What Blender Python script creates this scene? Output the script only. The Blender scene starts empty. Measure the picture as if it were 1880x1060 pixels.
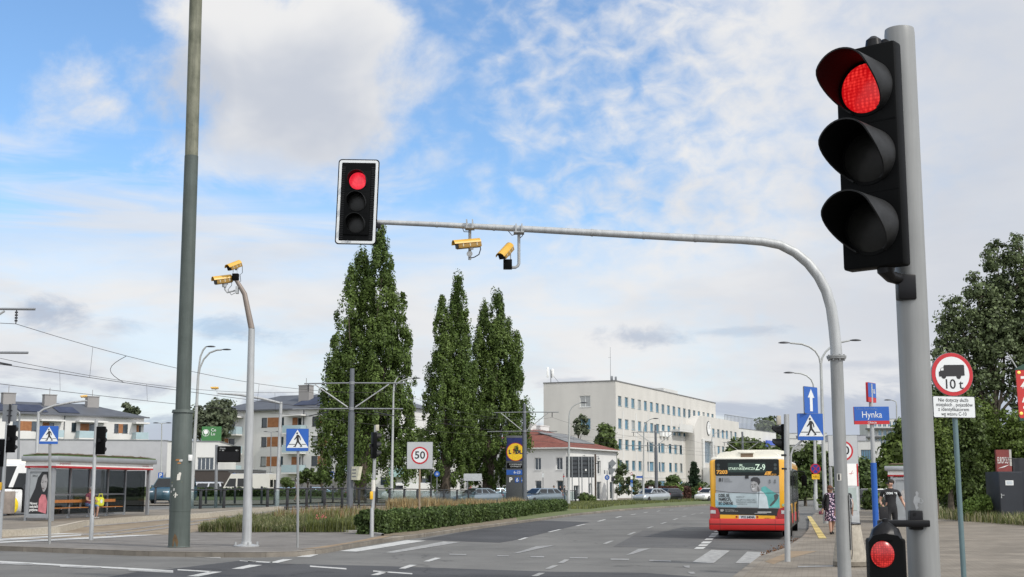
import bpy, bmesh, math, random
from mathutils import Vector, Matrix
SC = bpy.context.scene
COL = SC.collection
R = math.radians
rnd = random.Random(7)
# ---------------------------------------------------------------- camera model
CAM_H = 1.7
FPX = 2400.0
PITCH = math.atan(364.0 / FPX)
CP, SP = math.cos(PITCH), math.sin(PITCH)
def ray(px, py):
 u = (px - 940.0) / FPX; v = (530.0 - py) / FPX
 return Vector((u, CP - v * SP, SP + v * CP))
def P(px, py, Y):
 d = ray(px, py)
 return Vector((0, 0, CAM_H)) + d * (Y / d.y)
def T(x, y):                       # the terrain rises gently towards the far left
 r = x / max(y, 1.0)
 w = min(max(-r / 0.15, 0.0), 1.0); w = w * w * (3 - 2 * w)
 b = 0.01 * min(max(0.0, y - 45.0), 72.0); f = min(max((y - 117.0) / 8.0, 0.0), 1.0)      # a low bank, falling again to the parking
 return b * (1 - 0.85 * f) * w
def G(px, py, z=0.0, terrain=False):
 d = ray(px, py); p = None; zz = z
 for _ in range(12 if terrain else 1):
  t = (zz - CAM_H) / d.z
  p = Vector((0, 0, CAM_H)) + d * t
  if terrain: zz = z + T(p.x, p.y)
 return p
def PXM(Y): return FPX / Y         # pixels per metre at depth Y
# ---------------------------------------------------------------- materials
MATS = {}
def mat(name, col, rough=0.6, metal=0.0, var=0.12, scale=6.0, bump=0.0, bscale=40.0, spec=0.5, emit=None, estr=0.0, col2=None, detail=4.0, coat=0.0, island=0.0):
 if name in MATS: return MATS[name]
 m = bpy.data.materials.new(name); m.use_nodes = True
 nt = m.node_tree; b = nt.nodes['Principled BSDF']
 b.inputs['Roughness'].default_value = rough; b.inputs['Metallic'].default_value = metal
 b.inputs['Specular IOR Level'].default_value = spec
 if coat: b.inputs['Coat Weight'].default_value = coat
 tc = nt.nodes.new('ShaderNodeTexCoord')
 n = nt.nodes.new('ShaderNodeTexNoise'); n.inputs['Scale'].default_value = scale; n.inputs['Detail'].default_value = detail; n.inputs['Roughness'].default_value = 0.6
 nt.links.new(tc.outputs['Object'], n.inputs['Vector'])
 r = nt.nodes.new('ShaderNodeValToRGB'); r.color_ramp.elements[0].position = 0.32; r.color_ramp.elements[1].position = 0.68
 c = Vector(col); d = Vector(col2) if col2 else c * (1 + var)
 e = c if col2 else c * (1 - var)
 r.color_ramp.elements[0].color = (*[min(x, 1) for x in e], 1); r.color_ramp.elements[1].color = (*[min(x, 1) for x in d], 1)
 nt.links.new(n.outputs['Fac'], r.inputs['Fac'])
 out = r.outputs['Color']
 if island:
  g = nt.nodes.new('ShaderNodeNewGeometry'); mx = nt.nodes.new('ShaderNodeHueSaturation')
  mr = nt.nodes.new('ShaderNodeMapRange'); mr.inputs['To Min'].default_value = 1 - island; mr.inputs['To Max'].default_value = 1 + island
  nt.links.new(g.outputs['Random Per Island'], mr.inputs['Value']); nt.links.new(mr.outputs['Result'], mx.inputs['Value'])
  nt.links.new(out, mx.inputs['Color']); out = mx.outputs['Color']
 nt.links.new(out, b.inputs['Base Color'])
 if emit:
  b.inputs['Emission Color'].default_value = (*emit, 1); b.inputs['Emission Strength'].default_value = estr
 if bump:
  n2 = nt.nodes.new('ShaderNodeTexNoise'); n2.inputs['Scale'].default_value = bscale; n2.inputs['Detail'].default_value = 3
  nt.links.new(tc.outputs['Object'], n2.inputs['Vector'])
  bp = nt.nodes.new('ShaderNodeBump'); bp.inputs['Strength'].default_value = bump; bp.inputs['Distance'].default_value = 0.02
  nt.links.new(n2.outputs['Fac'], bp.inputs['Height']); nt.links.new(bp.outputs['Normal'], b.inputs['Normal'])
 MATS[name] = m
 return m
def glass_mat(name, tint=(0.5, 0.52, 0.55), refl=0.12):
 if name in MATS: return MATS[name]
 m = bpy.data.materials.new(name); m.use_nodes = True; nt = m.node_tree; nt.nodes.clear()
 o = nt.nodes.new('ShaderNodeOutputMaterial'); t = nt.nodes.new('ShaderNodeBsdfTransparent'); g = nt.nodes.new('ShaderNodeBsdfGlossy')
 t.inputs['Color'].default_value = (*tint, 1); g.inputs['Roughness'].default_value = 0.03; g.inputs['Color'].default_value = (0.9, 0.9, 0.9, 1)
 fr = nt.nodes.new('ShaderNodeFresnel'); fr.inputs['IOR'].default_value = 1.45
 mx = nt.nodes.new('ShaderNodeMixShader')
 ge = nt.nodes.new('ShaderNodeNewGeometry'); k = nt.nodes.new('ShaderNodeMath'); k.operation = 'LESS_THAN'; k.inputs[1].default_value = 0.5; q = nt.nodes.new('ShaderNodeMath'); q.operation = 'MULTIPLY'
 nt.links.new(ge.outputs['Backfacing'], k.inputs[0]); nt.links.new(k.outputs[0], q.inputs[0]); nt.links.new(fr.outputs[0], q.inputs[1])   # only the outer face mirrors
 nt.links.new(q.outputs[0], mx.inputs[0]); nt.links.new(t.outputs[0], mx.inputs[1]); nt.links.new(g.outputs[0], mx.inputs[2]); nt.links.new(mx.outputs[0], o.inputs[0])
 MATS[name] = m; return m
def leaf_mat(name, c1, c2, island=0.45, scale=0.5):
 if name in MATS: return MATS[name]
 m = mat(name, c1, rough=0.55, var=0, scale=scale, col2=c2, island=island, spec=0.25)
 nt = m.node_tree; b = nt.nodes['Principled BSDF']; o = [n for n in nt.nodes if n.type == 'OUTPUT_MATERIAL'][0]
 tr = nt.nodes.new('ShaderNodeBsdfTranslucent'); mx = nt.nodes.new('ShaderNodeMixShader'); mx.inputs[0].default_value = 0.28
 src = b.inputs['Base Color'].links[0].from_socket
 nt.links.new(src, tr.inputs['Color']); nt.links.new(b.outputs[0], mx.inputs[1]); nt.links.new(tr.outputs[0], mx.inputs[2]); nt.links.new(mx.outputs[0], o.inputs[0])
 return m
# ---------------------------------------------------------------- mesh builder
def frame(loc=(0, 0, 0), rz=0.0, rx=0.0, ry=0.0):
 return Matrix.Translation(loc) @ Matrix.Rotation(rz, 4, 'Z') @ Matrix.Rotation(ry, 4, 'Y') @ Matrix.Rotation(rx, 4, 'X')
class MB:
 def __init__(s, M=None):
  s.v = []; s.f = []; s.mi = []; s.M = M or Matrix.Identity(4); s.cur = 0
 def add(s, vs, fs):
  o = len(s.v); s.v += [tuple(s.M @ Vector(p)) for p in vs]
  for f in fs: s.f.append([i + o for i in f]); s.mi.append(s.cur)
  return s
 def box(s, c, size, bev=0.0, rz=0.0):
  cx, cy, cz = c; hx, hy, hz = size[0] / 2, size[1] / 2, size[2] / 2
  if bev <= 0:
   vs = [(x * hx, y * hy, z * hz) for z in (-1, 1) for y in (-1, 1) for x in (-1, 1)]
   fs = [(0, 2, 3, 1), (4, 5, 7, 6), (0, 1, 5, 4), (2, 6, 7, 3), (0, 4, 6, 2), (1, 3, 7, 5)]
  else:
   bm = bmesh.new(); bmesh.ops.create_cube(bm, size=1.0)
   for v in bm.verts: v.co = Vector((v.co.x * hx * 2, v.co.y * hy * 2, v.co.z * hz * 2))
   bmesh.ops.bevel(bm, geom=bm.edges[:], offset=bev, segments=2, affect='EDGES', profile=0.5)
   bm.verts.index_update()
   vs = [tuple(v.co) for v in bm.verts]; fs = [[v.index for v in f.verts] for f in bm.faces]; bm.free()
  if rz:
   ca, sa = math.cos(rz), math.sin(rz); vs = [(x * ca - y * sa, x * sa + y * ca, z) for x, y, z in vs]
  return s.add([(x + cx, y + cy, z + cz) for x, y, z in vs], fs)
 def bx(s, x0, x1, y0, y1, z0, z1, bev=0.0):
  return s.box(((x0 + x1) / 2, (y0 + y1) / 2, (z0 + z1) / 2), (abs(x1 - x0), abs(y1 - y0), abs(z1 - z0)), bev)
 def tube(s, pts, rad, n=12, caps=True):
  pts = [Vector(p) for p in pts]
  if not hasattr(rad, '__len__'): rad = [rad] * len(pts)
  vs = []; up = None
  for i, p in enumerate(pts):
   t = (pts[min(i + 1, len(pts) - 1)] - pts[max(i - 1, 0)]).normalized()
   if up is None:
    up = Vector((0, 0, 1)) if abs(t.z) < 0.9 else Vector((0, 1, 0))
   a = t.cross(up).normalized(); up = a.cross(t).normalized()
   for k in range(n):
    an = 2 * math.pi * k / n
    vs.append(tuple(p + (a * math.cos(an) + up * math.sin(an)) * rad[i]))
  fs = []
  for i in range(len(pts) - 1):
   for k in range(n):
    fs.append((i * n + k, i * n + (k + 1) % n, (i + 1) * n + (k + 1) % n, (i + 1) * n + k))
  if caps:
   fs.append(tuple(range(n - 1, -1, -1))); o = (len(pts) - 1) * n; fs.append(tuple(range(o, o + n)))
  return s.add(vs, fs)
 def cyl(s, p0, p1, r0, r1=None, n=16): return s.tube([p0, p1], [r0, r0 if r1 is None else r1], n)
 def lathe(s, prof, n=20, M=None):       # prof: (r, z) list about local z
  vs = []; fs = []
  for r, z in prof:
   for k in range(n):
    a = 2 * math.pi * k / n; p = Vector((r * math.cos(a), r * math.sin(a), z))
    vs.append(tuple(M @ p) if M else tuple(p))
  for i in range(len(prof) - 1):
   for k in range(n): fs.append((i * n + k, i * n + (k + 1) % n, (i + 1) * n + (k + 1) % n, (i + 1) * n + k))
  fs.append(tuple(range(n - 1, -1, -1))); o = (len(prof) - 1) * n; fs.append(tuple(range(o, o + n)))
  return s.add(vs, fs)
 def ell(s, c, r, nu=14, nv=9):
  vs = [(c[0], c[1], c[2] - r[2])]; fs = []
  for i in range(1, nv):
   ph = -math.pi / 2 + math.pi * i / nv
   for k in range(nu):
    a = 2 * math.pi * k / nu
    vs.append((c[0] + r[0] * math.cos(ph) * math.cos(a), c[1] + r[1] * math.cos(ph) * math.sin(a), c[2] + r[2] * math.sin(ph)))
  vs.append((c[0], c[1], c[2] + r[2]))
  for k in range(nu): fs.append((0, 1 + (k + 1) % nu, 1 + k))
  for i in range(nv - 2):
   for k in range(nu): fs.append((1 + i * nu + k, 1 + i * nu + (k + 1) % nu, 1 + (i + 1) * nu + (k + 1) % nu, 1 + (i + 1) * nu + k))
  o = 1 + (nv - 2) * nu; l = len(vs) - 1
  for k in range(nu): fs.append((o + k, o + (k + 1) % nu, l))
  return s.add(vs, fs)
 def plate(s, poly, y0, y1):             # polygon in local x,z extruded from y0 (front) to y1
  n = len(poly)
  vs = [(x, y0, z) for x, z in poly] + [(x, y1, z) for x, z in poly]
  fs = [tuple(range(n)), tuple(range(2 * n - 1, n - 1, -1))] + [(i, i + n, (i + 1) % n + n, (i + 1) % n) for i in range(n)]
  return s.add(vs, fs)
 def slab(s, poly, z0, z1):              # polygon in x,y extruded
  n = len(poly)
  vs = [(p[0], p[1], z1) for p in poly] + [(p[0], p[1], z0) for p in poly]
  fs = [tuple(range(n)), tuple(range(2 * n - 1, n - 1, -1))] + [(i, i + n, (i + 1) % n + n, (i + 1) % n) for i in range(n)]
  return s.add(vs, fs)
 def ring(s, c, r0, r1, y0, y1, n=36):   # flat annulus in x,z facing -y
  vs = []; fs = []
  for y in (y0, y1):
   for r in (r0, r1):
    for k in range(n):
     a = 2 * math.pi * k / n; vs.append((c[0] + r * math.cos(a), y, c[1] + r * math.sin(a)))
  for k in range(n):
   j = (k + 1) % n
   fs += [(k, j, n + j, n + k), (2 * n + k, 3 * n + k, 3 * n + j, 2 * n + j), (n + k, n + j, 3 * n + j, 3 * n + k), (k, 2 * n + k, 2 * n + j, j)]
  return s.add(vs, fs)
 def build(s, name, mats, parent=None, smooth=35):
  me = bpy.data.meshes.new(name); me.from_pydata(s.v, [], s.f)
  for m in (mats if isinstance(mats, (list, tuple)) else [mats]): me.materials.append(m)
  if any(s.mi): me.polygons.foreach_set('material_index', s.mi)
  bm = bmesh.new(); bm.from_mesh(me)
  if len(bm.faces) < 4000: bmesh.ops.recalc_face_normals(bm, faces=bm.faces[:])
  bm.to_mesh(me); bm.free()
  if smooth:
   me.polygons.foreach_set('use_smooth', [True] * len(me.polygons)); me.set_sharp_from_angle(angle=R(smooth))
  me.update()
  o = bpy.data.objects.new(name, me); COL.objects.link(o)
  if parent: o.parent = parent
  return o
def thing(name, label, cat, loc=(0, 0, 0), rz=0.0, group=None):
 o = bpy.data.objects.new(name, None); COL.objects.link(o); o.empty_display_size = 0.3
 o.location = loc; o.rotation_euler = (0, 0, rz); tag(o, label, cat, group); return o
def tag(o, label=None, cat=None, group=None, kind=None):
 if label: o['label'] = label
 if cat: o['category'] = cat
 if group: o['group'] = group
 if kind: o['kind'] = kind
 return o
def copy_tree(o, parent=None):
 c = o.copy(); COL.objects.link(c)
 if parent: c.parent = parent
 for ch in list(o.children): copy_tree(ch, c)
 return c
def dup(o, loc, rz=0.0, label=None, group=None, scale=None):
 c = copy_tree(o); c.location = loc; c.rotation_euler = (0, 0, rz)
 if label: c['label'] = label
 if group: c['group'] = group
 if scale: c.scale = (scale,) * 3
 return c
def ngon(r, n, cx=0, cz=0, rot=0.0, sx=1.0, sz=1.0):
 return [(cx + r * sx * math.cos(rot + 2 * math.pi * k / n), cz + r * sz * math.sin(rot + 2 * math.pi * k / n)) for k in range(n)]
def rrect(x0, z0, x1, z1, r, n=5):
 out = []
 for cx, cz, a0 in ((x1 - r, z1 - r, 0), (x0 + r, z1 - r, 90), (x0 + r, z0 + r, 180), (x1 - r, z0 + r, 270)):
  for k in range(n + 1):
   a = R(a0 + 90 * k / n); out.append((cx + r * math.cos(a), cz + r * math.sin(a)))
 return out
def text_into(mb, body, x, y, z, size, align='CENTER', depth=0.002, shear=0.0, width=None, bold=0.0, spacing=1.0):
 """lettering as mesh in the local x,z plane facing -y, its front at y"""
 cu = bpy.data.curves.new('lettering', 'FONT'); cu.body = body; cu.size = size; cu.align_x = align; cu.align_y = 'CENTER'
 cu.extrude = 0.0; cu.resolution_u = 3; cu.shear = shear; cu.offset = bold; cu.space_character = spacing
 o = bpy.data.objects.new('lettering', cu); COL.objects.link(o)
 dg = bpy.context.evaluated_depsgraph_get(); me = bpy.data.meshes.new_from_object(o.evaluated_get(dg))
 vs = [v.co.copy() for v in me.vertices]
 if vs:
  sx = 1.0
  if width:
   w = max(v.x for v in vs) - min(v.x for v in vs); sx = width / max(w, 1e-6)
  mb.add([(x + v.x * sx, y, z + v.y) for v in vs], [tuple(p.vertices) for p in me.polygons])
 bpy.data.objects.remove(o); bpy.data.curves.remove(cu); bpy.data.meshes.remove(me)
def lettering(parent, lines, m, name='lettering'):
 mb = MB()
 for l in lines: text_into(mb, *l[0], **(l[1] if len(l) > 1 else {}))
 return mb.build(name, m, parent, smooth=0)
# ---------------------------------------------------------------- palette
m_galv = mat('galvanised steel', (0.38, 0.39, 0.39), 0.5, 0.25, 0.06, 3, spec=0.4)
m_pole_grey = mat('grey painted pole', (0.245, 0.25, 0.245), 0.45, 0.15, 0.06, 3)
m_lamp_pole = mat('pale lamp pole paint', (0.36, 0.37, 0.36), 0.5, 0.3, 0.08, 3)
m_dark_pole = mat('dark grey mast paint', (0.11, 0.12, 0.135), 0.5, 0.2, 0.1, 2)
m_green_pole = mat('weathered green steel', (0.055, 0.07, 0.062), 0.6, 0.1, 0, 1.2, col2=(0.08, 0.098, 0.088), detail=8)
m_green_top = mat('faded olive steel', (0.10, 0.105, 0.07), 0.7, 0.0, 0, 2.2, col2=(0.20, 0.20, 0.145), detail=8)
m_rust = mat('rust stain', (0.12, 0.075, 0.035), 0.85, 0, 0.3, 9)
m_black = mat('black plastic', (0.0035, 0.0038, 0.004), 0.5, 0, 0.2, 8, spec=0.07)
m_visor = mat('matt black visor', (0.011, 0.0115, 0.012), 0.55, 0, 0.2, 20, spec=0.25)
m_black_gloss = mat('black gloss', (0.006, 0.006, 0.007), 0.35, 0, 0.2, 8, spec=0.2)
m_white = mat('white paint', (0.75, 0.75, 0.73), 0.5, 0, 0.04, 4)
m_sign_white = mat('white sign face', (0.62, 0.64, 0.64), 0.45, 0, 0.03, 4)
m_sign_blue = mat('blue sign face', (0.01, 0.085, 0.36), 0.4, 0, 0.06, 3)
m_sign_red = mat('red sign face', (0.42, 0.012, 0.018), 0.4, 0, 0.06, 3)
m_sign_yellow = mat('yellow sign face', (0.72, 0.42, 0.015), 0.4, 0, 0.05, 3)
m_sign_back = mat('grey sign back', (0.21, 0.22, 0.23), 0.5, 0.4, 0.06, 3)
m_sign_black = mat('sign black', (0.01, 0.01, 0.011), 0.5, 0, 0.1, 3)
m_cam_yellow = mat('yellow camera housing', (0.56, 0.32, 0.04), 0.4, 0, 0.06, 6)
m_cam_shaded = mat('camera yellow in shade', (0.30, 0.17, 0.03), 0.55, 0, 0.06, 6)  # shade on the yellow camera's side and underside, put into the colour
m_steel_dark = mat('dark steel', (0.035, 0.036, 0.04), 0.45, 0.4, 0.15, 6)
m_concrete = mat('concrete', (0.30, 0.27, 0.22), 0.9, 0, 0, 12, bump=0.5, bscale=90, col2=(0.42, 0.38, 0.31))
m_concrete_grey = mat('grey concrete', (0.30, 0.29, 0.275), 0.9, 0, 0.15, 5, bump=0.2)
m_rubber = mat('tyre rubber', (0.018, 0.018, 0.019), 0.8, 0, 0.2, 8)
m_alloy = mat('wheel rim alloy', (0.45, 0.46, 0.47), 0.35, 0.7, 0.08, 8)
m_carglass = mat('dark car glass', (0.010, 0.012, 0.014), 0.06, 0, 0.1, 3, spec=0.45)
m_headlight = mat('headlight glass', (0.62, 0.64, 0.66), 0.1, 0.2, 0.05, 10, spec=0.8)
m_taillight = mat('red tail lamp', (0.28, 0.008, 0.01), 0.15, 0, 0.1, 10, spec=0.8)
m_orange_wood = mat('orange bench slat', (0.36, 0.14, 0.035), 0.55, 0, 0.2, 10)
m_paper = mat('paper sticker', (0.6, 0.58, 0.52), 0.8, 0, 0.1, 30)
def streak(m, lo, hi=1.06, sc=(9, 9, 0.5)):      # rain streaks and dirt running down
 nt = m.node_tree; b = nt.nodes['Principled BSDF']; src = b.inputs['Base Color'].links[0].from_socket
 tc = nt.nodes.new('ShaderNodeTexCoord'); mp = nt.nodes.new('ShaderNodeMapping'); mp.inputs['Scale'].default_value = sc; nt.links.new(tc.outputs['Object'], mp.inputs['Vector'])
 n = nt.nodes.new('ShaderNodeTexNoise'); n.inputs['Scale'].default_value = 1.5; n.inputs['Detail'].default_value = 8; n.inputs['Roughness'].default_value = 0.65; nt.links.new(mp.outputs[0], n.inputs['Vector'])
 mr = nt.nodes.new('ShaderNodeMapRange'); mr.inputs['From Min'].default_value = .34; mr.inputs['From Max'].default_value = .60; mr.inputs['To Min'].default_value = lo; mr.inputs['To Max'].default_value = hi; nt.links.new(n.outputs['Fac'], mr.inputs['Value'])
 hs = nt.nodes.new('ShaderNodeHueSaturation'); nt.links.new(src, hs.inputs['Color']); nt.links.new(mr.outputs[0], hs.inputs['Value']); nt.links.new(hs.outputs[0], b.inputs['Base Color'])
streak(m_pole_grey, .84); streak(m_galv, .82); streak(m_lamp_pole, .84); streak(m_dark_pole, .8); streak(m_green_pole, .8); streak(m_green_top, .7); streak(m_visor, .7, 1.4, (14, 14, 14))
def lens_mat(name, col, e, scale=90.0, bright=(1.0, 0.2, 0.2)):
 m = bpy.data.materials.new(name); m.use_nodes = True; nt = m.node_tree; b = nt.nodes['Principled BSDF']
 tc = nt.nodes.new('ShaderNodeTexCoord'); vo = nt.nodes.new('ShaderNodeTexVoronoi'); vo.inputs['Scale'].default_value = scale; vo.inputs['Randomness'].default_value = 0.25
 nt.links.new(tc.outputs['Object'], vo.inputs['Vector'])
 n = nt.nodes.new('ShaderNodeTexNoise'); n.inputs['Scale'].default_value = 22; nt.links.new(tc.outputs['Object'], n.inputs['Vector'])
 mu = nt.nodes.new('ShaderNodeMath'); mu.operation = 'MULTIPLY_ADD'; nt.links.new(n.outputs['Fac'], mu.inputs[0]); mu.inputs[1].default_value = 0.8; nt.links.new(vo.outputs['Distance'], mu.inputs[2])
 r = nt.nodes.new('ShaderNodeValToRGB'); r.color_ramp.elements[0].position = 0.4; r.color_ramp.elements[1].position = 1.15
 r.color_ramp.elements[0].color = (*bright, 1); r.color_ramp.elements[1].color = (*[c * 0.6 for c in col], 1)
 nt.links.new(mu.outputs[0], r.inputs['Fac']); nt.links.new(r.outputs['Color'], b.inputs['Emission Color']); b.inputs['Emission Strength'].default_value = e
 b.inputs['Base Color'].default_value = (*[c * 0.3 for c in col], 1); b.inputs['Roughness'].default_value = 0.3
 return m
m_red_lens = lens_mat('lit red lens', (0.80, 0.006, 0.010), 1.0, 75.0, (1.0, 0.05, 0.04))
m_red_lens_far = lens_mat('lit red lens pale', (0.95, 0.02, 0.05), 1.15, 60.0, (1.0, 0.05, 0.07))
m_red_small = lens_mat('lit red repeater lens', (0.40, 0.008, 0.010), 0.85, 120.0, (1.0, 0.06, 0.05))
m_dark_lens = mat('unlit lens', (0.014, 0.014, 0.013), 0.4, 0, 0.15, 40, spec=0.25)
# ---------------------------------------------------------------- camera, sun, sky
cam = bpy.data.cameras.new('camera'); camo = bpy.data.objects.new('camera', cam); COL.objects.link(camo)
camo.location = (0, 0, CAM_H); camo.rotation_euler = (math.pi / 2 + PITCH, 0, 0)
cam.sensor_width = 36.0; cam.lens = 36.0 * FPX / 1880.0; cam.clip_end = 6000; cam.clip_start = 0.05
SC.camera = camo
SUN_EL, SUN_AZ = 44.0, 128.0       # azimuth clockwise from +Y: from the right, a little behind the camera
sun = bpy.data.lights.new('sun', 'SUN'); suno = bpy.data.objects.new('sun', sun); COL.objects.link(suno)
sun.energy = 2.7; sun.angle = R(2.0); sun.color = (1.0, 0.95, 0.87)
sd = Vector((math.sin(R(SUN_AZ)) * math.cos(R(SUN_EL)), math.cos(R(SUN_AZ)) * math.cos(R(SUN_EL)), math.sin(R(SUN_EL))))
suno.rotation_euler = sd.to_track_quat('Z', 'Y').to_euler()
SC.view_settings.view_transform = 'Standard'; SC.view_settings.look = 'None'; SC.view_settings.exposure = 0.0; SC.view_settings.gamma = 1.0
W = bpy.data.worlds.new('World'); SC.world = W; W.use_nodes = True
nt = W.node_tree; nt.nodes.clear(); L = nt.links.new
def N(t, **k):
 n = nt.nodes.new(t)
 for a, b in k.items(): setattr(n, a, b)
 return n
def mth(op, a, b=None, c=None, clamp=False):
 n = N('ShaderNodeMath', operation=op, use_clamp=clamp)
 for i, x in enumerate((a, b, c)):
  if x is None: continue
  if isinstance(x, (int, float)): n.inputs[i].default_value = x
  else: L(x, n.inputs[i])
 return n.outputs[0]
def smooth(x, a, b):
 n = N('ShaderNodeMapRange', interpolation_type='SMOOTHSTEP')
 n.inputs['From Min'].default_value = a; n.inputs['From Max'].default_value = b
 L(x, n.inputs['Value']); return n.outputs['Result']
sky = N('ShaderNodeTexSky', sky_type='NISHITA'); sky.sun_disc = False
sky.sun_elevation = R(SUN_EL); sky.sun_rotation = R(SUN_AZ); sky.air_density = 1.0; sky.dust_density = 0.6; sky.ozone_density = 1.5
SKY_STR = 0.15
tcw = N('ShaderNodeTexCoord'); sep = N('ShaderNodeSeparateXYZ'); L(tcw.outputs['Generated'], sep.inputs[0])
az = mth('ARCTAN2', sep.outputs[0], sep.outputs[1]); azd = mth('MULTIPLY', az, 180 / math.pi)
el = mth('ARCSINE', sep.outputs[2]); eld = mth('MULTIPLY', el, 180 / math.pi)
def azel(px, py):
 d = ray(px, py).normalized(); return math.degrees(math.atan2(d.x, d.y)), math.degrees(math.asin(d.z))
# cloud-deck coordinates: the direction projected on a flat layer overhead
hz = mth('MAXIMUM', sep.outputs[2], 0.015); hz2 = mth('ADD', hz, 0.10)
cu = mth('DIVIDE', sep.outputs[0], hz2); cv = mth('DIVIDE', sep.outputs[1], hz2)
deck = N('ShaderNodeCombineXYZ'); L(cu, deck.inputs[0]); L(cv, deck.inputs[1])
angv = N('ShaderNodeCombineXYZ'); L(azd, angv.inputs[0]); L(eld, angv.inputs[1])
def noise(vec, scale, detail=6, rough=0.55, dist=0.0, sx=1, sy=1, off=(0, 0, 0), rot=0.0):
 mp = N('ShaderNodeMapping'); mp.inputs['Scale'].default_value = (sx, sy, 1); mp.inputs['Location'].default_value = off; mp.inputs['Rotation'].default_value = (0, 0, rot)
 L(vec, mp.inputs['Vector'])
 n = N('ShaderNodeTexNoise'); n.inputs['Scale'].default_value = scale; n.inputs['Detail'].default_value = detail; n.inputs['Roughness'].default_value = rough; n.inputs['Distortion'].default_value = dist
 L(mp.outputs[0], n.inputs['Vector']); return n.outputs['Fac']
def blob(px, py, rx, ry, soft=0.45, rot=0.0):
 """1 inside an ellipse round the direction seen at that place, falling to 0 outside (radii in degrees)"""
 a0, e0 = azel(px, py)
 dx = mth('SUBTRACT', azd, a0); dy = mth('SUBTRACT', eld, e0)
 if rot:
  c, s = math.cos(R(rot)), math.sin(R(rot))
  dx, dy = mth('ADD', mth('MULTIPLY', dx, c), mth('MULTIPLY', dy, s)), mth('SUBTRACT', mth('MULTIPLY', dy, c), mth('MULTIPLY', dx, s))
 q = mth('SQRT', mth('ADD', mth('POWER', mth('ABSOLUTE', mth('DIVIDE', dx, rx)), 2.0), mth('POWER', mth('ABSOLUTE', mth('DIVIDE', dy, ry)), 2.0)))
 return mth('SUBTRACT', 1.0, q)          # >0 inside, distance-like
def mx(a, b): return mth('MAXIMUM', a, b)
DEG = 41.9                                   # picture pixels per degree
# 1 big cumulus, upper left
nA = noise(angv.outputs[0], 0.22, 7, 0.6, 0.25)
big = mx(mx(blob(520, 120, 290 / DEG, 190 / DEG), blob(640, 60, 170 / DEG, 150 / DEG)), mx(blob(420, 40, 170 / DEG, 90 / DEG), blob(540, 225, 230 / DEG, 90 / DEG)))
big = mx(big, mx(mth('MULTIPLY', blob(195, 192, 48 / DEG, 30 / DEG), 0.12), mth('MULTIPLY', blob(170, 148, 36 / DEG, 24 / DEG), 0.06)))
cA = smooth(mth('ADD', big, mth('MULTIPLY', mth('SUBTRACT', nA, 0.5), 1.7)), -0.12, 0.48)
# wispy skirt under it
nW = noise(angv.outputs[0], 0.3, 5, 0.62, 0.5, 0.7, 1.5, (3, 5, 0))
cW = mth('MULTIPLY', smooth(mth('ADD', blob(520, 290, 300 / DEG, 110 / DEG), mth('MULTIPLY', mth('SUBTRACT', nW, 0.5), 2.0)), 0.0, 0.8), 0.75)
# 2 altocumulus flecks over the right half
nB = noise(angv.outputs[0], 0.8, 6, 0.54, 0.3, 0.8, 1.15, (7, 1, 0), R(-24))
nB2 = noise(angv.outputs[0], 0.11, 3, 0.5, 0.0, 1, 1, (2, 9, 0))
dens = smooth(azd, -6.0, 11.0)
thr = mth('ADD', mth('MULTIPLY', dens, 0.30), mth('MULTIPLY', mth('SUBTRACT', nB2, 0.5), 0.5))
cB = smooth(mth('ADD', nB, thr), 0.42, 1.06)
cB = mth('MULTIPLY', cB, smooth(azd, -7.0, 0.5))
veil = mth('MULTIPLY', smooth(mth('ADD', azd, mth('MULTIPLY', mth('SUBTRACT', nB2, 0.5), 14.0)), 6.0, 21.0), 0.93)
# 3 cirrus streaks, left middle
nC = noise(angv.outputs[0], 0.30, 5, 0.6, 0.8, 0.34, 2.4, (1, 4, 0), R(9))
cC = mth('MULTIPLY', smooth(mth('ADD', mth('MULTIPLY', blob(300, 410, 600 / DEG, 95 / DEG, rot=-4), 0.5), nC), 0.52, 0.98), 0.8)
nC2 = noise(angv.outputs[0], 0.24, 4, 0.6, 0.9, 0.4, 2.0, (11, 4, 0), R(-6))
cC2 = mth('MULTIPLY', smooth(mth('ADD', mth('MULTIPLY', blob(60, 270, 380 / DEG, 75 / DEG), 0.45), nC2), 0.58, 1.0), 0.6)
# 4 white band low down
nF = noise(angv.outputs[0], 0.30, 6, 0.62, 0.3, 0.45, 1.5, (14, 3, 0))
nD = noise(angv.outputs[0], 0.12, 5, 0.55, 0.4, 0.35, 1.6, (5, 5, 0))
low = smooth(mth('ADD', eld, mth('MULTIPLY', mth('SUBTRACT', nD, 0.5), -6.0)), 12.6, 8.2)
def over(a, b): return mth('SUBTRACT', 1.0, mth('MULTIPLY', mth('SUBTRACT', 1.0, a), mth('SUBTRACT', 1.0, b)))
cover = over(over(over(cA, cW), over(cB, veil)), over(over(cC, cC2), mth('MULTIPLY', low, mth('MULTIPLY_ADD', smooth(nF, 0.35, 0.6), 0.28, 0.70))))
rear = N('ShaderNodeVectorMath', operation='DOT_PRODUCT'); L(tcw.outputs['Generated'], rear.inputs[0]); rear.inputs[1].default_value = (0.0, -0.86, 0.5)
cover = mth('MINIMUM', over(cover, mth('MULTIPLY', smooth(rear.outputs['Value'], -0.3, 0.3), 0.92)), 1.0)   # unseen cloud cover added behind the camera to whiten the fill light
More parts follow.
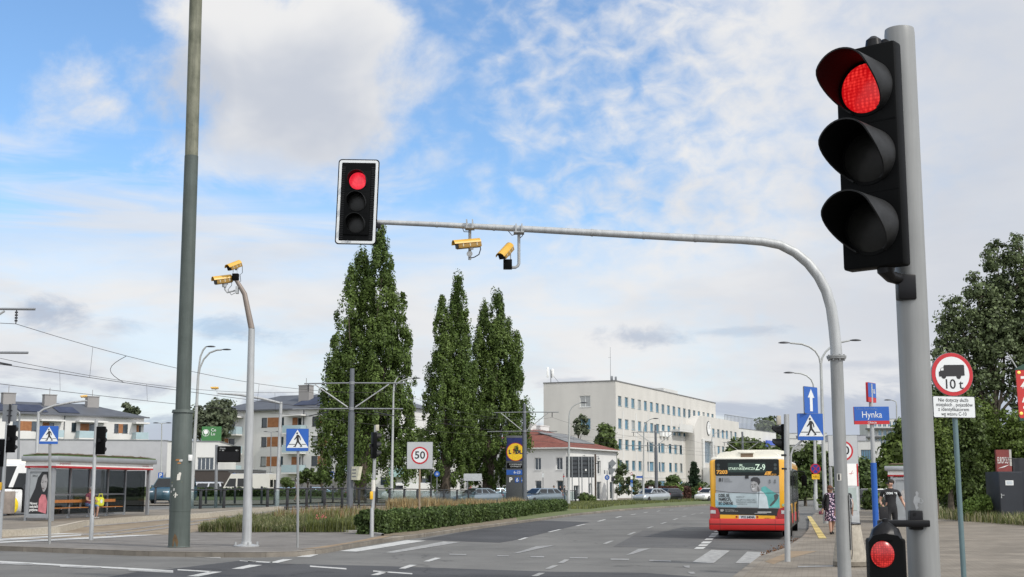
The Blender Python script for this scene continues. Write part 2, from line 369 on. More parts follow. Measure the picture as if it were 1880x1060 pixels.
# cloud brightness: grey undersides of the cumulus and bluish scraps low down
nE = noise(angv.outputs[0], 0.14, 4, 0.6, 0.3, 1, 1.3, (2, 3, 0))
greyA = mth('MULTIPLY', smooth(mth('ADD', mx(blob(560, 185, 260 / DEG, 170 / DEG), blob(360, 170, 150 / DEG, 130 / DEG)), mth('MULTIPLY', mth('SUBTRACT', nE, 0.5), 1.6)), -0.1, 0.9), 0.78)
def scrap(px, py, rx, ry, k, off):
 n = noise(angv.outputs[0], 0.42, 6, 0.66, 0.5, 0.6, 1.5, off)
 return mth('MULTIPLY', smooth(mth('ADD', blob(px, py, rx / DEG, ry / DEG), mth('MULTIPLY', mth('SUBTRACT', n, 0.5), 3.0)), 0.05, 0.95), k)
greyB = mx(mx(scrap(85, 575, 90, 45, 1.0, (1, 1, 0)), scrap(440, 605, 130, 34, 1.0, (6, 2, 0))), mx(mx(scrap(1170, 618, 110, 26, 0.85, (3, 8, 0)), scrap(1340, 610, 150, 14, 0.6, (3, 3, 0))), mx(scrap(220, 600, 60, 22, 0.6, (9, 1, 0)), scrap(1560, 670, 160, 12, 0.5, (4, 4, 0)))))
cum = mth('MULTIPLY', smooth(mth('ADD', nF, mth('MULTIPLY', mth('SUBTRACT', 4.2, eld), 0.07)), 0.50, 0.62), mth('MULTIPLY', smooth(eld, 6.6, 3.0), 0.95))
nG = noise(angv.outputs[0], 0.13, 5, 0.55, 0.2, 0.5, 1.6, (4, 13, 0))
broad = mth('MULTIPLY', smooth(nG, 0.40, 0.66), mth('MULTIPLY', smooth(eld, 24.0, 9.0), 0.36))
rightgrey = mth('MULTIPLY', smooth(azd, 9.0, 21.0), mth('MULTIPLY', smooth(eld, 2.0, 9.0), 0.5))
grey = mth('MINIMUM', over(over(greyA, greyB), over(over(cum, broad), rightgrey)), 1.0)
ccol = N('ShaderNodeMix', data_type='RGBA'); L(grey, ccol.inputs[0])
ccol.inputs[6].default_value = (0.855, 0.855, 0.86, 1); ccol.inputs[7].default_value = (0.50, 0.55, 0.65, 1)
skyc = N('ShaderNodeMix', data_type='RGBA', blend_type='MULTIPLY'); skyc.inputs[0].default_value = 1.0
L(sky.outputs[0], skyc.inputs[6]); skyc.inputs[7].default_value = (SKY_STR * 0.92, SKY_STR * 1.12, SKY_STR * 1.27, 1)
tot = N('ShaderNodeMix', data_type='RGBA'); L(cover, tot.inputs[0]); L(skyc.outputs[2], tot.inputs[6]); L(ccol.outputs[2], tot.inputs[7])
# sky brightened behind the camera to the right, added out of view for fill
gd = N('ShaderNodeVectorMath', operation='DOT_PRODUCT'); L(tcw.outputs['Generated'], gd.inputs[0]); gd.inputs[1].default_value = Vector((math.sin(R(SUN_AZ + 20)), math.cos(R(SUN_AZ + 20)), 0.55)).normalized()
fill_boost = mth('MULTIPLY_ADD', smooth(gd.outputs['Value'], -0.02, 0.75), 1.15, 1.0)
bg = N('ShaderNodeBackground'); L(fill_boost, bg.inputs['Strength']); L(tot.outputs[2], bg.inputs['Color'])
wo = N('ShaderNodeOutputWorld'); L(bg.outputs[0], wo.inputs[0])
# ---------------------------------------------------------------- ground materials
def asphalt(name, c1, c2, crack=True, sc=0.35):
 m = mat(name, c1, 0.88, 0, 0, sc, col2=c2, bump=0.35, bscale=60, detail=8, spec=0.3)
 nt = m.node_tree; b = nt.nodes['Principled BSDF']; src = b.inputs['Base Color'].links[0].from_socket
 tc = nt.nodes.new('ShaderNodeTexCoord')
 n = nt.nodes.new('ShaderNodeTexNoise'); n.inputs['Scale'].default_value = 55; n.inputs['Detail'].default_value = 2; nt.links.new(tc.outputs['Object'], n.inputs['Vector'])
 mr = nt.nodes.new('ShaderNodeMapRange'); mr.inputs['To Min'].default_value = 0.72; mr.inputs['To Max'].default_value = 1.28; nt.links.new(n.outputs['Fac'], mr.inputs['Value'])
 # tyre-polished streaks run along the road
 mp = nt.nodes.new('ShaderNodeMapping'); mp.inputs['Rotation'].default_value = (0, 0, R(13)); mp.inputs['Scale'].default_value = (0.55, 0.03, 1); nt.links.new(tc.outputs['Object'], mp.inputs['Vector'])
 n2 = nt.nodes.new('ShaderNodeTexNoise'); n2.inputs['Scale'].default_value = 1.0; n2.inputs['Detail'].default_value = 4; nt.links.new(mp.outputs[0], n2.inputs['Vector'])
 mr2 = nt.nodes.new('ShaderNodeMapRange'); mr2.inputs['To Min'].default_value = 0.8; mr2.inputs['To Max'].default_value = 1.2; nt.links.new(n2.outputs['Fac'], mr2.inputs['Value'])
 mm = nt.nodes.new('ShaderNodeMath'); mm.operation = 'MULTIPLY'; nt.links.new(mr.outputs[0], mm.inputs[0]); nt.links.new(mr2.outputs[0], mm.inputs[1])
 hs = nt.nodes.new('ShaderNodeHueSaturation'); nt.links.new(mm.outputs[0], hs.inputs['Value']); nt.links.new(src, hs.inputs['Color'])
 # tarred cracks, and blotches of oil
 nw = nt.nodes.new('ShaderNodeTexNoise'); nw.inputs['Scale'].default_value = 0.6; nw.inputs['Detail'].default_value = 5; nt.links.new(tc.outputs['Object'], nw.inputs['Vector'])
 wv = nt.nodes.new('ShaderNodeMix'); wv.data_type = 'RGBA'; wv.blend_type = 'LINEAR_LIGHT'; wv.inputs[0].default_value = 0.9; nt.links.new(tc.outputs['Object'], wv.inputs[6]); nt.links.new(nw.outputs['Color'], wv.inputs[7])
 vo = nt.nodes.new('ShaderNodeTexVoronoi'); vo.feature = 'DISTANCE_TO_EDGE'; vo.inputs['Scale'].default_value = 0.13; nt.links.new(wv.outputs[2], vo.inputs['Vector'])
 cr = nt.nodes.new('ShaderNodeMapRange'); cr.inputs['From Max'].default_value = 0.006; cr.inputs['To Min'].default_value = 0.62 if crack else 0.9; nt.links.new(vo.outputs['Distance'], cr.inputs['Value'])
 nb = nt.nodes.new('ShaderNodeTexNoise'); nb.inputs['Scale'].default_value = 0.23; nb.inputs['Detail'].default_value = 7; nb.inputs['Roughness'].default_value = 0.7; nt.links.new(tc.outputs['Object'], nb.inputs['Vector'])
 br = nt.nodes.new('ShaderNodeMapRange'); br.inputs['From Min'].default_value = 0.36; br.inputs['From Max'].default_value = 0.56; br.inputs['To Min'].default_value = 0.80; nt.links.new(nb.outputs['Fac'], br.inputs['Value'])
 m2 = nt.nodes.new('ShaderNodeMath'); m2.operation = 'MULTIPLY'; nt.links.new(cr.outputs[0], m2.inputs[0]); nt.links.new(br.outputs[0], m2.inputs[1])
 h2 = nt.nodes.new('ShaderNodeHueSaturation'); nt.links.new(m2.outputs[0], h2.inputs['Value']); nt.links.new(hs.outputs[0], h2.inputs['Color']); nt.links.new(h2.outputs[0], b.inputs['Base Color'])
 return m
m_asphalt = asphalt('worn grey asphalt', (0.118, 0.116, 0.110), (0.158, 0.155, 0.145))
m_asphalt_new = asphalt('newer dark asphalt', (0.050, 0.050, 0.052), (0.070, 0.070, 0.072))
m_asphalt_mid = asphalt('mid grey asphalt patch', (0.085, 0.084, 0.083), (0.115, 0.113, 0.109))
def paving(name, c1, c2, w=0.2, h=0.1, rot=0.0, mortar=(0.13, 0.12, 0.105), stain=(0.72, 1.2)):
 m = mat(name, c1, 0.9, 0, 0, 1.3, col2=c2, spec=0.25, detail=7)
 nt = m.node_tree; b = nt.nodes['Principled BSDF']; src = b.inputs['Base Color'].links[0].from_socket
 tc = nt.nodes.new('ShaderNodeTexCoord'); mp = nt.nodes.new('ShaderNodeMapping'); mp.inputs['Rotation'].default_value = (0, 0, rot); nt.links.new(tc.outputs['Object'], mp.inputs['Vector'])
 br = nt.nodes.new('ShaderNodeTexBrick'); br.inputs['Scale'].default_value = 1.0; br.inputs['Brick Width'].default_value = w; br.inputs['Row Height'].default_value = h; br.inputs['Mortar Size'].default_value = 0.008; br.inputs['Bias'].default_value = 0.0
 br.inputs['Color1'].default_value = (0.92, 0.92, 0.92, 1); br.inputs['Color2'].default_value = (1.07, 1.07, 1.07, 1); br.inputs['Mortar'].default_value = (0.74, 0.72, 0.70, 1)
 nt.links.new(mp.outputs[0], br.inputs['Vector'])
 n = nt.nodes.new('ShaderNodeTexNoise'); n.inputs['Scale'].default_value = 0.5; n.inputs['Detail'].default_value = 8; n.inputs['Roughness'].default_value = 0.65; nt.links.new(tc.outputs['Object'], n.inputs['Vector'])
 mr = nt.nodes.new('ShaderNodeMapRange'); mr.inputs['From Min'].default_value = 0.3; mr.inputs['From Max'].default_value = 0.7; mr.inputs['To Min'].default_value = stain[0]; mr.inputs['To Max'].default_value = stain[1]; nt.links.new(n.outputs['Fac'], mr.inputs['Value'])
 m1 = nt.nodes.new('ShaderNodeMix'); m1.data_type = 'RGBA'; m1.blend_type = 'MULTIPLY'; m1.inputs[0].default_value = 1; nt.links.new(src, m1.inputs[6]); nt.links.new(br.outputs['Color'], m1.inputs[7])
 hs = nt.nodes.new('ShaderNodeHueSaturation'); nt.links.new(m1.outputs[2], hs.inputs['Color']); nt.links.new(mr.outputs[0], hs.inputs['Value']); nt.links.new(hs.outputs[0], b.inputs['Base Color'])
 return m
m_pave = paving('beige grey block paving', (0.165, 0.144, 0.116), (0.220, 0.195, 0.160), 0.22, 0.11, R(13))
m_pave_l = paving('grey slab paving', (0.140, 0.130, 0.118), (0.178, 0.167, 0.153), 0.5, 0.5, R(8), stain=(0.85, 1.12))
m_kerb = paving('kerb stone', (0.15, 0.135, 0.115), (0.235, 0.21, 0.175), 1.0, 9.0, R(0))
m_brown = mat('brown worn tactile paving', (0.17, 0.12, 0.07), 0.9, 0, 0, 2, col2=(0.25, 0.185, 0.115), detail=7)
m_soil = mat('dry soil', (0.11, 0.085, 0.055), 0.95, 0, 0, 3, col2=(0.20, 0.165, 0.115), bump=0.5, bscale=20)
m_track = mat('stained track bed concrete', (0.15, 0.115, 0.075), 0.9, 0, 0, 1.5, col2=(0.26, 0.215, 0.155), bump=0.3)
m_field = mat('dry grass field', (0.075, 0.095, 0.028), 0.95, 0, 0, 0.35, col2=(0.15, 0.145, 0.06), bump=0.6, bscale=9, detail=8)
m_lawn = mat('lawn', (0.062, 0.085, 0.024), 0.95, 0, 0, 0.5, col2=(0.125, 0.14, 0.05), bump=0.6, bscale=12, detail=8)
def paint(name, c, wear=0.5, thr=(0.35, 0.5), under=(0.19, 0.187, 0.18)):
 m = mat(name, c, 0.7, 0, 0.06, 2); nt = m.node_tree; b = nt.nodes['Principled BSDF']; src = b.inputs['Base Color'].links[0].from_socket
 tc = nt.nodes.new('ShaderNodeTexCoord'); n = nt.nodes.new('ShaderNodeTexNoise'); n.inputs['Scale'].default_value = 5; n.inputs['Detail'].default_value = 9; n.inputs['Roughness'].default_value = 0.75
 nt.links.new(tc.outputs['Object'], n.inputs['Vector'])
 r = nt.nodes.new('ShaderNodeMapRange'); r.inputs['From Min'].default_value = thr[0]; r.inputs['From Max'].default_value = thr[1]; nt.links.new(n.outputs['Fac'], r.inputs['Value'])
 x = nt.nodes.new('ShaderNodeMix'); x.data_type = 'RGBA'; nt.links.new(r.outputs[0], x.inputs[0]); x.inputs[6].default_value = (*under, 1); nt.links.new(src, x.inputs[7]); nt.links.new(x.outputs[2], b.inputs['Base Color'])
 return m
m_line = paint('road paint', (0.45, 0.45, 0.43), thr=(0.28, 0.52))
m_line_worn = paint('worn road paint', (0.38, 0.38, 0.36), thr=(0.42, 0.64))
m_line_faint = paint('nearly gone road paint', (0.36, 0.36, 0.35), thr=(0.46, 0.72))
m_line_yellow = paint('yellow tactile paint', (0.50, 0.39, 0.13), thr=(0.25, 0.5), under=(0.25, 0.21, 0.15))
# ---------------------------------------------------------------- ground sheets
def structure(o): o['kind'] = 'structure'; return o
def sheet(name, poly, z, m, terrain=False, grid=2.0):
 """a flat (or terrain-following) ground sheet from a plan outline"""
 bm = bmesh.new(); vs = [bm.verts.new((p[0], p[1], 0)) for p in poly]; bm.faces.new(vs)
 bmesh.ops.triangulate(bm, faces=bm.faces[:])
 if terrain:
  xs = [p[0] for p in poly]; ys = [p[1] for p in poly]
  y = min(ys) + grid
  while y < max(ys):
   bmesh.ops.bisect_plane(bm, geom=bm.verts[:] + bm.edges[:] + bm.faces[:], plane_co=(0, y, 0), plane_no=(0, 1, 0)); y += grid
  x = min(xs) + grid
  while x < max(xs):
   bmesh.ops.bisect_plane(bm, geom=bm.verts[:] + bm.edges[:] + bm.faces[:], plane_co=(x, 0, 0), plane_no=(1, 0, 0)); x += grid
 for v in bm.verts: v.co.z = z + (T(v.co.x, v.co.y) if terrain else 0)
 for f in bm.faces:
  if f.normal.z < 0: f.normal_flip()
 me = bpy.data.meshes.new(name); bm.to_mesh(me); bm.free(); me.materials.append(m)
 o = bpy.data.objects.new(name, me); COL.objects.link(o); return structure(o)
def gp(pts, z=0.0, terrain=False): return [G(x, y, z, terrain).xy[:] for x, y in pts]
def kerb(name, line, z0, z1, w=0.16, m=None):
 """a kerb stone strip along a plan polyline (its face on the line, body to the left of travel)"""
 mb = MB(); n = len(line); off = []
 for i, p in enumerate(line):
  t = (Vector(line[min(i + 1, n - 1)]) - Vector(line[max(i - 1, 0)])).normalized(); off.append(Vector(p) + Vector((-t.y, t.x)) * w)
 vs = []
 for i, p in enumerate(line):
  zz = T(p[0], p[1])
  vs += [(p[0], p[1], z0), (p[0], p[1], z1 + zz - 0.02), (*(Vector(p) + (off[i] - Vector(p)) * 0.12), z1 + zz), (off[i].x, off[i].y, z1 + zz), (off[i].x, off[i].y, z0)]
 fs = []
 for i in range(n - 1):
  for k in range(4): fs.append((i * 5 + k, (i + 1) * 5 + k, (i + 1) * 5 + k + 1, i * 5 + k + 1))
 mb.add(vs, fs); return structure(mb.build(name, m or m_kerb, smooth=0))
# ground: one terrain sheet to the horizon
def ground_sheet():
 ys = [-60, -20, 0, 15, 30, 40] + [45 + 4 * i for i in range(34)] + [190, 220, 260, 320, 400, 600, 1000, 1800, 3500]
 rs = [-2200, -900, -400, -200, -130] + [-100 + 4 * i for i in range(36)] + [50, 70, 100, 160, 300, 700, 1800]
 vs = [(x, y, T(x, y) - 0.06) for y in ys for x in rs]; nx = len(rs)
 fs = [(j * nx + i, j * nx + i + 1, (j + 1) * nx + i + 1, (j + 1) * nx + i) for j in range(len(ys) - 1) for i in range(nx - 1)]
 mb = MB(); mb.add(vs, fs); return structure(mb.build('ground', m_field))
ground_sheet()
# left kerb line of the carriageway (top edge as seen), then the road beside it
KL = gp([(-260, 996), (0, 1003), (120, 1007), (250, 1012), (390, 1014.5), (480, 1014.5), (545, 1013), (600, 1007), (650, 998), (700, 990)], 0.12)
KM = gp([(735, 985), (770, 981), (850, 970), (950, 957), (1050, 944), (1130, 936), (1200, 931), (1300, 926), (1400, 922.5)], 0.12)
KL_all = KL + KM + [(44, 205), (66, 260)]
KR = [(0.9, -20), (1.1, 8), (2.2, 16), (3.6, 22.5)] + gp([(1395, 1026), (1440, 1011), (1473, 989)], 0.06) + [(11.3, 50.6), (14.1, 63), (17.5, 77), (20.4, 88)]
road = sheet('road', [(-70, -25), (0.9, -25)] + KR + [(30, 98), (60, 110), (60, 132), (45, 150), (60, 205), (80, 260)] + KL_all[::-1] + [(-70, 38)], 0.0, m_asphalt)
def patch(name, pts, m, z): return sheet(name, gp(pts, z), z, m)
patch('road_patch', [(772, 991), (917, 996.5), (942, 992.5), (1083, 959), (987, 955.5), (945, 961), (860, 975)], m_asphalt_new, 0.004)
patch('road_patch', [(1180, 974), (1330, 976), (1460, 980), (1436, 1012), (1290, 1007.5), (1125, 1004)], m_asphalt_mid, 0.004)
patch('road_patch', [(60, 1085), (197, 1060), (265, 1047.5), (312, 1045), (437, 1030), (517, 1035), (720, 1040), (940, 1047.5), (1020, 1050), (1185, 1052), (1290, 1060), (1300, 1090)], m_asphalt_new, 0.004)
# ---------------------------------------------------------------- road markings (each row of dashes is paint on the road)
def marks(name, quads, m, z=0.008, zw=None):
 mb = MB()
 for q in quads:
  zz = z
  mb.add([(*G(x, y, zz).xy, zz) for x, y in q], [tuple(range(len(q)))])
 return structure(mb.build(name, m, smooth=0))
def line(x0, y0, x1, y1, t):
 return [(x0, y0 - t / 2), (x0, y0 + t / 2), (x1, y1 + t / 2), (x1, y1 - t / 2)]
def dash(x0, y0, x1, y1, w=0.13):       # a dash between two seen points, its width in metres
 a, b = G(x0, y0), G(x1, y1); pa, pb = w * FPX / a.y, w * FPX / b.y
 return [(x0 - pa / 2, y0), (x0 + pa / 2, y0), (x1 + pb / 2, y1), (x1 - pb / 2, y1)]
marks('lane_markings', [dash(*d) for d in [(953, 991.5, 967, 987), (1008, 977, 1029, 972), (1058, 966, 1074, 962.5), (1098, 957.5, 1111, 954), (1131, 950.5, 1141, 948), (1158, 945.4, 1167.5, 944),
    (1182, 941.5, 1189, 940.5), (1206, 939, 1212, 938), (1229, 937, 1236, 936.3), (1255, 935, 1262, 934.3)]], m_line)
marks('lane_markings', [dash(*d) for d in [(981, 1058, 995, 1052), (1006, 1044.5, 1020, 1038), (1029, 1034, 1041, 1027.5), (1110, 998.5, 1124, 993), (1154, 982, 1166, 977), (1188, 970, 1198, 967), (1214, 961.7, 1223, 959),
    (1236, 954.7, 1244, 952), (1253, 949, 1260, 947.5), (1269, 945, 1276, 943.7), (1285, 942.5, 1291, 941.5)]], m_line_worn)
marks('bus_lane_blocks', [[(a, y1), (b, y1), (b + (y1 - y0) * 1.4, y0), (a + (y1 - y0) * 1.4, y0)] for a, b, y0, y1 in [(1274, 1291, 1004.5, 1008), (1281, 1297, 999.7, 1002.7), (1286, 1302, 994.3, 998), (1293, 1307, 988.3, 991.4), (1300, 1312, 983.4, 986.3), (1304, 1317, 979.3, 981.8), (1310, 1320, 975.3, 977.3)]], m_line)
marks('zebra_bar', [[(622, 1012), (655, 1013), (782, 993), (747, 992)]], m_line)
marks('zebra_bar', [[(706, 1014.5), (724, 1015.2), (846, 995.5), (814, 994.3)]], m_line_worn)
marks('zebra_bar', [[(1271, 1032.5), (1310, 1034), (1340, 1011), (1306, 1009.5)]], m_line_worn)
marks('zebra_bar', [[(1350, 1034), (1392, 1035), (1407, 1014.5), (1372, 1013)]], m_line_worn)
marks('faded_markings', [line(974, 1022.5, 999, 1022.5, 2.2), line(1046, 1024.3, 1079, 1024.6, 2), line(1121, 1026.8, 1155, 1027.2, 2.4), line(1192, 1029, 1232, 1030.4, 2), line(825, 1017.8, 856, 1018.6, 1.8), line(913, 1020.6, 934, 1021, 1.6),
    [(985, 1003), (1021, 1001), (1008, 1003.5), (955, 1015), (940, 1017)], [(1172, 1008), (1196, 1006.5), (1163, 1017), (1148, 1020)], [(1254, 1038.5), (1266, 1038.5), (1266, 1043), (1258, 1042)], [(1262, 1050), (1274, 1050), (1277, 1053.5), (1268, 1054)]], m_line_faint)
marks('crossing_markings', [[(544, 1023), (569, 1023), (585, 1018), (566, 1017.5)], [(493, 1033.3), (509, 1033.8), (538, 1027), (520, 1026.8)], [(425, 1044.5), (446, 1044.5), (482, 1037.5), (458, 1037)], [(343, 1058), (364, 1058.5), (408, 1050), (386, 1049.6)],
    [(732, 1044), (744, 1044.2), (766, 1037.5), (752, 1037)], [(777, 1031), (788, 1031.3), (810, 1024.7), (799, 1024)], [(680, 1056), (694, 1056.2), (714, 1050), (700, 1049.7)], line(569, 1039.7, 636, 1044.6, 2.3), line(685, 1048.6, 757, 1053.6, 2.0), line(455, 1030.5, 500, 1033, 2)], m_line)
marks('left_road_line', [line(-120, 1026, 0, 1031.5, 3), line(0, 1031.5, 280, 1046.5, 3), line(280, 1046.5, 318, 1048.6, 2.4), line(326, 1046.2, 388, 1049.8, 2)], m_line)
marks('left_road_line', [line(0, 1034.8, 60, 1036.5, 2.5), line(110, 1040, 186, 1043.2, 2.2), line(236, 1047, 318, 1051, 2.2), line(340, 1020.4, 405, 1024.4, 2.4), line(440, 1029.5, 470, 1032, 1.5)], m_line_worn)
# ---------------------------------------------------------------- left island, hedge strip, track, platform, far carriageway
isl = sheet('sidewalk', KL + gp([(735, 984.5)], 0.12) + gp([(655, 974), (520, 960), (-300, 952)], 0.12), 0.12, m_pave_l, True, 3)
kerb('kerb', KL, -0.02, 0.123, 0.22)
kerb('kerb', [KL[-1]] + KM, -0.02, 0.123, 0.2)
patch('worn_paving', [(548, 1009), (600, 1005.5), (650, 996.5), (705, 987.5), (722, 983.5), (700, 984), (640, 996), (585, 1004)], m_brown, 0.128)
# soil strip under the hedge, from the kerb back
HB = gp([(655, 975), (700, 983), (735, 984), (770, 980.5), (850, 969.5), (950, 956.5), (1050, 943.5), (1130, 935.6), (1200, 930.6), (1300, 925.7)], 0.12)
sheet('soil_strip', [HB[0], HB[1], HB[2]] + HB[3:8] + [(7, 118), (0.3, 90), (-3.5, 66), (-6.0, 50)], 0.128, m_soil, True, 3)
sheet('grass_bed', gp([(388, 975.5), (655, 976)], 0.13) + [(-4.3, 50), (-3.5, 62), (-2.2, 80), (-2.8, 92), (-9, 92), (-12, 80), (-12.6, 62), (-11.8, 50)], 0.14, m_soil, True, 3)
kerb('bed_edging', gp([(700, 984.5), (655, 978.5), (385, 976.5)], 0.12)[::-1], 0.1, 0.20, 0.1, m_concrete_grey)
# tram track: stained concrete bed with two pairs of rails, then the platform wall
sheet('tram_track_bed', gp([(-200, 1000), (330, 981), (388, 974.5), (420, 958), (430, 951), (120, 968), (-250, 979)], 0.12) + [], 0.124, m_track, True, 3)
mb = MB()
for a, b in (((150, 984), (395, 959.5)), ((195, 984.5), (398, 963.5)), ((20, 980), (392, 955.5))):
 pa, pb = G(*a, 0.12), G(*b, 0.12); d = (pb - pa).normalized(); e = pb + d * 60
 pts = [pa + (e - pa) * (k / 24) for k in range(25)]
 mb.tube([(p.x, p.y, 0.135 + T(p.x, p.y)) for p in pts], 0.035, 6)
structure(mb.build('tram_rails', mat('worn rail steel', (0.30, 0.28, 0.26), 0.35, 0.6, 0.1, 3)))
marks('track_crossing_stripes', [[(0, 975.8), (0, 978), (70, 976), (95, 973.4), (60, 973.6)], [(0, 983), (0, 986), (150, 979.5), (215, 976.6), (120, 978.2)], [(0, 989), (0, 993), (180, 981.5), (262, 978.6), (150, 981)], [(0, 994.5), (0, 997), (170, 989.4), (300, 981.5), (240, 982.4)], [(-200, 988), (-200, 992), (0, 985.5), (0, 983)], [(-200, 1000), (-200, 1004), (0, 993), (0, 989)]], m_line, 0.13)
PE = gp([(-240, 985), (60, 971), (110, 967.5), (160, 959.5), (260, 953.5), (385, 948.5)], 0.34) + [(-13.5, 67), (-12.6, 73.2)]
PE0 = [(p[0], p[1]) for p in PE]
sheet('platform', PE0 + [(-13.9, 73.0), (-18.5, 66.4), (-22.8, 54.3), (-30, 41.5), (-42, 32)], 0.34, m_pave, True, 3)
mbp = MB(); vs = []
for p in PE0: vs += [(p[0], p[1], 0.1 + T(*p)), (p[0], p[1], 0.338 + T(*p)), (p[0] - 0.25, p[1], 0.345 + T(*p)), (p[0] - 0.25, p[1], 0.1 + T(*p))]
fs = []
for i in range(len(PE0) - 1):
 for k in range(3): fs.append((i * 4 + k, i * 4 + k + 1, (i + 1) * 4 + k + 1, (i + 1) * 4 + k))
mbp.add(vs, fs); structure(mbp.build('platform_edge', m_concrete, smooth=0))
sheet('tram_track_bed', [(-13.4, 61), (-12.5, 73.3), (-8.5, 81), (-5.0, 100), (-3, 114), (0.2, 112), (-1.2, 90), (-3.0, 70), (-4.2, 60)], 0.128, m_track, True, 3)
# the carriageway beyond the platform, the walkway, lawn and parking beyond it
FC_near = [(-70, 20), (-45, 29), (-31, 41), (-23, 54.5), (-18.6, 66.8), (-13.6, 73.6), (-8.4, 83.5), (-4.8, 110), (-2.5, 121), (2, 130), (7, 136.0), (14.7, 138), (24, 152), (40, 175), (60, 205), (95, 250)]
FC_far = [(105, 258), (68, 222), (45, 190), (28, 165), (17, 153), (6, 144), (-1, 138), (-4.5, 128), (-7, 114), (-10.2, 100), (-16.4, 88.6), (-23, 85.5), (-30, 85), (-45, 84), (-70, 82)]
sheet('far_road', FC_near + FC_far, 0.06, m_asphalt, True, 3)
WK = [(115, 275), (75, 262), (50, 232), (34, 208), (16, 190), (2, 176), (-6, 156), (-9, 135), (-12.2, 118), (-18.8, 101.5), (-27, 101), (-45, 101), (-70, 100)]
sheet('walkway', FC_far + WK[::-1], 0.12, m_pave, True, 3)
sheet('lawn', [(-9.2, 134), (-12.2, 118), (-18.8, 101.5), (-27, 101), (-45, 101), (-70, 100), (-70, 115), (-45, 116), (-31, 116), (-21.4, 116), (-15, 134)], 0.14, m_lawn, True, 3)
# right-hand pavement
KRs = KR
sheet('sidewalk', KR + [(22, 92), (40, 99), (60, 104), (60, 62), (46, 55)] + [(30, 40), (40, 20), (40, -25), (1.0, -25)], 0.12, m_pave)
kerb('kerb', KR[::-1], -0.02, 0.123, 0.18)
marks('tactile_strip', [[(1482 + 36 * t * 0.6, 948 + 41 * t), (1489 + 29 * t, 948 + 41 * t), (1489 + 29 * u, 948 + 41 * u), (1482 + 36 * u * 0.6, 948 + 41 * u)] for t, u in [(k / 8, (k + 0.93) / 8) for k in range(8)]], m_line_yellow, 0.13)
patch('worn_paving', [(1404, 1031), (1452, 1012), (1500, 1012), (1440, 1028), (1420, 1036)], m_brown, 0.124)
patch('drain_cover', [(1465, 1039.5), (1533, 1038), (1533, 1040.2), (1465, 1041.7)], m_line_faint, 0.127)
# grass at the right, behind the pavement, and the parking area far behind the bus stop
gr = [G(1700, 949, .12).xy[:], G(1760, 951.5, .12).xy[:], G(1830, 957.5, .12).xy[:], G(1885, 965, .12).xy[:]] + [(34, 45), (60, 45), (80, 120), (30, 120), (24, 84)]
sheet('grass_verge', gr, 0.145, m_field)
sheet('car_park', [(24, 100), (60, 106), (130, 130), (130, 190), (62, 180), (34, 128)], 0.02, m_asphalt_mid)
sheet('grass_median', HB[5:] + [(52, 199), (30, 172), (15.5, 150), (5, 134), (-1, 120), (0.0, 100)], 0.13, m_lawn, True, 3)
# litter and leaves in the gutter by the bus
# ---------------------------------------------------------------- traffic lights
def visor_into(mb, z, r, L0, y0=0.0, amax=150, k0=62, endk=0.12):
 vs = []; fs = []; n = 36; t = 0.006
 for i in range(n + 1):
  a = R(-amax + 2 * amax * i / n); q = min(max((abs(math.degrees(a)) - k0) / (amax - k0), 0), 1); q = q * q * (3 - 2 * q)
  Lk = L0 * (1 - q * (1 - endk)); sx, cz = math.sin(a), math.cos(a)
  for rr, y in ((r, y0), (r * 0.985, y0 - Lk), ((r - t) * 0.985, y0 - Lk), (r - t, y0)):
   vs.append((rr * sx, y, z + rr * cz))
 for i in range(n):
  for k in range(4): fs.append((i * 4 + k, i * 4 + (k + 1) % 4, (i + 1) * 4 + (k + 1) % 4, (i + 1) * 4 + k))
 fs += [(0, 1, 2, 3), (n * 4 + 3, n * 4 + 2, n * 4 + 1, n * 4)]
 o = len(mb.mi); mb.add(vs, fs)
 for i in range(n): mb.mi[o + i * 4 + 2] = 1
def signal_head(parent, M, d, sp, wd, dp, vis, lit=0, litm=None, n=3, amax=150, name='signal_head', ext=(0, 0)):
 h = sp * n; mb = MB(M)
 mb.box((0, dp / 2, (h + ext[1] - ext[0]) / 2), (wd, dp, h + ext[0] + ext[1]), 0.012)
 for k in range(n):
  z = h - sp * (k + 0.5); mb.ring((0, z), d / 2, d / 2 + 0.012, -0.004, 0.002)
 for k in range(1, n): mb.box((0, -0.0005, sp * k), (wd * 0.94, 0.003, 0.006))
 hd = mb.build(name, m_black, parent)
 for k in range(n):
  z = h - sp * (k + 0.5)
  lm = MB(M)
  prof = [(0.001, 0.016), (d * 0.18, 0.0145), (d * 0.33, 0.010), (d * 0.44, 0.005), (d * 0.5, 0.0)]
  lm.lathe(prof, 32, Matrix.Translation((0, -0.001, z)) @ Matrix.Rotation(R(90), 4, 'X'))
  lo = lm.build('lens', litm if k == lit else m_dark_lens, hd)
  if k == lit: lo['label'] = 'lit red lens'
  vb = MB(M); visor_into(vb, z, d / 2 + 0.014, vis, 0.0, amax); vb.build('visor', [m_visor, m_black], hd)
 return hd
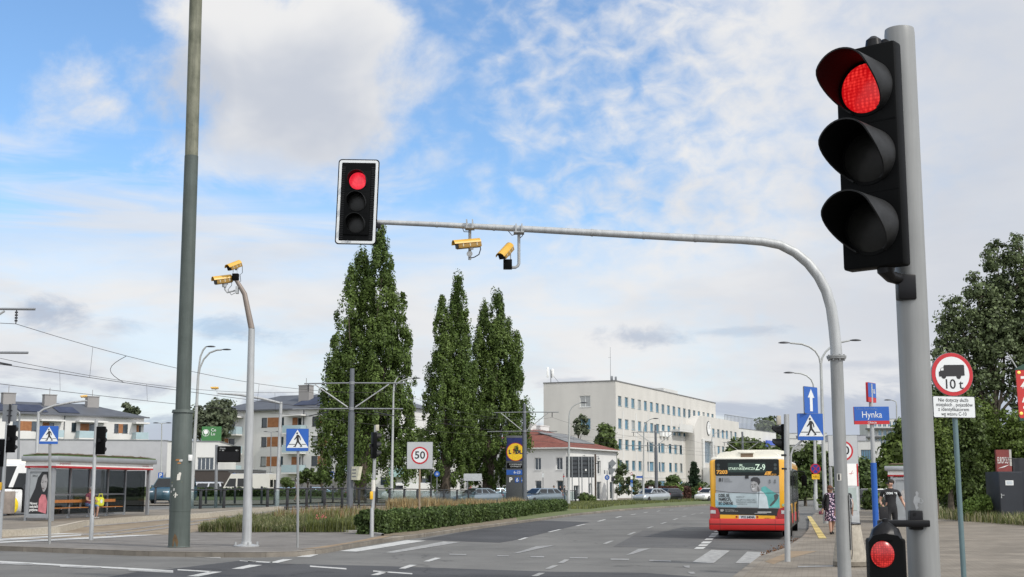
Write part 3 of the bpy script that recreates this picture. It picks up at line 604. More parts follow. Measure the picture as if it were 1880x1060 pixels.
def foreground_light():
 Y = 5.1; b = P(1690, 900, Y); X = b.x
 t = thing('traffic_light', 'large close traffic light with a glowing red lens on a thick grey pole', 'traffic light', (X, Y, 0.12))
 zt = P(1648, 55, Y).z - 0.12
 mb = MB(); r = 0.0595
 mb.tube([(0, 0, 0), (0, 0, 0.9), (0, 0, zt - 0.06), (0, 0, zt - 0.02), (0, 0, zt)], [r, r, r, r, r * 0.96], 40)
 mb.build('pole', m_pole_grey, t)
 # main head, turned towards the left of the picture
 c = P(1602, 482, 4.97); ang = R(-41)
 M = Matrix.Translation((c.x - X, c.y - Y, c.z - 0.12)) @ Matrix.Rotation(ang, 4, 'Z') @ Matrix.Translation((0, 0, 0))
 hd = signal_head(t, M, 0.2, 0.278, 0.252, 0.07, 0.21, 0, m_red_lens, ext=(0.02, 0.035))
 mb = MB(M); mb.box((0, 0.09, 0.43), (0.20, 0.06, 0.84), 0.015); mb.lathe([(0.035, 0), (0.03, 0.03), (0.012, 0.045)], 16, Matrix.Translation((0.02, 0.05, 0.87))); mb.build('back_shell', m_black_gloss, hd)
 mb = MB(M); mb.box((0.0, -0.0015, 0.035), (0.05, 0.002, 0.008)); mb.build('maker_plate', mat('grey maker plate', (0.06, 0.06, 0.06), 0.4), hd)
 mb = MB()
 q = M @ Vector((0.03, 0.05, 0.0)); zb = q.z
 mb.tube([(q.x, q.y, zb + 0.01), (q.x, q.y, zb - 0.03), (q.x + 0.02, q.y + 0.015, zb - 0.05), (-0.03, -0.02, zb - 0.055)], [0.036, 0.034, 0.024, 0.022], 14)
 mb.box((-0.035, -0.045, zb - 0.085), (0.07, 0.05, 0.10), 0.006); mb.build('lower_bracket', m_black_gloss, t)
 zt2 = (M @ Vector((0, 0.05, 0.868))).z
 mb = MB(); q = M @ Vector((0.05, 0.08, 0.834)); mb.tube([(q.x, q.y, zt2 - 0.02), (q.x, q.y, zt2 + 0.015), (0, 0, zt2 + 0.0)], [0.028, 0.024, 0.02], 12); mb.build('upper_bracket', m_black_gloss, t)
 # small repeater low on the same pole
 c = P(1631, 1100, 4.9); ang2 = R(-4)
 zc = P(1622, 1020, 4.82).z - 0.12
 M2 = Matrix.Translation((c.x - X, c.y - Y, zc - 0.105 * 2.5)) @ Matrix.Rotation(ang2, 4, 'Z')
 h = 0.3375
 mb = MB(M2); prof = [(-0.058, 0.0), (0.058, 0.0), (0.062, h * 0.4), (0.062, h - 0.03), (0.045, h - 0.008), (0, h), (-0.045, h - 0.008), (-0.062, h - 0.03), (-0.062, h * 0.4)]
 mb.plate(prof, 0, 0.02); mb.box((0.012, 0.07, h * 0.48), (0.13, 0.10, h * 0.93), 0.01)
 mb.box((-0.0, -0.003, h - 0.022), (0.05, 0.004, 0.005))
 rp = mb.build('repeater_head', m_black, t)
 mb = MB(M2); mb.lathe([(0.062, 0), (0.05, 0.035), (0.012, 0.062), (0.012, 0.072), (0.001, 0.073)], 8, Matrix.Translation((0.012, 0.06, h - 0.02)) @ Matrix.Rotation(R(22), 4, 'Z')); mb.build('cap', m_black_gloss, rp)
 lm = MB(M2); zl = 0.105 * 2.5
 lm.lathe([(0.001, 0.012), (0.02, 0.011), (0.036, 0.006), (0.043, 0.0)], 32, Matrix.Translation((-0.014, -0.001, zl)) @ Matrix.Rotation(R(90), 4, 'X') @ Matrix.Diagonal((1, 1.12, 1, 1)))
 l = lm.build('lens', m_red_small, rp); l['label'] = 'small lit red lens'
 mb = MB(); q = M2 @ Vector((0.03, 0.06, h + 0.045)); zz = q.z
 mb.box(((q.x + -0.02) / 2 + 0.0, (q.y) / 2, zz - 0.012), (abs(q.x) + 0.03, 0.03, 0.026), 0.004); mb.box((-0.04, -0.052, zz + 0.0), (0.05, 0.03, 0.072), 0.004)
 mb.cyl((-0.047, -0.07, zz + 0.022), (-0.047, -0.06, zz + 0.022), 0.006, n=10); mb.build('bracket', m_black_gloss, t)
 # torn sticker remains on the pole
 zs = P(1667, 918, Y).z - 0.12
 def wrapped(name, poly, z, a0, m):
  mb = MB(); rr = r + 0.0006
  mb.add([(rr * math.sin(a0 + x / r), -rr * math.cos(a0 + x / r), z + zz) for x, zz in poly], [tuple(range(len(poly)))]); return mb.build(name, m, t)
 m_st = mat('torn sticker remains', (0.36, 0.37, 0.37), 0.7, 0, 0.1, 40)
 wrapped('sticker', [(-0.004, 0.028), (0.002, 0.034), (0.008, 0.026), (0.006, 0.012), (0.018, 0.004), (0.026, -0.006), (0.016, -0.014), (0.004, -0.01), (0.002, -0.022), (0.006, -0.03), (-0.004, -0.038), (-0.008, -0.02), (-0.014, -0.008), (-0.01, 0.01), (-0.002, 0.018)], zs, R(-32), m_st)
 return t
foreground_light()
def pts_at(px, Y): return [P(x, y, Y) for x, y in px]
def mast_light():
 Y = 22.0; b = P(1549, 1060, Y); X = P(1541, 800, Y).x
 t = thing('traffic_light', 'traffic light with white edged backplate over the road on a curved grey mast arm', 'traffic light', (X, Y, 0.12))
 def loc(p): return (p.x - X, p.y - Y, p.z - 0.12)
 k = Y / FPX
 zf = P(1535, 657, Y).z - 0.12
 mb = MB(); mb.tube([(0, 0, 0), (0, 0, 0.02), (0, 0, 1.0), (0, 0, zf)], [0.115, 0.111, 0.109, 0.105], 28); mb.cyl((0, 0, 0), (0, 0, 0.025), 0.2, n=24)
 mb.box((0.108, -0.03, 1.0), (0.012, 0.10, 0.9), 0.005)
 pole = mb.build('pole', m_pole_grey, t)
 mb = MB(); mb.cyl((0, 0, zf - 0.022), (0, 0, zf + 0.0), 0.158, n=28); mb.cyl((0, 0, zf + 0.003), (0, 0, zf + 0.03), 0.165, n=28)
 for i in range(8): a = R(45 * i + 10); mb.cyl((0.135 * math.cos(a), 0.135 * math.sin(a), zf - 0.05), (0.135 * math.cos(a), 0.135 * math.sin(a), zf + 0.05), 0.016, n=6)
 mb.build('flange', m_pole_grey, t)
 path = [(1534.5, 640), (1531, 600), (1526, 565), (1517, 535), (1503, 508), (1484, 484), (1460, 464), (1432, 450), (1400, 444), (1360, 441), (1275, 437.5), (1085, 427.5), (940, 419.5), (800, 412.5), (690, 408)]
 wid = [21, 20.5, 20, 19.5, 19, 18.5, 18, 17, 16, 15, 14.5, 13, 12, 10, 8.5]
 pts = [loc(p) for p in pts_at(path, Y)]; pts = [(0, 0, zf + 0.03)] + pts; pts[1] = (0.0, 0, pts[1][2])
 mb = MB(); mb.tube(pts, [0.10] + [w * k / 2 for w in wid], 20)
 for (x, y, w) in ((1275, 437.5, 15.6), (1180, 432.5, 15), (1085, 427.5, 14.3), (905, 417.8, 12.6), (800, 412.5, 11.2)):
  p = Vector(loc(P(x, y, Y))); q = Vector(loc(P(x + 4, y + 0.22, Y))); mb.cyl(p, q, w * k / 2, n=18)
 mb.build('arm', m_galv, t)
 # head with backplate, facing the road users nearer the camera
 M = Matrix.Translation(loc(P(652.5, 431.5, Y - 0.12))) @ Matrix.Rotation(R(-3), 4, 'Z') @ Matrix.Rotation(R(1.6), 4, 'Y')
 hd = signal_head(t, M, 0.30, 0.376, 0.44, 0.16, 0.20, 0, m_red_lens_far, amax=135)
 h = 0.376 * 3; z0 = (h - 1.47) / 2 + 0.01; w = 0.355
 mb = MB(M); o = rrect(-w, z0, w, z0 + 1.49, 0.06); mb.plate(o, 0.03, 0.042)
 bp = mb.build('backplate', m_black, hd)
 mb = MB(M); i1 = rrect(-w + 0.018, z0 + 0.018, w - 0.018, z0 + 1.472, 0.05); i2 = rrect(-w + 0.062, z0 + 0.062, w - 0.062, z0 + 1.428, 0.02)
 n = len(i1); mb.add([(x, 0.0265, z) for x, z in i1] + [(x, 0.0265, z) for x, z in i2], [(k2, (k2 + 1) % n, n + (k2 + 1) % n, n + k2) for k2 in range(n)]); mb.build('white_border', m_sign_white, bp)
 for sx in (-1, 1):
  mb = MB(M)
  for q in range(40): mb.box((sx * 0.255, 0.028, z0 + 0.1 + q * 0.032), (0.06, 0.006, 0.012))
  mb.build('louvre', m_visor, bp)
 mb = MB(M); mb.box((0.37, 0.06, 0.17), (0.10, 0.06, 0.08), 0.01); mb.build('arm_clamp', m_black_gloss, hd)
 lettering_M(hd, M, [(('www.traffic.pl', -0.16, 0.025, z0 + 0.04, 0.03), {})], m_sign_black)
 # stickers on the pole
 zs = P(1536, 876, Y).z - 0.12
 st = MB()
 def wrap(mb, x0, x1, z0_, z1_, rr=0.1115):
  n = 6; vs = []
  for i in range(n + 1):
   a = (x0 + (x1 - x0) * i / n) / rr; vs += [(rr * math.sin(a), -rr * math.cos(a), z0_), (rr * math.sin(a), -rr * math.cos(a), z1_)]
  mb.add(vs, [(2 * i, 2 * i + 2, 2 * i + 3, 2 * i + 1) for i in range(n)])
 wrap(st, -0.095, -0.02, zs - 0.06, zs + 0.055); s = st.build('sticker', m_paper, t)
 s2 = MB(); wrap(s2, -0.075, -0.045, zs - 0.05, zs + 0.045, 0.1122); s2.build('sticker_print', m_sign_black, s)
 mb = MB(); zs2 = P(1545, 976, Y).z - 0.12
 mb.tube([(0.112, -0.05, zs2 + 0.45), (0.125, -0.07, zs2 + 0.40), (0.125, -0.07, zs2 - 0.35), (0.112, -0.06, zs2 - 0.45)], 0.006, 6); mb.build('cable', m_sign_black, t)
 return t
def lettering_M(parent, M, lines, m):
 mb = MB(M)
 for l in lines: text_into(mb, *l[0], **l[1])
 return mb.build('lettering', m, parent, smooth=0)
mast_light()
# ---------------------------------------------------------------- traffic cameras
def cam_into(t, M, Lc=0.46, wd=0.15, face=True):
 """yellow hooded camera: local -y is the lens end, the mount below at the origin"""
 mb = MB(M); n = 14; vs = []; fs = []
 for (y, sc) in ((-Lc * 0.58, 1.0), (Lc * 0.42, 0.96)):
  for rr in (wd * 0.55, wd * 0.51):
   for i in range(n + 1):
    a = R(-84 + 168 * i / n); vs.append((rr * sc * math.sin(a), y, 0.10 + rr * sc * math.cos(a)))
 m_ = n + 1
 for i in range(n): fs += [(i, i + 1, 2 * m_ + i + 1, 2 * m_ + i), (m_ + i + 1, m_ + i, 3 * m_ + i, 3 * m_ + i + 1), (i + 1, i, m_ + i, m_ + i + 1), (2 * m_ + i, 2 * m_ + i + 1, 3 * m_ + i + 1, 3 * m_ + i)]
 fs += [(0, 2 * m_, 3 * m_, m_), (n, m_ + n, 3 * m_ + n, 2 * m_ + n)]
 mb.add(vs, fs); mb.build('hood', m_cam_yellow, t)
 mb = MB(M); mb.box((0, 0.0, 0.085), (wd * 0.9, Lc * 0.88, wd * 0.72), 0.012); mb.build('housing', m_cam_shaded, t)
 mb = MB(M); mb.box((0, -Lc * 0.45, 0.085), (wd * 0.72, 0.02, wd * 0.56)); mb.cyl((0, -Lc * 0.47, 0.085), (0, -Lc * 0.45, 0.085), 0.035, n=16); mb.build('lens', m_black_gloss, t)
 mb = MB(M)
 for y in (-0.12, 0.0, 0.12): mb.box((wd * 0.455, y * Lc / 0.46, 0.08), (0.008, 0.018, 0.05))
 mb.build('hinge_clips', mat('pale clip', (0.45, 0.40, 0.28), 0.5), t)
 mb = MB(M); mb.lathe([(0.038, 0), (0.04, 0.05)], 12, Matrix.Translation((0, 0.03, 0.0))); mb.build('swivel', m_galv, t)
def traffic_camera(px, py, Y, yaw, tilt, label, mount, size=1.0, group='yellow traffic cameras', Lc=0.46):
 p = P(px, py, Y)
 t = thing('traffic_camera', label, 'camera', p, 0, group)
 M = Matrix.Rotation(R(yaw), 4, 'Z') @ Matrix.Rotation(R(tilt), 4, 'X') @ Matrix.Diagonal((size, size, size, 1))
 cam_into(t, M, Lc)
 k = Y / FPX
 mb = MB()
 kind = mount[0]
 if kind == 'hang':          # straight drop tube from the arm above
  up = mount[1] * k; mb.cyl((0.0, 0.13, -0.15), (0.0, 0.13, up), 0.026, n=10)
  mb.box((0.0, 0.07, -0.06), (0.05, 0.14, 0.05)); mb.cyl((0, 0.0, -0.07), (0.0, 0.10, -0.05), 0.05, n=14)
  mb.box((0.0, 0.06, up + 0.0), (0.16, 0.24, 0.025));
  for x in (-0.05, 0.05): mb.box((x, 0.0, up + 0.055), (0.022, 0.2, 0.15))
  mb.build('mount', m_galv, t)
  mb = MB(); mb.tube([(0.17, 0.02, 0.10), (0.19, 0.03, 0.02), (0.16, 0.06, -0.07), (0.08, 0.1, -0.11), (0.02, 0.12, -0.12)], 0.009, 6); mb.tube([(0, 0.12, up - 0.05), (-0.1, 0.1, up - 0.05), (-0.13, 0.04, up + 0.02)], 0.007, 6); mb.build('cable', m_sign_black, t)
 elif kind == 'hook':        # drop tube to one side with an elbow under the camera
  up = mount[1] * k; s = mount[2] * k
  mb.tube([(s, 0.1, up), (s, 0.1, -0.11), (s - 0.02, 0.1, -0.15), (s - 0.06, 0.1, -0.175), (0.02, 0.1, -0.175)], 0.026, 10)
  for x in (-0.05, 0.05): mb.cyl((x, 0.04, -0.08), (x, 0.02, 0.08), 0.009, n=6)
  mb.box((s, 0.06, up), (0.18, 0.24, 0.025))
  for x in (-0.05, 0.05): mb.box((s + x, 0.0, up + 0.055), (0.022, 0.2, 0.15))
  mb.build('mount', m_galv, t)
  mb = MB(); mb.box((0, 0.06, -0.13), (0.15, 0.15, 0.16), 0.008); mb.build('junction_box', m_black, t)
  mb = MB(); mb.tube([(s, 0.1, up - 0.1), (s + 0.06, 0.08, up - 0.05), (s + 0.1, 0.05, up + 0.03)], 0.007, 6); mb.tube([(s, 0.1, up), (s - 0.12, 0.08, up - 0.04), (s - 0.18, 0.05, up + 0.03)], 0.007, 6); mb.build('cable', m_sign_black, t)
 elif kind == 'side':        # bracket reaching from the mast
  ex, ez = mount[1] * k, mount[2] * k
  mb.tube([(0, 0.02, -0.02), (0.02, 0.02, -0.12), (0.08, 0.02, -0.2), (ex, 0.0, ez)], 0.024, 10); mb.box((ex, 0.0, ez), (0.07, 0.14, 0.2)); mb.lathe([(0.06, -0.05), (0.065, 0.04)], 14); mb.build('mount', m_galv, t)
  mb = MB(); mb.tube([(0.2, 0.0, 0.1), (0.2, 0, 0.0), (0.1, 0, -0.13), (0.2, 0, -0.27), (ex, 0, ez - 0.05)], 0.008, 6); mb.build('cable', m_sign_black, t)
 elif kind == 'top':
  ez = mount[1] * k
  mb.cyl((0, 0.03, 0.0), (0.0, 0.03, ez), 0.028, n=10)
  for x in (-0.06, 0.05): mb.cyl((x, -0.06, -0.09), (x, -0.06, 0.05), 0.008, n=6)
  mb.build('mount', m_galv, t)
  mb = MB(); mb.box((0, 0.0, -0.20), (0.17, 0.16, 0.19), 0.008); mb.build('junction_box', m_black, t)
  mb = MB(); mb.tube([(0.14, 0.16, 0.16), (0.15, 0.16, -0.05), (0.1, 0.1, -0.12), (0.13, 0.08, -0.3), (0.02, 0.05, -0.36)], 0.008, 6); mb.build('cable', m_sign_black, t)
 else:
  mb.cyl((0, 0.02, 0.0), (0, 0.02, mount[1] * k), 0.03, n=8); mb.build('mount', m_galv, t)
 return t
traffic_camera(862, 459, 22.0, -68, 9, 'yellow camera seen side-on, hanging from the mast arm nearer the overhead signal', ('hang', 42), 1.05)
traffic_camera(932, 471, 22.0, -30, 36, 'yellow camera pointing down at the traffic from a hooked tube under the mast arm', ('hook', 46, 21), 1.02, Lc=0.40)
# ---------------------------------------------------------------- bent camera mast with two cameras
def camera_mast():
 Y = 1.58 * FPX / (1003.5 - 894); b = G(452.5, 1003.5, 0.12); Y = b.y
 t = thing('camera_mast', 'slim silver mast with a kinked brown top carrying two yellow cameras', 'camera mast', (b.x, Y, 0.12))
 def loc(p): return (p.x - b.x, p.y - Y, p.z - 0.12)
 top = loc(P(462, 604, Y)); k = Y / FPX
 mb = MB(); mb.tube([(0, 0, 0.0), (0, 0, 0.75)], [0.126, 0.126], 24); mb.tube([(0, 0, 0.752), (top[0] * .6, 0, top[2] * .6), top], [0.122, 0.108, 0.088], 24); mb.build('shaft', m_galv, t)
 mb = MB(); mb.lathe([(0.34, 0), (0.34, 0.03), (0.15, 0.06), (0.135, 0.13), (0.127, 0.13)], 20)
 for i in range(4): a = R(20 + 90 * i); mb.cyl((0.29 * math.cos(a), 0.29 * math.sin(a), 0.02), (0.29 * math.cos(a), 0.29 * math.sin(a), 0.12), 0.03, n=6)
 mb.build('base_flange', m_galv, t)
 p1 = loc(P(449, 540, Y)); p2 = loc(P(433, 513, Y))
 mb = MB(); mb.tube([top, p1, p2], [0.085, 0.07, 0.055], 18); mb.lathe([(0.075, -0.03), (0.08, 0.06), (0.05, 0.09)], 14, Matrix.Translation(p2)); mb.build('bent_top', mat('brown painted mast top', (0.20, 0.165, 0.14), 0.5, 0.2, 0.08, 4), t)
 return t
camera_mast()
YM = G(452.5, 1003.5, 0.12).y
traffic_camera(412, 524, YM, -58, 12, 'yellow camera held out on a side bracket of the kinked silver mast', ('side', 24, -9), 1.55, Lc=0.34)
traffic_camera(433, 496, YM, -38, 24, 'yellow camera on the very tip of the kinked silver mast', ('top', 17), 1.30, Lc=0.36)
# ---------------------------------------------------------------- big green traction pole
def green_pole():
 b = G(328.5, 1005, 0.12); Y = b.y; k = Y / FPX
 t = thing('traction_pole', 'tall thick weathered dark green steel pole with stickers, standing at the kerb', 'pole', (b.x, Y, 0.12))
 def loc(p): return Vector((p.x - b.x, p.y - Y, p.z - 0.12))
 s = loc(P(335.5, 757, Y)); c = loc(P(351.5, 287, Y)); e = loc(P(359.5, 0, Y)); e2 = e + (e - c) * 0.35
 mb = MB(); mb.tube([(0, 0, 0), (0, 0, 0.02), s * 0.26 , s * 0.262, s * 0.985, s], [0.285, 0.283, 0.275, 0.28, 0.262, 0.24], 32); mb.lathe([(0.284, 0.0), (0.296, 0.01), (0.284, 0.03)], 32); mb.build('lower_sleeve', m_green_pole, t)
 mb = MB(); mb.tube([s - Vector((0, 0, .05)), s + (c - s) * 0.5, c], [0.196, 0.192, 0.186], 28); mb.lathe([(0.29, -0.02), (0.27, 0.06), (0.2, 0.06)], 28, Matrix.Translation(s)); mb.build('shaft', m_green_pole, t)
 mb = MB(); mb.tube([c, e, e2], [0.178, 0.174, 0.17], 28); mb.build('faded_top', m_green_top, t)
 def wrap(name, poly, px, py, m, rr=0.272):
  p = loc(P(px, py, Y)); mb = MB(); a0 = math.asin(max(-0.95, min(0.95, (p.x - s.x * p.z / s.z) / rr)))
  rr2 = rr + 0.004; mb.add([(s.x * p.z / s.z + rr2 * math.sin(a0 + x / rr), -rr2 * math.cos(a0 + x / rr), p.z + z) for x, z in poly], [tuple(range(len(poly)))]); return mb.build(name, m, t)
 for i, (x, y, w, h) in enumerate(((333, 876, 0.05, 0.09), (335, 871, 0.035, 0.05), (331, 845, 0.06, 0.025), (337, 846, 0.05, 0.03), (334, 851, 0.05, 0.02), (327, 909, 0.07, 0.022), (327, 909, 0.022, 0.07), (318, 903, 0.03, 0.03), (324, 899, 0.03, 0.035), (320, 892, 0.02, 0.03))):
  q = [(-w, -h), (w * 0.7, -h * 0.9), (w, h * 0.6), (w * 0.1, h), (-w * 0.8, h * 0.7)]
  wrap('sticker', q, x, y, [m_paper, mat('grey sticker', (0.42, 0.42, 0.4), 0.8, 0, 0.2, 30), mat('orange sticker scrap', (0.35, 0.16, 0.05), 0.8, 0, 0.3, 30)][0 if i in (0, 1, 5, 6) else (2 if i in (2, 4) else 1)], 0.275)
 wrap('rust_patch', [(-0.06, 0), (0.08, 0), (0.1, 0.12), (0.05, 0.28), (0.0, 0.34), (-0.05, 0.2)], 325, 1003, m_rust, 0.284)
 wrap('tape_remains', [(-0.2, 0.02), (0.1, 0.035), (0.1, 0.05), (-0.2, 0.04)], 332, 888, mat('yellowed tape', (0.26, 0.24, 0.10), 0.8, 0, 0.3, 20), 0.277)
 mb = MB(); p = loc(P(350, 841, Y)); mb.box((p.x + 0.02, -0.1, p.z), (0.09, 0.12, 0.16), 0.01); mb.build('small_box', m_white, t)
green_pole()
# ---------------------------------------------------------------- road signs
PED = [(505, 195), (530, 197), (550, 225), (557, 262), (547, 268), (540, 235), (529, 224), (535, 278), (575, 335), (578, 345), (548, 350), (545, 343), (560, 338), (518, 292), (495, 340), (493, 349), (462, 348), (465, 341), (478, 338), (503, 280), (503, 237), (480, 260), (470, 255), (493, 222)]
def ped_plate(parent, M, s, back=True):
 mb = MB(M); mb.plate(rrect(-s / 2, -s / 2, s / 2, s / 2, s * 0.04), 0, 0.02); mb.build('sign_rim', m_sign_back, parent)
 mb = MB(M); mb.plate(rrect(-s * .492, -s * .492, s * .492, s * .492, s * 0.035), -0.003, 0.004); pl = mb.build('sign_plate', m_sign_blue, parent)
 mb = MB(M); f = lambda X, Yv: ((X - 512) / 290 * s, (260 - Yv) / 284 * s)
 mb.add([(x, -0.006, z) for x, z in (f(512, 132), f(378, 360), f(655, 360))], [(0, 1, 2)]); mb.build('triangle', m_sign_white, pl)
 mb = MB(M); mb.add([(x, -0.009, z) for x, z in [f(*p) for p in PED]], [tuple(range(len(PED)))])
 mb.add([(x, -0.009, z) for x, z in ngon(s * 0.042, 14, *f(508, 177))], [tuple(range(14))])
 for x0, x1 in ((405, 484), (568, 622)): mb.add([(x, -0.009, z) for x, z in (f(x0, 312), f(x1, 312), f(x1, 320), f(x0, 320))], [(0, 1, 2, 3)])
 mb.build('pedestrian_symbol', m_sign_black, pl)
 return pl
def ped_sign(px, base_y, py, size_px, label, rz=0.0, r=0.034, pole_to=None, z0=0.12):
 b = G(px, base_y, z0); Y = b.y; k = Y / FPX
 t = thing('pedestrian_crossing_sign', label, 'road sign', (b.x, Y, z0), 0, 'blue pedestrian crossing signs')
 c = P(px, py, Y); zc = c.z - z0; s = size_px * k
 mb = MB(); mb.cyl((0, 0, 0), (c.x - b.x, 0, zc + s * 0.45), r, n=14); mb.build('pole', m_pole_grey, t)
 ped_plate(t, Matrix.Translation((c.x - b.x, -r - 0.02, zc)) @ Matrix.Rotation(rz, 4, 'Z'), s)
 mb = MB()
 for dz in (-0.3, 0.3): mb.box((c.x - b.x, -0.01, zc + dz * s), (0.10, 0.07, 0.04))
 mb.build('clamps', m_galv, t); return t
ped_sign(546.5, 1006, 808, 41, 'blue pedestrian crossing sign on a thin post between the silver mast and the signal pole', R(4))
ped_sign(91, 999, 799, 33, 'blue pedestrian crossing sign standing before the end of the bus shelter', R(16), 0.04)
def round_pts(r, n=40): return ngon(r, n)
def truck_sign():
 Y = 16.0; b = P(1770, 1060, Y); X = P(1766, 980, Y).x
 c = P(1748.5, 687.5, Y - 0.06); k = Y / FPX; z0 = 0.12; zc = c.z - z0
 t = thing('weight_limit_sign', 'round red and white ten tonne lorry ban sign with a text plate below', 'road sign', (X, Y, z0))
 mb = MB(); mb.tube([(0, 0, 0), (c.x - X + 0.02, 0, zc + 0.2)], 0.031, 16); mb.build('pole', mat('blue grey sign post', (0.12, 0.18, 0.19), 0.45, 0.4, 0.06, 4), t)
 rr = 43 * k; M = Matrix.Translation((c.x - X, -0.055, zc)) @ Matrix.Rotation(R(14), 4, 'Z') @ Matrix.Diagonal((1.0, 1, 0.93, 1))
 mb = MB(M); mb.plate(round_pts(rr), 0, 0.018); mb.build('sign_rim', m_sign_back, t)
 mb = MB(M); mb.plate(round_pts(rr * 0.985), -0.003, 0.003); pl = mb.build('sign_plate', m_sign_red, t)
 mb = MB(M); mb.add([(x, -0.006, z) for x, z in round_pts(rr * 0.81)], [tuple(range(40))]); mb.build('white_field', m_sign_white, pl)
 f = lambda x, y: ((x - 362) / 172 * rr, (355 - y) / 160 * rr)
 mb = MB(M)
 body = [(290, 296), (297, 288), (455, 283), (460, 290), (461, 362), (428, 366), (250, 374), (249, 340), (262, 332), (268, 310), (290, 306)]
 mb.add([(x, -0.009, z) for x, z in [f(*p) for p in body][::-1]], [tuple(range(len(body)))])
 for cx in (289, 411): mb.add([(x, -0.010, z) for x, z in ngon(rr * 0.108, 18, *f(cx, 371))], [tuple(range(18))])
 text_into(mb, '10 t', *(f(364, 428)[0], -0.009, f(364, 430)[1]), rr * 0.62, bold=rr * 0.005, spacing=0.95)
 mb.build('lorry_symbol', m_sign_black, pl)
 mb = MB(M); w = [(268, 314), (288, 310), (288, 328), (266, 330)]; mb.add([(x, -0.0115, z) for x, z in [f(*p) for p in w][::-1]], [(0, 1, 2, 3)]); mb.build('cab_window', m_sign_white, pl)
 c2 = P(1752, 747.5, Y - 0.06); M = Matrix.Translation((c2.x - X, -0.055, c2.z - z0)) @ Matrix.Rotation(R(14), 4, 'Z'); w, h = 43.5 * k, 20 * k
 mb = MB(M); mb.plate(rrect(-w, -h, w, h, 0.02), 0, 0.018); mb.build('text_plate_rim', m_sign_black, t)
 mb = MB(M); mb.plate(rrect(-w + .008, -h + .008, w - .008, h - .008, 0.015), -0.003, 0.003); pl = mb.build('text_plate', m_sign_white, t)
 mb = MB(M)
 for i, (s, ww) in enumerate((('Nie dotyczy służb', 0.41), ('miejskich , pojazdów', 0.50), ('z identyfikatorem', 0.42), ('wg wzoru C-10', 0.345))): text_into(mb, s, -0.01 + (0.012 if i == 1 else 0), -0.006, h * (0.62 - 0.42 * i), 0.062, width=ww, bold=0.0)
 mb.build('lettering', m_sign_black, pl, smooth=0)
truck_sign()
def street_name_sign():
 Y = 25.0; X = P(1604, 860, Y).x; z0 = 0.12; k = Y / FPX
 t = thing('street_name_sign', 'street name post with a wide blue plate reading Hynka and a blue lower half', 'street sign', (X, Y, z0))
 zb = P(1606, 850, Y).z - z0
 mb = MB(); mb.cyl((0, 0, 0), (0, 0, zb), 0.056, n=18); mb.build('blue_sleeve', m_sign_blue, t)
 mb = MB(); mb.cyl((0, 0, zb - 0.05), (0, 0, P(1598, 705, Y).z - z0), 0.040, n=14); mb.build('pole', m_galv, t)
 c = P(1600.5, 763, Y - 0.08); w, h = 33.5 * k, 16 * k; M = Matrix.Translation((c.x - X, -0.08, c.z - z0)) @ Matrix.Rotation(R(8), 4, 'Z') @ Matrix.Rotation(R(-0.8), 4, 'Y')
 mb = MB(M); mb.plate(rrect(-w, -h, w, h, 0.008), 0, 0.035); mb.build('name_plate_rim', m_sign_red, t)
 mb = MB(M); mb.plate([(-w, -h * .60), (w, -h * .60), (w, h), (-w, h)], -0.003, 0.002); pl = mb.build('name_plate', m_sign_blue, t)
 mb = MB(M); text_into(mb, 'Hynka', 0.0, -0.006, h * 0.06, h * 1.05, width=w * 1.14); mb.build('lettering', m_sign_white, pl, smooth=0); mb = MB(M); text_into(mb, 'Okęcie', 0, -0.0035, -h * 0.81, h * 0.36, width=w * 0.5); mb.build('lettering', m_sign_white, pl, smooth=0)
 mb = MB(M); text_into(mb, 'Ulica Franciszka', -w * 0.28, -0.006, h * 0.76, h * 0.36, width=w * 1.2); mb.build('small_lettering', mat('dim blue lettering', (0.11, 0.19, 0.42), 0.5), pl, smooth=0)
 c = P(1599, 721, Y); M = Matrix.Translation((c.x - X, 0, c.z - z0)) @ Matrix.Rotation(R(53), 4, 'Z')
 w, h = 19 * k, 18 * k
 mb = MB(M); mb.plate(rrect(-w, -h, w, h, 0.02), -0.022, 0.022); cp = mb.build('cross_plate', m_sign_red, t)
 mb = MB(M); mb.plate([(-w * .98, -h * .5), (w * .98, -h * .5), (w * .98, h * .97), (-w * .98, h * .97)], -0.025, -0.020); q = mb.build('cross_plate_field', m_sign_blue, cp)
 mb = MB(M); text_into(mb, 'lna', 0.05, -0.028, h * 0.2, h * 0.9); mb.build('lettering', m_sign_white, q, smooth=0)
street_name_sign()
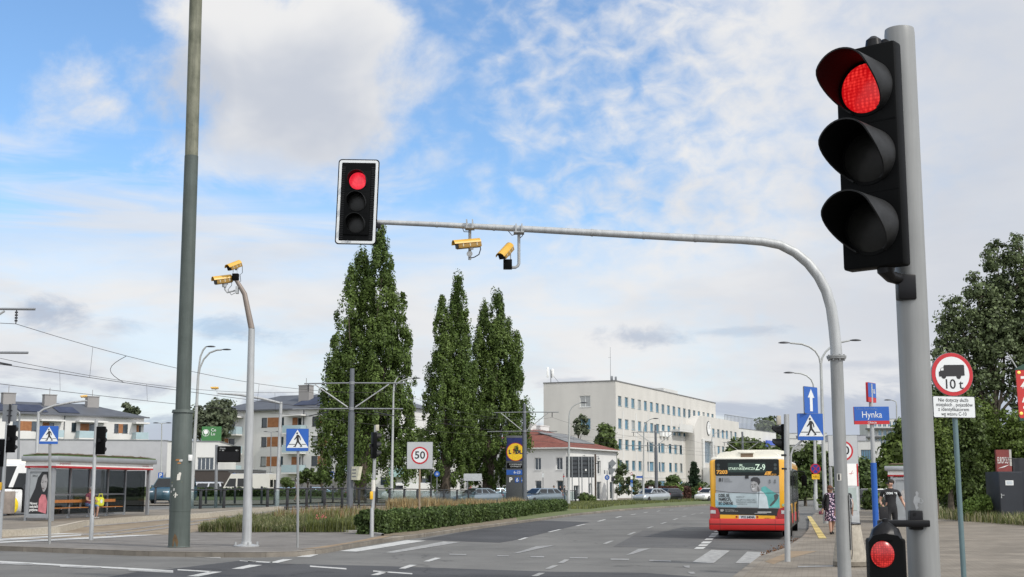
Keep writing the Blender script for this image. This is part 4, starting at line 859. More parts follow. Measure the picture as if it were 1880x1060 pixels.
def right_signal():
 b = G(1446, 1031.5, 0.12); Y = b.y; k = Y / FPX; X = b.x
 t = thing('traffic_light', 'slim pole with a traffic light seen side-on, next to the back of the bus', 'traffic light', (X, Y, 0.12))
 def loc(p): return Vector((p.x - X, p.y - Y, p.z - 0.12))
 top = loc(P(1444, 761, Y))
 mb = MB(); mb.tube([(0, 0, 0), top], [0.062, 0.058], 18); mb.build('pole', m_galv, t)
 c = loc(P(1447, 827, Y)); M = Matrix.Translation((-0.015, 0.19, c.z)) @ Matrix.Rotation(R(-97), 4, 'Z')
 hd = signal_head(t, M, 0.2, 0.285, 0.25, 0.10, 0.19, -1, None, n=2)
 mb = MB(); mb.box((0.05, 0.10, c.z + 0.29), (0.05, 0.14, 0.06)); mb.build('bracket', m_black, hd)
 mb = MB(); q = loc(P(1438, 772, Y)); mb.box((-0.1, 0, q.z), (0.09, 0.12, 0.2), 0.01); mb.build('detector_box', mat('beige box', (0.36, 0.33, 0.27), 0.6), t)
 mb = MB()
 for y in (836, 861): q = loc(P(1446, y, Y)); mb.cyl((0, 0, q.z - 0.02), (0, 0, q.z + 0.02), 0.068, n=16); mb.box((0.07, 0, q.z), (0.1, 0.04, 0.03))
 mb.build('clamps', m_sign_black, t)
 mb = MB(); a = loc(P(1449, 940, Y)); e = loc(P(1449, 990, Y)); mb.tube([(0.06, -0.03, a.z + .05), (0.075, -0.04, a.z), (0.075, -0.04, e.z), (0.06, -0.03, e.z - .05)], 0.006, 6); mb.build('cable', m_sign_black, t)
 s = thing('pedestrian_crossing_sign', 'blue pedestrian crossing sign reaching out on a bent bracket right of the bus', 'road sign', (X, Y, 0.12), 0, 'blue pedestrian crossing signs')
 pts = [loc(P(1451.5, 864, Y)), loc(P(1452, 835, Y)), loc(P(1456, 824, Y)), loc(P(1476, 806, Y)), loc(P(1488, 795, Y))]
 mb = MB(); mb.tube(pts, 0.024, 12); mb.build('bracket', m_galv, s)
 c = loc(P(1487.5, 784, Y - 0.05)); ped_plate(s, Matrix.Translation((c.x, -0.06, c.z)) @ Matrix.Rotation(R(7), 4, 'Z'), 49 * k)
 c = loc(P(1490, 735, Y)); u = thing('one_way_sign', 'blue one way sign with white arrow above the crossing sign', 'road sign', (X + c.x, Y + 0.06, 0.12 + c.z)); s1 = 50 * k
 M = Matrix.Rotation(R(48), 4, 'Z')
 mb = MB(M); mb.plate(rrect(-s1 / 2, -s1 / 2, s1 / 2, s1 / 2, 0.025), 0, 0.02); mb.build('sign_rim', m_sign_back, u)
 mb = MB(M); mb.plate(rrect(-s1 * .49, -s1 * .49, s1 * .49, s1 * .49, 0.02), -0.003, 0.003); pl = mb.build('sign_plate', m_sign_blue, u)
 ar = [(-.1, -.40), (.1, -.40), (.1, .10), (.24, .10), (0, .42), (-.24, .10), (-.1, .10)]
 mb = MB(M); mb.add([(x * s1, -0.006, z * s1) for x, z in ar], [tuple(range(7))]); mb.build('arrow', m_sign_white, pl)
 mb = MB(); mb.cyl((0, 0.03, -s1 * 0.95), (0, 0.03, s1 * 0.3), 0.02, n=10); mb.build('post', m_galv, u)
right_signal()
def speed_sign(px, base_y, c, w_px, label, pole_px=None, D=None, rz=0.0, m_pole=None, z0=0.12):
 if D: Y = D; X = P(px, 900, Y).x
 else: b = G(px, base_y, z0); Y, X = b.y, b.x
 k = Y / FPX; cc = P(c[0], c[1], Y); s = w_px * k
 t = thing('speed_limit_sign', label, 'road sign', (X, Y, z0), 0, 'square speed limit signs')
 M = Matrix.Translation((cc.x - X, -0.05, cc.z - z0)) @ Matrix.Rotation(rz, 4, 'Z')
 mb = MB(); mb.cyl((0, 0, 0), (0, 0, cc.z - z0 + s * 0.3), 0.036, n=12); mb.build('pole', m_pole or m_galv, t)
 mb = MB(M); mb.plate(rrect(-s / 2, -s * .52, s / 2, s * .52, s * 0.02), 0, 0.025); mb.build('sign_rim', m_sign_back, t)
 mb = MB(M); mb.plate(rrect(-s * .49, -s * .51, s * .49, s * .51, s * 0.02), -0.003, 0.003); pl = mb.build('sign_plate', mat('grey white board', (0.40, 0.415, 0.42), 0.5, 0, 0.04, 3), t)
 mb = MB(M); mb.ring((0, 0), s * 0.275, s * 0.335, -0.007, -0.003); mb.build('red_ring', m_sign_red, pl)
 mb = MB(M); mb.add([(x, -0.005, z) for x, z in ngon(s * 0.275, 36)], [tuple(range(36))]); mb.build('white_field', m_sign_white, pl)
 mb = MB(M); text_into(mb, '50', 0, -0.009, 0, s * 0.40, width=s * 0.40, bold=s * 0.006); mb.build('lettering', m_sign_black, pl, smooth=0)
speed_sign(769.5, 974, (771, 836.5), 47, 'square white board with a red ringed 50 standing in the hedge', m_pole=mat('brown sign post', (0.26, 0.2, 0.14), 0.6, 0.2, 0.1, 4))
speed_sign(1526, 965, (1547.5, 828), 54, 'square white board with a red ringed 50 half hidden by the curved mast', D=54.0)
# ---------------------------------------------------------------- street lamps
def lamp_head_into(mb, p, dirx, s):
 M = Matrix.Translation(p) @ Matrix.Rotation(0 if dirx > 0 else math.pi, 4, 'Z')
 n = 12; prof = [(0.0, 0.02, 0.02), (0.12, 0.05, 0.05), (0.3, 0.12, 0.09), (0.55, 0.17, 0.11), (0.8, 0.15, 0.09), (0.98, 0.05, 0.03), (1.0, 0.005, 0.005)]
 vs = []; fs = []
 for x, w, h in prof:
  for k in range(n):
   a = 2 * math.pi * k / n; z = math.sin(a) * h * s * (1.0 if math.sin(a) > 0 else 0.45)
   vs.append(tuple(M @ Vector((x * s * 0.95, math.cos(a) * w * s, z))))
 for i in range(len(prof) - 1):
  for k in range(n): fs.append((i * n + k, i * n + (k + 1) % n, (i + 1) * n + (k + 1) % n, (i + 1) * n + k))
 mb.add(vs, fs)
def street_lamp(label, Y, base, top, arms, r=(0.085, 0.05), z0=0.12, m=None, hs=0.85, terrain=False, group='street lamps'):
 """base/top: seen places of the pole foot and the fork; arms: lists of seen points ending at the head"""
 X = P(base[0], base[1], Y).x
 if terrain: z0 = z0 + T(X, Y)
 t = thing('street_lamp', label, 'street lamp', (X, Y, z0), 0, group)
 loc = lambda p: Vector((p.x - X, p.y - Y, p.z - z0))
 tp = loc(P(top[0], top[1], Y))
 mb = MB(); mb.tube([(0, 0, 0), (0, 0, 1.0), (tp.x * .15, 0, 1.05), tp], [r[0] * 1.25, r[0] * 1.2, r[0], r[1]], 14); mb.build('pole', m or m_lamp_pole, t)
 for a in arms:
  pts = [tp] + [loc(P(x, y, Y)) for x, y in a]; dx = pts[-1].x - pts[-2].x
  mb = MB(); mb.tube(pts, [r[1]] + [r[1] * 0.72] * (len(a) - 1) + [r[1] * 0.65], 10); ar = mb.build('arm', m or m_lamp_pole, t)
  mb = MB(); lamp_head_into(mb, pts[-1] - Vector((0.05 * (1 if dx > 0 else -1), 0, 0)), dx, hs); mb.build('lamp_head', m_steel_dark, ar)
 return t
street_lamp('double armed street lamp rising behind the bent sign bracket, right of the bus', 58, (1516.5, 963), (1507, 668), [[(1504, 656), (1497, 645), (1486, 637), (1472, 632), (1450, 630)], [(1510, 656), (1516, 646), (1527, 636), (1542, 629), (1560, 625.5)]], (0.10, 0.06), hs=0.6)
street_lamp('single armed street lamp carrying the round no stopping sign', 92, (1498, 937), (1494, 716), [[(1493, 706), (1489, 697), (1481, 690), (1470, 686), (1458, 685)]], (0.13, 0.07), hs=0.85)
street_lamp('tall double street lamp leaning out just behind the green pole', 72, (350, 950), (364, 690), [[(365.5, 672), (368, 655), (373, 643), (378, 637)], [(367, 676), (374, 660), (385, 648), (398, 643), (407, 642.5)]], (0.11, 0.07), hs=0.62, terrain=True)
street_lamp('street lamp with curved arm in front of the leftmost poplar', 96, (718.5, 930), (722.5, 722), [[(724, 712), (729, 704), (737, 699), (748, 696), (757, 695)], [(722.5, 712), (724, 704), (727, 698), (731, 692)]], (0.11, 0.06), hs=0.7, terrain=True)
street_lamp('street lamp with curved arm in front of the small red roofed house', 112, (1044, 924), (1045, 765), [[(1046, 756), (1050, 748), (1057, 743), (1065, 740)]], (0.11, 0.06), hs=0.75)
street_lamp('street lamp in front of the long cream office facade', 139, (1181, 912), (1182, 790), [[(1183, 782), (1187, 775), (1192, 771), (1198, 769)]], (0.11, 0.06), hs=0.75)
street_lamp('street lamp beside the portal wing of the office, far along the road', 173, (1306, 905), (1307, 806), [[(1308, 800), (1312, 796), (1318, 794), (1323, 793.5)]], (0.11, 0.06), hs=0.8)
street_lamp('thin lamp with two short level arms over the low shop roof', 130, (297, 880), (297, 779), [[(296, 777.5), (292, 777)], [(298, 777.5), (304, 777)]], (0.08, 0.05), hs=0.7, terrain=True)
street_lamp('thin lamp with two short level arms in front of the pale apartment wall', 150, (496, 900), (498, 795), [[(497, 793.5), (492, 793)], [(499, 793.5), (506, 793)]], (0.08, 0.05), hs=0.6, terrain=True, m=m_sign_back)
street_lamp('grey lamp post by the left edge, before the grey clad hall', 120, (32, 905), (36, 760), [[(35, 757), (30, 755), (26, 754)]], (0.12, 0.08), hs=0.7, terrain=True, m=m_sign_back)
street_lamp('faraway lamp post right of the street name plate', 120, (1648, 930), (1646, 745), [[(1645, 738), (1641, 736), (1637, 735)]], (0.1, 0.06), hs=0.8)
# no stopping sign on that lamp post
def no_stopping():
 Y = 91.7; c = P(1497, 861, Y); k = Y / FPX; rr = 9.3 * k
 t = thing('no_stopping_sign', 'round blue no stopping sign with red cross and a yellow plate under it', 'road sign', (c.x, Y, c.z))
 mb = MB(); mb.plate(ngon(rr, 28), -0.03, 0.0); pl = mb.build('sign_plate', m_sign_red, t)
 mb = MB(); mb.add([(x, -0.034, z) for x, z in ngon(rr * 0.82, 28)], [tuple(range(28))]); mb.build('blue_field', mat('deep blue sign face', (0.02, 0.03, 0.22), 0.5), pl)
 mb = MB()
 for a in (45, 135):
  ca, sa = math.cos(R(a)), math.sin(R(a)); q = [(-rr * .85, -rr * .07), (rr * .85, -rr * .07), (rr * .85, rr * .07), (-rr * .85, rr * .07)]
  mb.add([(x * ca - z * sa, -0.038 - 0.002 * (a > 50), x * sa + z * ca) for x, z in q], [(0, 1, 2, 3)])
 mb.build('red_cross', m_sign_red, pl)
 w, h = 7 * k, 4.5 * k; zc = -rr - h - 0.02
 mb = MB(); mb.plate([(-w, zc - h), (w, zc - h), (w, zc + h), (-w, zc + h)], -0.03, 0); yp = mb.build('yellow_plate', m_sign_yellow, t)
 mb = MB(); text_into(mb, '4.8 t', 0, -0.033, zc, h * 1.2); mb.build('lettering', m_sign_black, yp, smooth=0)
 mb = MB(); mb.box((0, 0.05, -0.1), (0.16, 0.1, 0.05)); mb.build('clamp', m_galv, t)
no_stopping()
# ---------------------------------------------------------------- left hand signals and small furniture
def back_signal(base, top, head_c, yaw, label, z0=0.12, r=0.055, extra=None):
 b = G(*base, z0); Y = b.y; X = b.x
 t = thing('traffic_light', label, 'traffic light', (X, Y, z0)); loc = lambda p: Vector((p.x - X, p.y - Y, p.z - z0))
 tp = loc(P(*top, Y)); mb = MB(); mb.tube([(0, 0, 0), (0, 0, 0.9), (tp.x * .3, 0, 0.92), tp], [r * 1.15, r * 1.15, r, r * .95], 14); mb.build('pole', m_galv, t)
 for hc, yw in (head_c if isinstance(head_c, list) else [(head_c, yaw)]):
  c = loc(P(*hc, Y)); M = Matrix.Translation((c.x, 0.0, c.z - 0.42)) @ Matrix.Rotation(R(yw), 4, 'Z') @ Matrix.Translation((0, -0.05, 0))
  hd = signal_head(t, M, 0.2, 0.28, 0.26, 0.12, 0.17, -1, None)
  mb = MB(M); mb.box((0, 0.16, 0.42), (0.08, 0.1, 0.1)); mb.build('bracket', m_black_gloss, hd)
 return t, loc
t, loc = back_signal((167, 992), (177, 770), (185.5, 809), 176, 'grey signal pole in front of the bus shelter, black head turned away')
mb = MB(); a = loc(P(169, 912, G(167, 992, .12).y)); mb.tube([(0.05, -0.03, a.z), (0.075, -0.06, a.z - 0.03), (0.075, -0.06, a.z - 0.5), (0.05, -0.03, a.z - 0.55)], 0.01, 6); mb.build('cable', m_sign_black, t)
t, loc = back_signal((-1, 990), (15.5, 748), [((20.5, 806), 172), ((1, 832), 188)], 0, 'signal pole cut by the left edge, two black heads and a sign back on top')
Ye = G(-1, 990, .12).y; c = loc(P(19, 759, Ye)); mb = MB(); mb.plate(rrect(c.x - 0.22, c.z - 0.26, c.x + 0.22, c.z + 0.26, 0.02), -0.06, -0.045); sb = mb.build('sign_back', m_sign_back, t)
mb = MB(); mb.box((c.x, -0.075, c.z + 0.08), (0.16, 0.02, 0.03)); mb.box((c.x, -0.075, c.z - 0.08), (0.16, 0.02, 0.03)); mb.box((c.x + 0.01, -0.09, c.z - 0.02), (0.05, 0.05, 0.6)); mb.build('clamps', m_steel_dark, t)
c = loc(P(2, 893, Ye)); mb = MB(); mb.box((c.x, -0.09, c.z), (0.10, 0.1, 0.24), 0.02); mb.build('push_button', m_sign_yellow, t)
t, loc = back_signal((682.5, 986), (690, 781), (687, 818), 115, 'white grey signal pole with yellow push button at the tip of the hedge', r=0.055)
Yq = G(682.5, 986, .12).y
mb = MB(); c = loc(P(693, 786, Yq)); mb.box((c.x, -0.03, c.z), (0.10, 0.12, 0.2), 0.01); mb.build('detector_box', mat('pale beige box', (0.45, 0.42, 0.33), 0.6), t)
mb = MB(); c = loc(P(682.5, 910, Yq)); mb.box((c.x, -0.09, c.z), (0.10, 0.1, 0.26), 0.03); mb.build('push_button', m_sign_yellow, t)
mb = MB(); c = loc(P(685.5, 893, Yq))
for k, (h0, h1) in enumerate(((-0.16, -0.02), (-0.02, 0.1), (0.1, 0.2))): mb.tube([(c.x * 0.98, 0, c.z + h0), (c.x, 0, c.z + h1)], 0.066 + 0.001 * k, 10)
mb.build('sticker', m_paper, t)
# ---------------------------------------------------------------- traffic camera masts far off to the left
def arm_mast(label, Y, base, top, arm, camp):
 X = P(*base, Y).x; z0 = 0.12 + T(X, Y); t = thing('camera_mast', label, 'camera mast', (X, Y, z0)); loc = lambda p: Vector((p.x - X, p.y - Y, p.z - z0))
 tp = loc(P(*top, Y)); mb = MB(); mb.tube([(0, 0, 0), (0, 0, 0.9), (tp.x * .2, 0, .93), tp], [0.13, 0.13, 0.115, 0.09], 14); mb.build('pole', m_galv, t)
 mb = MB(); mb.tube([tp - Vector((0, 0, .1))] + [loc(P(*p, Y)) for p in arm], [0.075] * len(arm) + [0.05], 12); mb.build('arm', m_galv, t)
 return t
arm_mast('white mast behind the bus shelter with one arm rising to a yellow camera', 84, (65, 880), (71, 756), [(80, 752), (100, 745), (130, 739), (160, 736)], None)
traffic_camera(155, 731, 84, -60, 8, 'small far yellow camera on the mast arm above the bus shelter', ('stub', 5), 1.0, Lc=0.42)
arm_mast('white mast by the tram platform with one arm reaching left to a yellow camera', 78, (508, 938), (516, 738), [(505, 738), (480, 732), (440, 725), (400, 722.5)], None)
traffic_camera(395, 716, 78, -75, 2, 'small far yellow camera on the arm behind the kinked silver mast', ('stub', 6), 1.0, Lc=0.46)
# ---------------------------------------------------------------- tram catenary
CATP = []
def cat_pole(label, X, Y, z0, hu, hl, ht, half=3.0, r=0.2, m=None, swing=0.0):
 t = thing('catenary_pole', label, 'tram pole', (X, Y, z0), swing, 'tram catenary poles')
 mb = MB(); mb.tube([(0, 0, 0), (0, 0, hl - 0.25), (0, 0, hl - 0.22), (0, 0, ht)], [r, r * 0.95, r * 0.72, r * 0.68], 18); mb.build('pole', m or m_dark_pole, t)
 for nm, h, a, b in (('upper_arm', hu, -half * .93, half * 1.05), ('lower_arm', hl, -half * 1.15, half)):
  mb = MB(); mb.tube([(a, 0, h - 0.03), (0, -0.02, h), (b, 0, h - 0.02)], 0.04, 8); mb.cyl((0, 0, h - 0.09), (0, 0, h + 0.09), r * 0.85, n=16); mb.build(nm, m_sign_back, t)
 for s in (-1, 1):
  mb = MB(); mb.cyl((s * 0.22, 0, hl + 0.08), (s * half * 0.72, 0, hu - 0.08), 0.038, n=8); mb.build('strut', m_galv, t)
  mb = MB()
  for q in range(4): mb.cyl((s * half * 0.85, 0, hu - 0.1 - q * 0.09), (s * half * 0.85, 0, hu - 0.15 - q * 0.09), 0.05, n=8)
  mb.cyl((s * half * .85, 0, hu), (s * half * .85, 0, hu - 0.5), 0.018, n=6); mb.build('insulator', m_steel_dark, t)
  mb = MB(); mb.tube([(s * half * 0.45, 0, hl - 0.05), (s * half * 0.45, 0, hl - 0.2), (s * half * .83, 0, hl - 0.42)], 0.03, 6); mb.build('register_arm', m_steel_dark, t)
 CATP.append((X, Y, z0, hu, hl, half, swing)); return t
X0 = P(60, 600, 42).x - 3.1
cat_pole('near tram pole whose arms reach in from the left edge', X0, 42, 0.3, P(60, 568, 42).z - 0.28, P(60, 648, 42).z - 0.28, 8.4, 3.0, 0.2, None, 0.0)
for lab, px, Y, top, up, lo, r in (('grey tram pole standing in the grass bed before the leftmost poplar', 643, 76, 677, 703.5, 750.5, 0.19), ('grey tram pole beside the yellow blue shop totem', 963, 120, 742, 757, 792, 0.215), ('grey tram pole in front of the parked silver taxi', 1205, 152, 780, 793, 818, 0.2), ('farthest grey tram pole, above the roof of the bus', 1365, 185, 793, 812, 832, 0.2)):
 X = P(px, 880, Y).x; z0 = 0.12 + T(X, Y)
 cat_pole(lab, X, Y, z0, P(px, up, Y).z - z0, P(px, lo, Y).z - z0, P(px, top, Y).z - z0, 3.0, r, None, R(-(Y - 60) * 0.12))
def catenary(label, s):
 pts_u = []; pts_l = []
 for X, Y, z0, hu, hl, half, sw in CATP:
  d = Vector((math.cos(sw), math.sin(sw), 0)) * (s * half * 0.85); pts_u.append(Vector((X, Y, z0 + hu - 0.5)) + d)
  d2 = Vector((math.cos(sw), math.sin(sw), 0)) * (s * half * 0.83); pts_l.append(Vector((X, Y, z0 + hl - 0.44)) + d2)
 v = (pts_u[1] - pts_u[0]); pts_u.insert(0, pts_u[0] - v); pts_l.insert(0, pts_l[0] - (pts_l[1] - pts_l[0]))
 t = thing('overhead_wires', label, 'tram wires', pts_l[1], 0, 'tram overhead wires'); o = pts_l[1]
 mu, ml = MB(), MB(); mw = mat('dark wire', (0.05, 0.045, 0.045), 0.5, 0.5)
 for i in range(len(pts_u) - 1):
  a, b, c, d = pts_u[i], pts_u[i + 1], pts_l[i], pts_l[i + 1]; n = 16
  q = [a.lerp(b, k / n) - Vector((0, 0, 0.75 * 4 * (k / n) * (1 - k / n))) - o for k in range(n + 1)]
  w = [c.lerp(d, k / n) - Vector((0, 0, 0.12 * 4 * (k / n) * (1 - k / n))) - o for k in range(n + 1)]
  mu.tube(q, 0.009, 4, False); ml.tube(w, 0.010, 4, False)
  for k in (2, 5, 8, 11, 14): dr = MB(); dr.cyl(q[k], w[k], 0.006, n=4); dr.build('dropper_wire', mw, t)
  if i == 1:
   p0, p1 = q[3], w[3]; dr = MB(); dr.tube([p0.lerp(p1, x / 8) + Vector((-0.55, 0, 0)) * math.sin(math.pi * x / 8) for x in range(9)], 0.012, 5, False); dr.build('jumper_wire', mw, t)
 mu.build('messenger_wire', mw, t); ml.build('contact_wire', mw, t)
catenary('overhead wires of the nearer tram track, on the right hand arms', 1); catenary('overhead wires of the tram track on the left hand arms', -1)
# box sign on the second tram pole
p = P(655, 869, 75.7); t = thing('lit_box_sign', 'tilted pale yellow box sign fixed to the grey tram pole', 'sign', p)
mb = MB(Matrix.Rotation(R(-40), 4, 'Z')); k = 75.7 / FPX; mb.plate([(-10 * k, -12 * k), (5 * k, -12.5 * k), (11 * k, 12 * k), (-10 * k, 12 * k)], -0.12, 0.12); mb.build('case', mat('pale yellow box', (0.55, 0.54, 0.42), 0.5), t)
mb = MB(Matrix.Rotation(R(-40), 4, 'Z'))
for z in (-6, 0, 6): mb.bx(-8 * k, 2 * k, -0.13, -0.121, (z - 1.2) * k, (z + 1.2) * k)
mb.build('text_rows', m_sign_back, t)
# ---------------------------------------------------------------- railing between platform and far carriageway
_rp = [(330, 67.3), (370, 68.6), (491, 72.7), (596, 75.5), (659, 79), (715, 83.5), (766, 92), (839, 112), (900, 121), (976, 130), (1057, 136)]
def rail_y(px):
 for (a, b), (c, d) in zip(_rp[:-1], _rp[1:]):
  if px <= c: return b + (d - b) * (px - a) / (c - a)
 return _rp[-1][1]
RAIL = [(px, rail_y(px)) for px in (330, 368, 411, 451, 491, 527.5, 563, 596, 628, 659, 688, 715, 742, 766, 791, 815, 839, 860, 880.5, 900.5, 921, 940, 958, 976, 993, 1009, 1026, 1042, 1057)]
def railing(label, seg, panel):
 pts = []
 for px, Y in seg:
  X = (px - 940) / FPX * Y * 1.0; X = P(px, 920, Y).x; pts.append(Vector((X, Y, 0.14 + T(X, Y))))
 o = pts[0]; t = thing('platform_railing', label, 'railing', o, 0, 'glazed railings along the tram platform')
 m_gl = glass_mat('railing glass', (0.72, 0.78, 0.78))
 for i, p in enumerate(pts):
  if i == 0 and panel > 1: continue        # that post belongs to the stretch before
  q = p - o; mb = MB(); mb.box((q.x, q.y, q.z + 0.56), (0.15, 0.10, 1.12), 0.01); mb.box((q.x + 0.04, q.y, q.z + 1.15), (0.18, 0.11, 0.1), 0.012); mb.build('post', m_steel_dark, t)
 mb = MB(); mb.tube([p - o + Vector((0, 0, 1.17)) for p in pts], 0.035, 8); mb.build('top_rail', m_steel_dark, t)
 mb = MB(); mb.tube([p - o + Vector((0, 0, 0.16)) for p in pts], 0.035, 8); mb.build('bottom_rail', m_steel_dark, t)
 mb = MB()
 for a, b in zip(pts[:-1], pts[1:]):
  a, b = a - o, b - o; d = (b - a).normalized() * 0.1; n = Vector((-d.y, d.x, 0)) * 0.06; u = Vector((0, 0, 1)); A, B = a + d, b - d
  mb.add([A - n + u * 0.22, B - n + u * 0.22, B - n + u * 1.08, A - n + u * 1.08, A + n + u * 0.22, B + n + u * 0.22, B + n + u * 1.08, A + n + u * 1.08], [(0, 1, 2, 3), (7, 6, 5, 4), (0, 4, 5, 1), (3, 2, 6, 7)])
 mb.build('glass_panels', m_gl, t, smooth=0)
railing('dark railing behind the grass bed, from the green pole to the white camera mast', RAIL[:8], 1)
railing('dark railing between the grey tram pole and the square speed board', RAIL[7:16], 2)
railing('dark glazed railing beyond the clipped hedge, before the cars', RAIL[15:], 2)
# black bollards on the walkway beyond the carriageway
def bollard(p, label):
 t = thing('bollard', label, 'bollard', p, 0, 'black bollards along the far walkway')
 mb = MB(); mb.lathe([(0.075, 0), (0.075, 0.95), (0.06, 1.0), (0.055, 1.03)], 12); mb.build('post', m_steel_dark, t)
 mb = MB(); mb.lathe([(0.062, 1.031), (0.085, 1.06), (0.085, 1.13), (0.05, 1.17), (0.01, 1.18)], 12); mb.build('cap', m_steel_dark, t); return t
b0 = None
for px in (285, 378, 405, 431, 480, 504, 570, 592, 611, 651, 671, 692):
 Y = 89.5 + max(0, px - 500) * 0.05; X = P(px, 920, Y).x; loc_ = (X, Y, 0.12 + T(X, Y))
 if b0 is None: b0 = bollard(loc_, 'small black bollard in the row on the far walkway')
 else: dup(b0, loc_)
# ---------------------------------------------------------------- bus shelters
m_roofgreen = mat('green roof edge', (0.07, 0.11, 0.03), 0.8, 0, 0.2, 4)
m_sedum = mat('sedum roof', (0.085, 0.032, 0.024), 0.95, 0, 0, 5, col2=(0.085, 0.085, 0.035), bump=0.6, bscale=9)
m_alu = mat('shelter aluminium', (0.33, 0.345, 0.36), 0.4, 0.5, 0.06, 4)
m_stripe = mat('red shelter stripe', (0.42, 0.015, 0.02), 0.45)
m_shglass = glass_mat('tinted shelter glass', (0.30, 0.32, 0.33))
def shelter(label, loc, rz, Ls, ad_near, poster):
 t = thing('bus_shelter', label, 'bus shelter', loc, rz, 'bus shelters'); D = 1.1
 ax = 0 if ad_near else Ls; ox = Ls - ax; sg = 1 if ad_near else -1
 mb = MB(); mb.bx(-0.25, Ls + 0.2, -0.35, D + 0.12, 2.28, 2.48, 0.02); mb.build('roof', m_alu, t)
 mb = MB(); mb.bx(-0.2, Ls + 0.15, -0.30, D + 0.08, 2.482, 2.53); mb.build('roof_edge', m_roofgreen, t)
 mb = MB(); n = 46; rr = random.Random(3)
 vs = []; fs = []
 for j in range(7):
  for i in range(n + 1): vs.append((-0.17 + (Ls + 0.29) * i / n, -0.27 + (D + 0.32) * j / 6, 2.55 + (0 if j in (0, 6) or i in (0, n) else rr.uniform(0.0, 0.07))))
 for j in range(6):
  for i in range(n): a = j * (n + 1) + i; fs.append((a, a + 1, a + n + 2, a + n + 1))
 mb.add(vs, fs); mb.build('planted_roof', m_sedum, t, smooth=0)
 mb = MB(); mb.bx(-0.12, Ls + 0.08, -0.22, D, 2.10, 2.275); mb.build('fascia', m_white, t)
 mb = MB(); mb.bx(-0.13, Ls + 0.09, -0.23, D + 0.01, 2.03, 2.098); mb.build('red_band', m_stripe, t)
 mb = MB(); text_into(mb, 'przystanek', 0.5, -0.223, 2.2, 0.15, width=0.8, shear=0.2); mb.build('lettering', m_stripe, t, smooth=0); mb = MB(); text_into(mb, 'warszawa', Ls - 0.6, -0.223, 2.19, 0.12, width=0.6); mb.build('lettering', m_stripe, t, smooth=0)
 for x in [0.0] + [Ls * q / 5 for q in range(1, 5)] + [Ls]:
  mb = MB(); mb.bx(x - 0.045, x + 0.045, D - 0.09, D, 0, 2.03); mb.build('post', m_alu, t)
 for x in (0.0, Ls): mb = MB(); mb.bx(x - 0.06, x + 0.06, -0.12, 0.0, 0, 2.03); mb.build('post', m_alu, t)
 for q in range(5):
  mb = MB(); mb.bx(Ls * q / 5 + 0.05, Ls * (q + 1) / 5 - 0.05, D - 0.055, D - 0.04, 0.2, 2.02); mb.build('glass_pane', m_shglass, t, smooth=0)
 mb = MB(); mb.bx(0.05, Ls - 0.05, D - 0.085, D - 0.058, 0.95, 1.02); mb.bx(0.05, Ls - 0.05, D - 0.085, D - 0.058, 0.14, 0.2); mb.build('rails', m_alu, t)
 mb = MB()
 for z in (0.55, 0.63, 0.71, 0.79, 0.87):
  mb.bx(0.1, Ls - 0.1, D - 0.095, D - 0.088, z, z + 0.006)
 for i in range(int(Ls / 0.12)): mb.bx(0.1 + i * 0.12, 0.106 + i * 0.12, D - 0.1, D - 0.096, 0.5, 0.92)
 mb.build('screen_lines', m_steel_dark, t, smooth=0)
 # glass at the end away from the poster
 mb = MB(); mb.bx(ox - 0.012, ox + 0.012, 0.1, D - 0.12, 0.2, 2.0); mb.build('glass_pane', m_shglass, t, smooth=0)
 # poster case at the near end
 mb = MB(); mb.bx(ax - 0.09, ax + 0.09, 0.0, 0.10, 0.12, 1.98); mb.bx(ax - 0.09, ax + 0.09, D - 0.2, D - 0.1, 0.12, 1.98); mb.bx(ax - 0.09, ax + 0.09, 0.1, D - 0.2, 1.88, 1.98); mb.bx(ax - 0.09, ax + 0.09, 0.1, D - 0.2, 0.12, 0.24)
 pc = mb.build('poster_case', m_alu, t)
 xs = ax - 0.05 * sg
 mb = MB(); mb.bx(ax - 0.05, ax + 0.05, 0.1, D - 0.2, 0.24, 1.88); pb = mb.build('poster', mat('pale poster ground', (0.30, 0.32, 0.33), 0.3, 0, 0.12, 1.5), pc)
 if poster:
  # seen from the near end: u runs from the front edge (y=.1, picture right) to the back
  M = Matrix.Translation((xs - 0.004 * sg, 0.5, 0)) @ Matrix.Rotation(R(-90), 4, 'Z')
  f = lambda u, v: (u * 0.40, 0.24 + v * 1.64)
  def pl(name, poly, m, d):
   mb = MB(M); mb.add([(x, -d, z) for x, z in [f(*p) for p in poly]], [tuple(range(len(poly)))]); return mb.build(name, m, pb)
  md = mat('poster dark hair', (0.016, 0.017, 0.019), 0.35); mg = mat('poster grey skin', (0.33, 0.32, 0.32), 0.35, 0, 0.25, 5); mp_ = mat('poster pink cloth', (0.52, 0.17, 0.19), 0.4, 0, 0.15, 8)
  pl('hair', [(-.95, .02), (1, .02), (1, 1), (0.25, 1), (-.2, .86), (-.45, .6), (-.95, .34)], md, 0.002)
  pl('face', [(.28, .62), (.16, .72), (.22, .84), (.42, .93), (.7, .93), (.85, .8), (.8, .64), (.6, .54), (.42, .53)], mg, 0.004)
  pl('eyes', [(.25, .745), (.42, .765), (.43, .755), (.27, .735)], md, 0.006); pl('eyes', [(.58, .77), (.76, .765), (.76, .755), (.6, .758)], md, 0.006); pl('mouth', [(.3, .62), (.5, .615), (.48, .595), (.36, .598)], mat('poster lips', (0.1, 0.06, 0.06), 0.4), 0.006)
  pl('pink_cloth', [(.0, .08), (.85, .02), (.95, .3), (.7, .46), (.3, .47), (.05, .36)], mp_, 0.006)
  mb = MB(M)
  for i, s in enumerate(('Nowy', 'odcień', 'piękna')): text_into(mb, s, -0.37, -0.008, 0.24 + 1.64 * (0.26 - 0.075 * i), 0.13, align='LEFT', bold=0.004)
